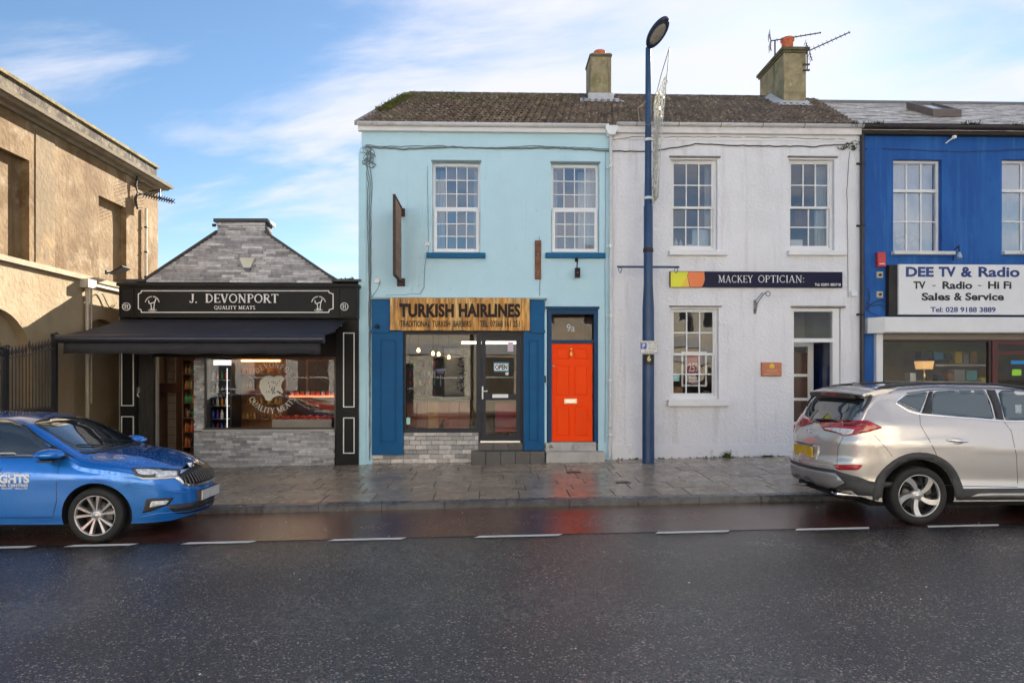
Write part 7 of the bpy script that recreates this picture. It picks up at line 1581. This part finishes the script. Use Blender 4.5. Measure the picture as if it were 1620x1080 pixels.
# ------------------------------------------------------------------ blue hatchback
def hatchback(org, pm, label, detailed=True):
    sp = dict(L=4.11, W=1.78, top=[(0,.62),(.02,.80),(.06,.96),(.16,1.12),(.42,1.385),(.62,1.43),(1.0,1.465),(1.5,1.482),(2.0,1.462),(2.3,1.415),(2.52,1.335),(2.80,1.185),(3.06,1.045),(3.12,1.025),(3.4,.985),(3.7,.925),(3.9,.865),(4.02,.805),(4.08,.72),(4.11,.52)],
        bot=[(0,.34),(.15,.26),(.5,.22),(3.6,.20),(3.95,.18),(4.11,.22)], nose=(.95,2.7,2.1), tail=(.7,3.0,2.4), belt=[(0,1.0),(1,1.0),(3.0,.945),(3.4,.93),(4.1,.78)],
        rz=[(0,.2),(.4,.16),(.9,.13),(2.3,.13),(2.8,.15),(3.1,.17),(3.7,.17),(4.0,.2),(4.11,.2)], ex=[(0,2.6),(.4,3.2),(2.3,3.2),(2.9,2.9),(3.15,2.6),(3.8,2.5),(4.11,2.4)],
        sec=[(0.0,.93),(.27,.955),(.31,.966),(.5,.982),(.66,.990),(.80,1.0),(.845,.988),(1.0,.935)], tumble=.52, lean_f=[(0,.02),(.2,.09),(.35,.13),(.55,.12),(.75,.06),(.9,-.14),(1.1,-.2)], lean_r=[(0,.05),(.3,-.02),(.6,0),(1.0,.06),(1.4,.25)],
        ribs=[((.52,.34),.013,.035,3.05,4.0)])
    car = empty('parked_car', (org[0]+2.05, org[1], org[2]), label, 'car'); bd = make_body(car, sp, org, pm, [(.73,.315,.385),(3.28,.315,.385)])
    yc = org[1]; kind = 'twin'
    for x in (.73, 3.28):
        wheel(car, org[0]+x, yc-.873, org[2]+.318, .318, .20, kind, -1); wheel(car, org[0]+x, yc+.873, org[2]+.318, .318, .20, kind, 1)
    pj = Proj(bd)
    side = lambda u, v: (Vector((org[0]+u, yc-3, org[2]+v)), Vector((0,1,0)))
    frontr = lambda u, v: (Vector((org[0]+7, yc+u, org[2]+v)), Vector((-1,0,0)))
    # side glass
    sw1 = round_poly([(2.86,1.00),(2.60,1.17),(2.34,1.335),(2.10,1.405),(1.78,1.415),(1.73,1.02)], .12, 2); sw2 = round_poly([(1.66,1.02),(1.70,1.415),(1.2,1.412),(.82,1.34),(.56,1.20),(.72,1.05),(1.0,1.03)], .12, 2)
    for s__ in (sw1, sw2): pj.patch(s__, side, .009, .035, 'side_window', car_glass, car, mirror=yc)
    pj.line([(3.0,.985),(2.62,1.175),(2.33,1.345),(2.08,1.415),(1.5,1.425),(1.0,1.405),(.60,1.29)], side, .022, .008, 'window_trim', trim_m, car, mirror=yc)
    pj.line([(2.93,.985),(1.72,1.0),(.72,1.03),(.56,1.12)], side, .02, .007, 'waist_trim', trim_m, car, mirror=yc)
    pj.patch([(1.665,1.02),(1.725,1.02),(1.765,1.40),(1.705,1.40)], side, .006, .05, 'door_pillar', trim_m, car, mirror=yc)
    pj.patch(round_poly([(2.97,.985),(2.80,.99),(2.66,1.085),(2.72,1.12)],.1,1), side, .0065, .04, 'mirror_base', trim_m, car, mirror=yc)
    for pts in ([(2.86,.97),(2.85,.5),(2.79,.30)], [(1.70,1.0),(1.70,.30)], [(2.79,.30),(1.70,.29)], [(1.70,.29),(1.08,.31),(.92,.62),(.72,.86),(.70,1.02)]): pj.line(pts, side, .008, .0012, 'door_gap', gap_m, car, mirror=yc)
    pj.line([(3.66,.20),(3.78,.44),(3.63,.62),(3.66,.70)], side, .007, .0012, 'bumper_gap', gap_m, car, mirror=yc) if not detailed else None
    for x0 in (2.02, .98): 
        h_ = MB(); q = pj.hit(*side(x0+.1, .86))[0]; h_.tube([(org[0]+x0, q.y+.01, org[2]+.86), (org[0]+x0+.03, q.y-.035, org[2]+.865), (org[0]+x0+.17, q.y-.035, org[2]+.865), (org[0]+x0+.20, q.y+.01, org[2]+.86)], .013, 8); h_.build('door_handle', pm, car)
    # windscreen
    wr_ = lambda u, v: (Vector((org[0]+2.0+v+3*.48, yc+u, org[2]+1.0+3*.88)), Vector((-.48,0,-.88)).normalized())
    def scr(u, x): # ray straight down onto the screen
        return Vector((org[0]+x, yc+u, org[2]+3)), Vector((0,0,-1))
    ws = round_poly([(-.56,2.34),(0,2.31),(.56,2.34),(.675,2.95),(.5,3.05),(0,3.08),(-.5,3.05),(-.675,2.95)], .12, 2)
    pj.patch([(u, x) for u, x in ws], scr, .004, .06, 'windscreen', car_glass, car)
    wc = round_poly([(-.68,2.98),(-.5,3.07),(0,3.10),(.5,3.07),(.68,2.98),(.66,3.05),(.48,3.13),(0,3.16),(-.48,3.13),(-.66,3.05)],.1,1); pj.patch(wc, scr, .005, .05, 'cowl_panel', trim_m, car)
    for (a, b) in (((.45,3.06),(-.12,2.90)), ((-.15,3.07),(-.60,2.90))):
        P = []
        for k in range(6): t = k/5; h = pj.hit(*scr(a[0]+(b[0]-a[0])*t, a[1]+(b[1]-a[1])*t)); P.append(h[0]+h[1]*.02)
        w_ = MB(); w_.tube(P, .009, 5); w_.build('wiper', trim_m, car)
    # rear window
    rwp = round_poly([(-.5,.20),(-.5,.40),(.5,.40),(.5,.20)], .15, 2); pj.patch(rwp, scr, .004, .05, 'rear_window', car_glass, car)
    # bonnet shut line
    for s__ in (1,): pj.line([(.66,3.12),(.69,3.35),(.68,3.6),(.60,3.82),(.45,3.95)], scr, .007, .0012, 'bonnet_gap', gap_m, car, mirror=yc)
    # door mirror
    for s_ in (-1, 1):
        my = yc+s_*.93; mx = org[0]+2.80; mz = org[2]+1.01; k = MB(); vs_ = []; n = 16; rows = [(-.11,.2),(-.10,.75),(-.05,.97),(.02,1.0),(.08,.85),(.12,.5),(.13,.15)]
        for (dx, s0) in rows:
            for a in range(n): t = 2*pi*a/n; vs_.append((mx+dx+.03*cos(t), my+.125*s0*cos(t), mz+.02+.075*s0*sin(t)*(1 if sin(t) > 0 else .75)))
        k.add(vs_, [(i*n+a, i*n+(a+1) % n, (i+1)*n+(a+1) % n, (i+1)*n+a) for i in range(len(rows)-1) for a in range(n)], True); k.add(vs_[:n], [tuple(range(n))[::-1]]); k.add(vs_[-n:], [tuple(range(n))]); mo_ = k.build('door_mirror', pm, car)
        k = MB(); k.box(mx-.09, mx+.09, my-.09, my+.09, mz-.055, mz-.035); k.tube([(mx, my-s_*.05, mz-.035), (mx+.02, yc+s_*.80, mz-.045)], .03, 8); k.build('mirror_foot', trim_m, mo_)
    if not detailed: return car, pj, sp
    return car, pj, sp
blue_p = paint('electric_blue_paint', (.002,.16,.58), met=.45)
WXB = CAMP+ray(150, 811)*((-5.70-CAMP.y)/ray(150, 811).y)
org_b = (WXB.x-3.28, -4.83, G(WXB.x, -5.6)-.0)
carb, pjb, spb = hatchback(org_b, blue_p, 'electric blue hatchback parked at the left with white lettering on its door')
lens = mat('lamp_lens_clear', (.70,.73,.75), .08, var=.5, vscale=22, spec=.8, coat=.6)
hl = round_poly([(207,740),(222,739.5),(250,740),(286,742.5),(284,755.5),(262,757),(226,758),(214,752)], .12, 2)
hob = pjb.patch(hl, camray, .006, 2.5, 'headlight', M_('lamp_dark', (.06,.065,.07), .15), carb, mirror=org_b[1])
for (pl_, nm) in ((round_poly([(213,742),(245,742.5),(258,744),(240,751.5),(220,750)],.15,2),'inner'), (round_poly([(247,745.5),(280,744.5),(280,752.5),(245,755)],.15,2),'outer')):
    pjb.patch(pl_, camray, .010, 2.0, 'headlight_reflector', lens, hob)
pjb.patch([(213,752),(226,755.5),(262,754.5),(283,753),(283,755.5),(262,757.2),(226,758)], camray, .0105, 2.0, 'daytime_light', M_('drl_white', (.75,.75,.75), .2), hob)
# grille and plate on the nose, symmetrical about the centre line
fr = lambda u, v: (Vector((org_b[0]+7, org_b[1]+u, org_b[2]+v)), Vector((-1,0,0)))
gp = [(-.50,.755),(-.30,.80),(-.08,.825),(0,.81),(.08,.825),(.30,.80),(.50,.755),(.53,.70),(.46,.575),(.30,.545),(-.30,.545),(-.46,.575),(-.53,.70)]
gp = [(u*.96, .695+(v-.695)*.90) for u, v in gp]
pjb.patch(round_poly(gp,.12,2), fr, .006, .05, 'grille_surround', chrome, carb); gi = [(u*.89, .685+(v-.685)*.76) for u, v in gp]
gob = pjb.patch(round_poly(gi,.12,2), fr, .013, .05, 'grille', M_('grille_black', (.010,.010,.011), .35), carb)
for k in range(17):
    u = -.42+.84*k/16; h0 = pjb.hit(*fr(u, .615)); h1 = pjb.hit(*fr(u, .685)); h2 = pjb.hit(*fr(u, .752-.05*abs(u/.42)**2))
    b = MB(); b.tube([h[0]+Vector((.026,0,0)) for h in (h0, h1, h2)], .009, 5); b.build('grille_slat', M_('slat_grey', (.055,.055,.06), .25), gob)
h = pjb.hit(*scr_b(0, 4.0)) if 'scr_b' in globals() else pjb.hit(Vector((org_b[0]+3.98, org_b[1], org_b[2]+3)), Vector((0,0,-1)))
b = MB(); q = h[0]; b.lathe((q.x, q.y, q.z), [(0,.014),(.025,.012),(.042,.010),(.048,.006),(.048,-.012)], n=20); bg_ = b.build('badge', chrome, carb); b = MB(); b.lathe((q.x, q.y, q.z+.001), [(0,.0155),(.020,.014),(.034,.012)], n=16); b.build('badge_face', trim_m, bg_)
hp_ = pjb.hit(*fr(0, .47)); b = MB(); nx_ = hp_[0].x; b.box(nx_+.015, nx_+.03, org_b[1]-.26, org_b[1]+.26, org_b[2]+.39, org_b[2]+.505); b.build('number_plate', M_('blurred_plate', (.52,.53,.54), .4, var=.25, vscale=5), carb, label='blank pale front number plate')
b = MB(); b.box(nx_-.05, nx_+.014, org_b[1]-.27, org_b[1]+.27, org_b[2]+.38, org_b[2]+.515); b.build('plate_holder', trim_m, carb)
li = [(-.62,.385),(-.30,.375),(.30,.375),(.62,.385),(.52,.27),(.40,.245),(-.40,.245),(-.52,.27)]
pjb.patch(round_poly(li,.1,1), fr, .006, .05, 'lower_intake', trim_m, carb)
fg_ = round_poly([(231,788.5),(275,786.5),(268,797),(240,808),(225,811),(229,799)],.08,1); fgo = pjb.patch(fg_, camray, .006, 2.5, 'fog_lamp_recess', trim_m, carb, mirror=org_b[1])
pjb.patch(round_poly([(239,792),(267,791),(262,797),(247,800),(236,802)],.12,1), camray, .014, 2.0, 'fog_lamp', lens, fgo)
for pts in ([(204,762),(212,770),(262,775),(280,779),(300,778)],[(224,817),(250,812),(300,808),(346,792)]): pjb.line(pts, camray, .014, .010, 'bumper_crease', blue_p, carb, step=3)
pjb.line([(196,770),(205,766),(218,763)], camray, .006, .0012, 'bumper_gap', gap_m, carb, step=3)
# door decal
dec = M_('decal_white', (.72,.72,.72), .4)
def decal(txt, r_px, bold, par, pj, m):
    yy = -5.72; a = R(*r_px, yy); mb = text_obj(txt, a[0], a[1], a[2], a[3], yy, m, 'raw', depth=.004, bold=bold); V = []
    for v in mb.v:
        h = pj.hit(Vector((v[0], -8, v[2])), Vector((0,1,0))); V.append((v[0], (h[0].y if h else yy)-.0025-(.0015 if v[1] < yy-.001 else 0), v[2]))
    mb.v = V; return mb.build('door_lettering', m, par, normals=True)
decal('RIGHTS', (-18,750,46.5,764), .05, carb, pjb, dec); decal('REPAIR CENTRES', (-14,765.5,44,769.8), .03, carb, pjb, dec); decal('BANGOR • BELFAST • MALLUSK', (-22,771,44,773.5), .02, carb, pjb, dec); decal('car supplied by', (-4,747,29,749.6), .02, carb, pjb, dec)
# water drops on the bonnet and roof
def drops(pj, org, pts_f, n, m, label, seed=3):
    rg = random.Random(seed); mb = MB()
    for k in range(n):
        u, x = pts_f(rg); h = pj.hit(Vector((org[0]+x, org[1]+u, org[2]+3)), Vector((0,0,-1)))
        if not h or h[1].z < .15: continue
        p, nr = h; r_ = rg.uniform(.002,.004); a = nr.orthogonal().normalized(); b_ = nr.cross(a); mb.add([p+a*r_, p+b_*r_, p-a*r_, p-b_*r_, p+nr*r_*.7], [(0,1,4),(1,2,4),(2,3,4),(3,0,4)], True)
    return mb.build('rain_drops', m, None, label=label, cat='water drops', kind='stuff', normals=False)
dm = mat('water_drop', (.5,.55,.6), .03, var=0, spec=1.0)
drops(pjb, org_b, lambda rg: (rg.uniform(-.75,.75), rg.uniform(3.0,4.05)), 900, dm, 'rain drops on the blue bonnet')
drops(pjb, org_b, lambda rg: (rg.uniform(-.6,.6), rg.uniform(.6,2.4)), 700, dm, 'rain drops on the blue roof', 4)

# ------------------------------------------------------------------ silver SUV
beige_p = paint('champagne_silver_paint', (.60,.57,.55), met=.5)
WXS = CAMP+ray(1455, 782)*((-5.70-CAMP.y)/ray(1455, 782).y)
org_s = (WXS.x-.93, -4.78, G(WXS.x, -5.6)-.0)
sp = dict(L=4.475, W=1.86, top=[(0,.70),(.015,.88),(.04,1.0),(.10,1.13),(.20,1.28),(.42,1.575),(.55,1.625),(.9,1.665),(1.4,1.69),(2.0,1.688),(2.4,1.655),(2.65,1.59),(2.95,1.43),(3.25,1.235),(3.34,1.20),(3.7,1.14),(4.1,1.04),(4.35,.93),(4.43,.82),(4.475,.62)],
    bot=[(0,.40),(.12,.36),(.45,.26),(3.6,.26),(4.2,.24),(4.475,.30)], nose=(.9,2.8,2.2), tail=(.75,3.2,2.3), belt=[(0,1.22),(.6,1.22),(1.5,1.20),(3.2,1.09),(4.4,.95)],
    rz=[(0,.16),(.25,.20),(.5,.13),(.9,.12),(2.4,.12),(3.2,.16),(4.475,.2)], ex=[(0,2.6),(.4,3.1),(2.5,3.2),(3.3,2.6),(4.475,2.4)],
    sec=[(0,.93),(.25,.965),(.33,.978),(.37,.980),(.43,.952),(.60,.982),(.76,.992),(.80,1.0),(.835,.980),(1.0,.938)], tumble=.46, lean_f=[(0,-.05),(.3,.02),(.6,0),(1.0,-.12),(1.3,-.2)], lean_r=[(0,.08),(.35,-.02),(.45,-.06),(.62,-.10),(.72,-.09),(.78,-.04),(.95,-.05),(1.12,-.02),(1.3,.06),(1.6,.10)])
cars = empty('parked_car', (org_s[0]+2.2, org_s[1], org_s[2]), 'champagne silver sports utility car parked at the right, seen from its rear corner', 'car')
bs_ = make_body(cars, sp, org_s, beige_p, [(.93,.345,.44),(3.60,.345,.44)]); ys = org_s[1]
for x in (.93, 3.60): wheel(cars, org_s[0]+x, ys-.918, org_s[2]+.346, .346, .225, 'blade', -1); wheel(cars, org_s[0]+x, ys+.918, org_s[2]+.346, .346, .225, 'blade', 1)
pjs = Proj(bs_)
pp_ = lambda pts: round_poly(pts, .10, 2)
qg = pjs.patch(pp_([(1418,636),(1432,624),(1468,619),(1462,636),(1455,652),(1438,646)]), camray, .004, 4, 'quarter_window', mat('tinted_glass', (.022,.05,.066), .02, var=.05, spec=1.0, coat=.6), cars, mirror=ys)
pjs.patch(pp_([(1477,619),(1520,616.5),(1557,616.5),(1566,636),(1573,663),(1540,660),(1474,656.5),(1470,650)]), camray, .004, 4, 'side_window', MATS['tinted_glass'], cars, mirror=ys)
pjs.patch(pp_([(1578,617),(1640,618),(1700,640),(1720,660),(1600,665),(1590,664)]), camray, .004, 5, 'side_window', MATS['tinted_glass'], cars, mirror=ys)
pjs.patch([(1470,619),(1476,619),(1473,634),(1474,657),(1458,653.5),(1464,636)], camray, .0045, 4, 'pillar_trim', trim_m, cars, mirror=ys)
pjs.patch([(1560,616.5),(1574,617),(1583,640),(1588,664.5),(1576,664),(1570,640)], camray, .005, 4, 'pillar_trim', trim_m, cars, mirror=ys)
pjs.line([(1434,622.5),(1416,636),(1438,650),(1456,654.5),(1520,660),(1590,665.5),(1720,668)], camray, .020, .009, 'chrome_trim', chrome, cars, step=4, mirror=ys)
pjs.line([(1434,622),(1470,617),(1520,614.5),(1575,614.5),(1640,616),(1720,628)], camray, .014, .006, 'window_trim', trim_m, cars, step=4, mirror=ys)
for pts in ([(1455,655),(1456,672),(1468,692),(1480,715),(1484,728)], [(1588,666),(1600,682),(1608,720),(1610,765)], [(1484,728),(1500,760)], [(1500,768),(1610,770)]): pjs.line(pts, camray, .007, .0012, 'door_gap', gap_m, cars, step=4, mirror=ys)
pjs.line([(1362,648),(1356,660),(1345,665)], camray, .007, .0012, 'tailgate_gap', gap_m, cars, step=3); pjs.line([(1334,690),(1326,707),(1324,735)], camray, .007, .0012, 'tailgate_gap', gap_m, cars, step=3); pjs.line([(1252,702),(1290,700.5),(1327,703)], camray, .010, .004, 'tailgate_crease', beige_p, cars, step=3)
pjs.line([(1383,688),(1400,706),(1412,722)], camray, .006, .0012, 'bumper_gap', gap_m, cars, step=3)
# lamps
red_l = mat('red_lamp', (.42,.004,.010), .10, var=.35, vscale=14, coat=1.0); red_d = mat('deep_red_lamp', (.20,.002,.006), .12, var=.3, vscale=14, coat=1.0)
tl = pjs.patch(pp_([(1295,669),(1312,666),(1352,664.5),(1374,665),(1397,676.5),(1374,683),(1337,690),(1322,684.5),(1304,681)]), camray, .010, 3, 'tail_lamp', red_l, cars, mirror=ys)
pjs.patch([(1303,678),(1320,677),(1352,679),(1348,686),(1337,688.5),(1322,683)], camray, .014, 2.5, 'reversing_lamp', lens, tl)
pjs.patch([(1333,668),(1352,666.5),(1376,669),(1360,674),(1334,674)], camray, .0135, 2.5, 'brake_lamp', red_d, tl)
pjs.patch(pp_([(1244.5,672),(1252,666),(1252,679),(1247,682)]), camray, .008, 2, 'tail_lamp', red_l, cars)
pjs.patch(pp_([(1317,734.5),(1366,734.5),(1358,743),(1325,743)]), camray, .008, 2.5, 'rear_reflector', red_l, cars, mirror=ys)
# rear glass and spoiler
rear = lambda u, v: (Vector((org_s[0]-4, ys+u, org_s[2]+v)), Vector((1,0,0)))
rg_ = round_poly([(-.66,1.52),(.66,1.52),(.72,1.32),(.60,1.18),(0,1.155),(-.60,1.18),(-.72,1.32)],.12,2)
pjs.patch(rg_, rear, .004, .05, 'rear_window', car_glass, cars)
spm = MB(); rows = []; n = 16
for i in range(n+1):
    u = -.70+1.40*i/n; e = 1-abs(u/.70)**4*.55; hx = pjs.hit(*rear(u*.985, 1.56)); xb_ = (hx[0].x if hx else org_s[0]+.4); zt = org_s[2]+1.625-.03*abs(u/.7)**2.5
    xr = org_s[0]+.26+.09*abs(u/.7)**2; rows.append([(xb_+.24, ys+u, zt+.030), (xb_+.06, ys+u, zt+.028), (xr+.03, ys+u, zt-.028), (xr, ys+u, zt-.048), (xr+.015, ys+u, zt-.062), (xb_+.04, ys+u, zt-.052)])
vs_ = [p for r_ in rows for p in r_]; m_ = 6
spm.add(vs_, [(i*m_+j, i*m_+(j+1) % m_, (i+1)*m_+(j+1) % m_, (i+1)*m_+j) for i in range(n) for j in range(m_)], True); spm.add(rows[0], [tuple(range(6))]); spm.add(rows[-1], [tuple(range(6))[::-1]]); spo = spm.build('spoiler', beige_p, cars)
b = MB(); b.box(org_s[0]+.285, org_s[0]+.35, ys-.55, ys+.55, org_s[2]+1.505, org_s[2]+1.562); b.build('spoiler_underside', trim_m, spo); b = MB(); b.box(org_s[0]+.270, org_s[0]+.284, ys-.18, ys+.18, org_s[2]+1.535, org_s[2]+1.555); b.build('high_brake_lamp', red_d, spo)
for s_ in (-1,1): # side fins beside the glass
    P = []
    for v in (1.55, 1.45, 1.35): h_ = pjs.hit(*rear(s_*.74, v)); P.append(h_[0] if h_ else Vector((org_s[0]+.45, ys+s_*.74, org_s[2]+v)))
    b = MB(); b.tube([p+Vector((-.01,0,0)) for p in P], .022, 6); b.build('glass_fin', trim_m, spo)
# wiper
P = []
for (u, v) in ((.0,1.20),(-.15,1.215),(-.35,1.225),(-.5,1.215)): h_ = pjs.hit(*rear(u, v)); P.append(h_[0]+Vector((-.03,0,0)))
b = MB(); b.tube(P, [.018,.014,.010,.006], 6); b.build('rear_wiper', trim_m, cars)
# badge, plate, bumper parts
h_ = pjs.hit(*rear(0, 1.055)); q = h_[0]; b = MB(); n = 22; vs_ = []
b.tube([(q.x-.014, ys+.065*cos(2*pi*k/n), q.z+.036*sin(2*pi*k/n)) for k in range(n+1)], .007, 6); b.tube([(q.x-.016, ys-.03, q.z-.028), (q.x-.018, ys-.014, q.z+.028)], .006, 5); b.tube([(q.x-.016, ys+.014, q.z-.028), (q.x-.018, ys+.03, q.z+.028)], .006, 5); b.tube([(q.x-.017, ys-.022, q.z), (q.x-.017, ys+.022, q.z)], .006, 5); b.build('badge', chrome, cars)
h_ = pjs.hit(*rear(0, .80)); q = h_[0]; b = MB(); b.box(q.x-.02, q.x-.006, ys-.26, ys+.26, org_s[2]+.735, org_s[2]+.865); b.build('number_plate', M_('yellow_plate', (.68,.42,.015), .4, var=.2, vscale=6), cars, label='blank yellow rear number plate')
pjs.patch([(-.34,.885),(.34,.885),(.34,.72),(-.34,.72)], rear, .004, .06, 'plate_recess', beige_p, cars); b = MB(); b.box(q.x-.022, q.x+.01, ys-.24, ys+.24, org_s[2]+.885, org_s[2]+.897); b.build('plate_light_bar', trim_m, cars)
pjs.line([(-.66,.665),(-.3,.655),(.3,.655),(.66,.665)], rear, .020, .012, 'bumper_step', beige_p, cars, step=.06)
lowb = [(-.90,.47),(-.80,.56),(-.60,.625),(.60,.625),(.80,.56),(.90,.47),(.8,.40),(.6,.36),(-.6,.36),(-.8,.40)]
pjs.patch(lowb, rear, .008, .05, 'lower_bumper', clad_m, cars)
sk = [(-.62,.585),(.62,.585),(.70,.47),(.60,.40),(.34,.37),(.22,.43),(-.22,.43),(-.34,.37),(-.60,.40),(-.70,.47)]
pjs.patch(sk, rear, .020, .05, 'skid_plate', M_('satin_grey', (.38,.38,.385), .35, metal=.5, var=.1), cars, thick=.02)
for s__ in (-.52, -.62): b = MB(); b.tube([(org_s[0]+.40, ys+s__, org_s[2]+.30), (org_s[0]+.06, ys+s__, org_s[2]+.325)], .034, 14, cap=False); b.tube([(org_s[0]+.39, ys+s__, org_s[2]+.30), (org_s[0]+.12, ys+s__, org_s[2]+.32)], .030, 12); b.build('exhaust_pipe', chrome, cars)
b = MB(); b.box(org_s[0]+.15, org_s[0]+.9, ys-.6, ys+.6, org_s[2]+.26, org_s[2]+.36); b.build('rear_valance', well_m, cars)
hk = MB(); hk.tube([(org_s[0]+.06+.05*cos(t), ys+.28+.07*sin(t), org_s[2]+.31) for t in [i*pi/6 for i in range(12)]], .010, 6); hk.build('tow_eye', steel, cars)
side = lambda u, v: (Vector((org_s[0]+u, ys-3, org_s[2]+v)), Vector((0,1,0)))
# arch cladding and sill cladding, both sides
for cx_ in (.93, 3.60):
    out_ = []; n = 22
    for k in range(n+1): a = pi*1.06-(pi*1.12)*k/n; out_.append((cx_+.545*cos(a), max(.29, .345+.525*sin(a))))
    for k in range(n+1): a = -.06*pi+(pi*1.12)*k/n; out_.append((cx_+.443*cos(a), max(.29, .345+.443*sin(a))))
    pjs.patch(out_, side, .012, .05, 'arch_cladding', clad_m, cars, thick=.02, mirror=ys)
pjs.patch([(1.36,.262),(3.16,.262),(3.12,.43),(1.42,.43)], side, .010, .06, 'sill_cladding', clad_m, cars, thick=.02, mirror=ys)
pjs.patch(round_poly([(1.55,.33),(3.10,.33),(3.05,.375),(1.66,.375)],.1,1), side, .018, .05, 'sill_strip', M_('silver_strip', (.45,.44,.42), .35, metal=.6), cars, thick=.01, mirror=ys)
pjs.patch([(.12,.33),(.47,.262),(.54,.262),(.52,.42),(.40,.50),(.22,.52),(.12,.50)], side, .008, .05, 'bumper_corner_cladding', clad_m, cars, mirror=ys)
for (x0, zz0) in ((1.28,1.005),(2.30,1.0)):
    q = pjs.hit(*side(x0+.1, zz0))[0]; b = MB(); b.tube([(org_s[0]+x0-.02, q.y+.005, org_s[2]+zz0+.01), (org_s[0]+x0+.02, q.y-.034, org_s[2]+zz0+.012), (org_s[0]+x0+.11, q.y-.040, org_s[2]+zz0), (org_s[0]+x0+.20, q.y-.036, org_s[2]+zz0-.006), (org_s[0]+x0+.25, q.y+.005, org_s[2]+zz0-.01)], [.008,.013,.016,.013,.008], 8); b.build('door_handle', chrome, cars)
    pjs.patch(round_poly([(x0+.05,zz0+.035),(x0+.19,zz0+.03),(x0+.19,zz0-.04),(x0+.06,zz0-.04)],.25,2), side, .002, .03, 'handle_recess', beige_p, cars)
# roof rails and fin
for s_ in (-1, 1):
    P = []
    for k in range(15): x = .50+2.1*k/14; h_ = pjs.hit(Vector((org_s[0]+x, ys+s_*.60, org_s[2]+3)), Vector((0,0,-1))); P.append(h_[0]+Vector((0,0,.006 if k in (0, 14) else .038)))
    b = MB(); b.tube(P, .016, 8); b.build('roof_rail', trim_m, cars)
h_ = pjs.hit(Vector((org_s[0]+.62, ys, org_s[2]+3)), Vector((0,0,-1))); z_ = h_[0].z; b = MB()
prof = [(.00,.0),(.03,.075),(.07,.07),(.14,.03),(.22,.0)]; vs_ = [(org_s[0]+.58+a, ys+s_*(.018 if zz0 < .05 else .006), z_+zz0-.006) for s_ in (-1, 1) for a, zz0 in prof]; b.add(vs_, [(0,1,2,3,4),(9,8,7,6,5)]+[(i, i+5, (i+1) % 5+5, (i+1) % 5) for i in range(5)]); b.build('aerial_fin', M_('fin_grey', (.12,.12,.14), .3), cars)
for (x0, y0, w_) in ((1596,649,14),):
    pjs.patch([(1605,640),(1616,640),(1616,654),(1606,654)], camray, .006, 4, 'window_sticker', M_('sticker_grey', (.35,.42,.45), .5), cars)
# windscreen of the SUV (out of frame, seen from other positions)
scrs = lambda u, x: (Vector((org_s[0]+x, ys+u, org_s[2]+3)), Vector((0,0,-1)))
pjs.patch(round_poly([(-.55,2.5),(.55,2.5),(.70,3.2),(0,3.3),(-.70,3.2)],.12,2), scrs, .004, .07, 'windscreen', car_glass, cars)
frs = lambda u, v: (Vector((org_s[0]+8, ys+u, org_s[2]+v)), Vector((-1,0,0)))
pjs.patch(round_poly([(-.45,.86),(.45,.86),(.40,.60),(-.40,.60)],.12,2), frs, .008, .06, 'grille', trim_m, cars)
for s_ in (1,): pjs.patch(round_poly([(.52,.90),(.80,.92),(.78,.80),(.55,.80)],.15,2), frs, .008, .05, 'headlight', lens, cars, mirror=ys)
h_ = MB(); mx = org_s[0]+3.02
for s_ in (-1, 1): h_ = MB(); h_.lathe((mx, ys+s_*1.02, org_s[2]+1.20), [(0,-.09),(.09,-.06),(.11,0),(.08,.06),(0,.08)], n=14); h_.tube([(mx, ys+s_*.98, org_s[2]+1.16), (mx+.05, ys+s_*.85, org_s[2]+1.14)], .03, 8); h_.build('door_mirror', beige_p, cars)

# ------------------------------------------------------------------ red cars parked across the street, mirrored in the shop windows
red_p = paint('bright_red_paint', (.50,.02,.012), met=.1)
xr_ = -11.2; yr_ = -16.8
carr, _, _ = hatchback((xr_, yr_, G(xr_+2, yr_)), red_p, 'red hatchback parked across the street opposite the butcher', False)
def copy_tree(o, parent=None):
    c = o.copy(); COL.objects.link(c); c.parent = parent; ORG[c.name] = ORG.get(o.name, (0,0,0))
    for ch in [q for q in o.children]: copy_tree(ch, c)
    return c
c3 = None

# small pale litter and grit flecks lying on the road
rg = random.Random(41); mb = MB()
for k in range(70):
    x_ = rg.uniform(-6.5, 7); y_ = rg.uniform(-10.4, -4.2); z_ = G(x_, y_)+.006; s_ = rg.uniform(.004, .014); a = rg.random()*6.28
    mb.add([(x_+s_*cos(a+t)*rg.uniform(.6,1), y_+s_*sin(a+t)*rg.uniform(.6,1), z_) for t in (0,1.3,2.6,3.9,5.1)]+[(x_, y_, z_+.006)], [(0,1,5),(1,2,5),(2,3,5),(3,4,5),(4,0,5)])
mb.build('grit', M_('pale_grit', (.55,.53,.50), .7, var=.4, vscale=40), None, label='pale flecks of grit and litter scattered on the wet road', cat='grit', kind='stuff')
mb = MB()
for k in range(46):
    x_ = rg.uniform(-6.5, 6.5); y_ = rg.uniform(-3.6, -.2); z_ = G(x_, y_)+.004; s_ = rg.uniform(.008, .022); n_ = 7
    mb.add([(x_+s_*cos(2*pi*t/n_), y_+s_*sin(2*pi*t/n_)*.8, z_) for t in range(n_)]+[(x_, y_, z_+.002)], [(t, (t+1) % n_, n_) for t in range(n_)])
mb.build('gum_spots', M_('trodden_gum', (.035,.032,.03), .7), None, label='dark trodden gum spots on the pavement', cat='gum spots', kind='stuff')
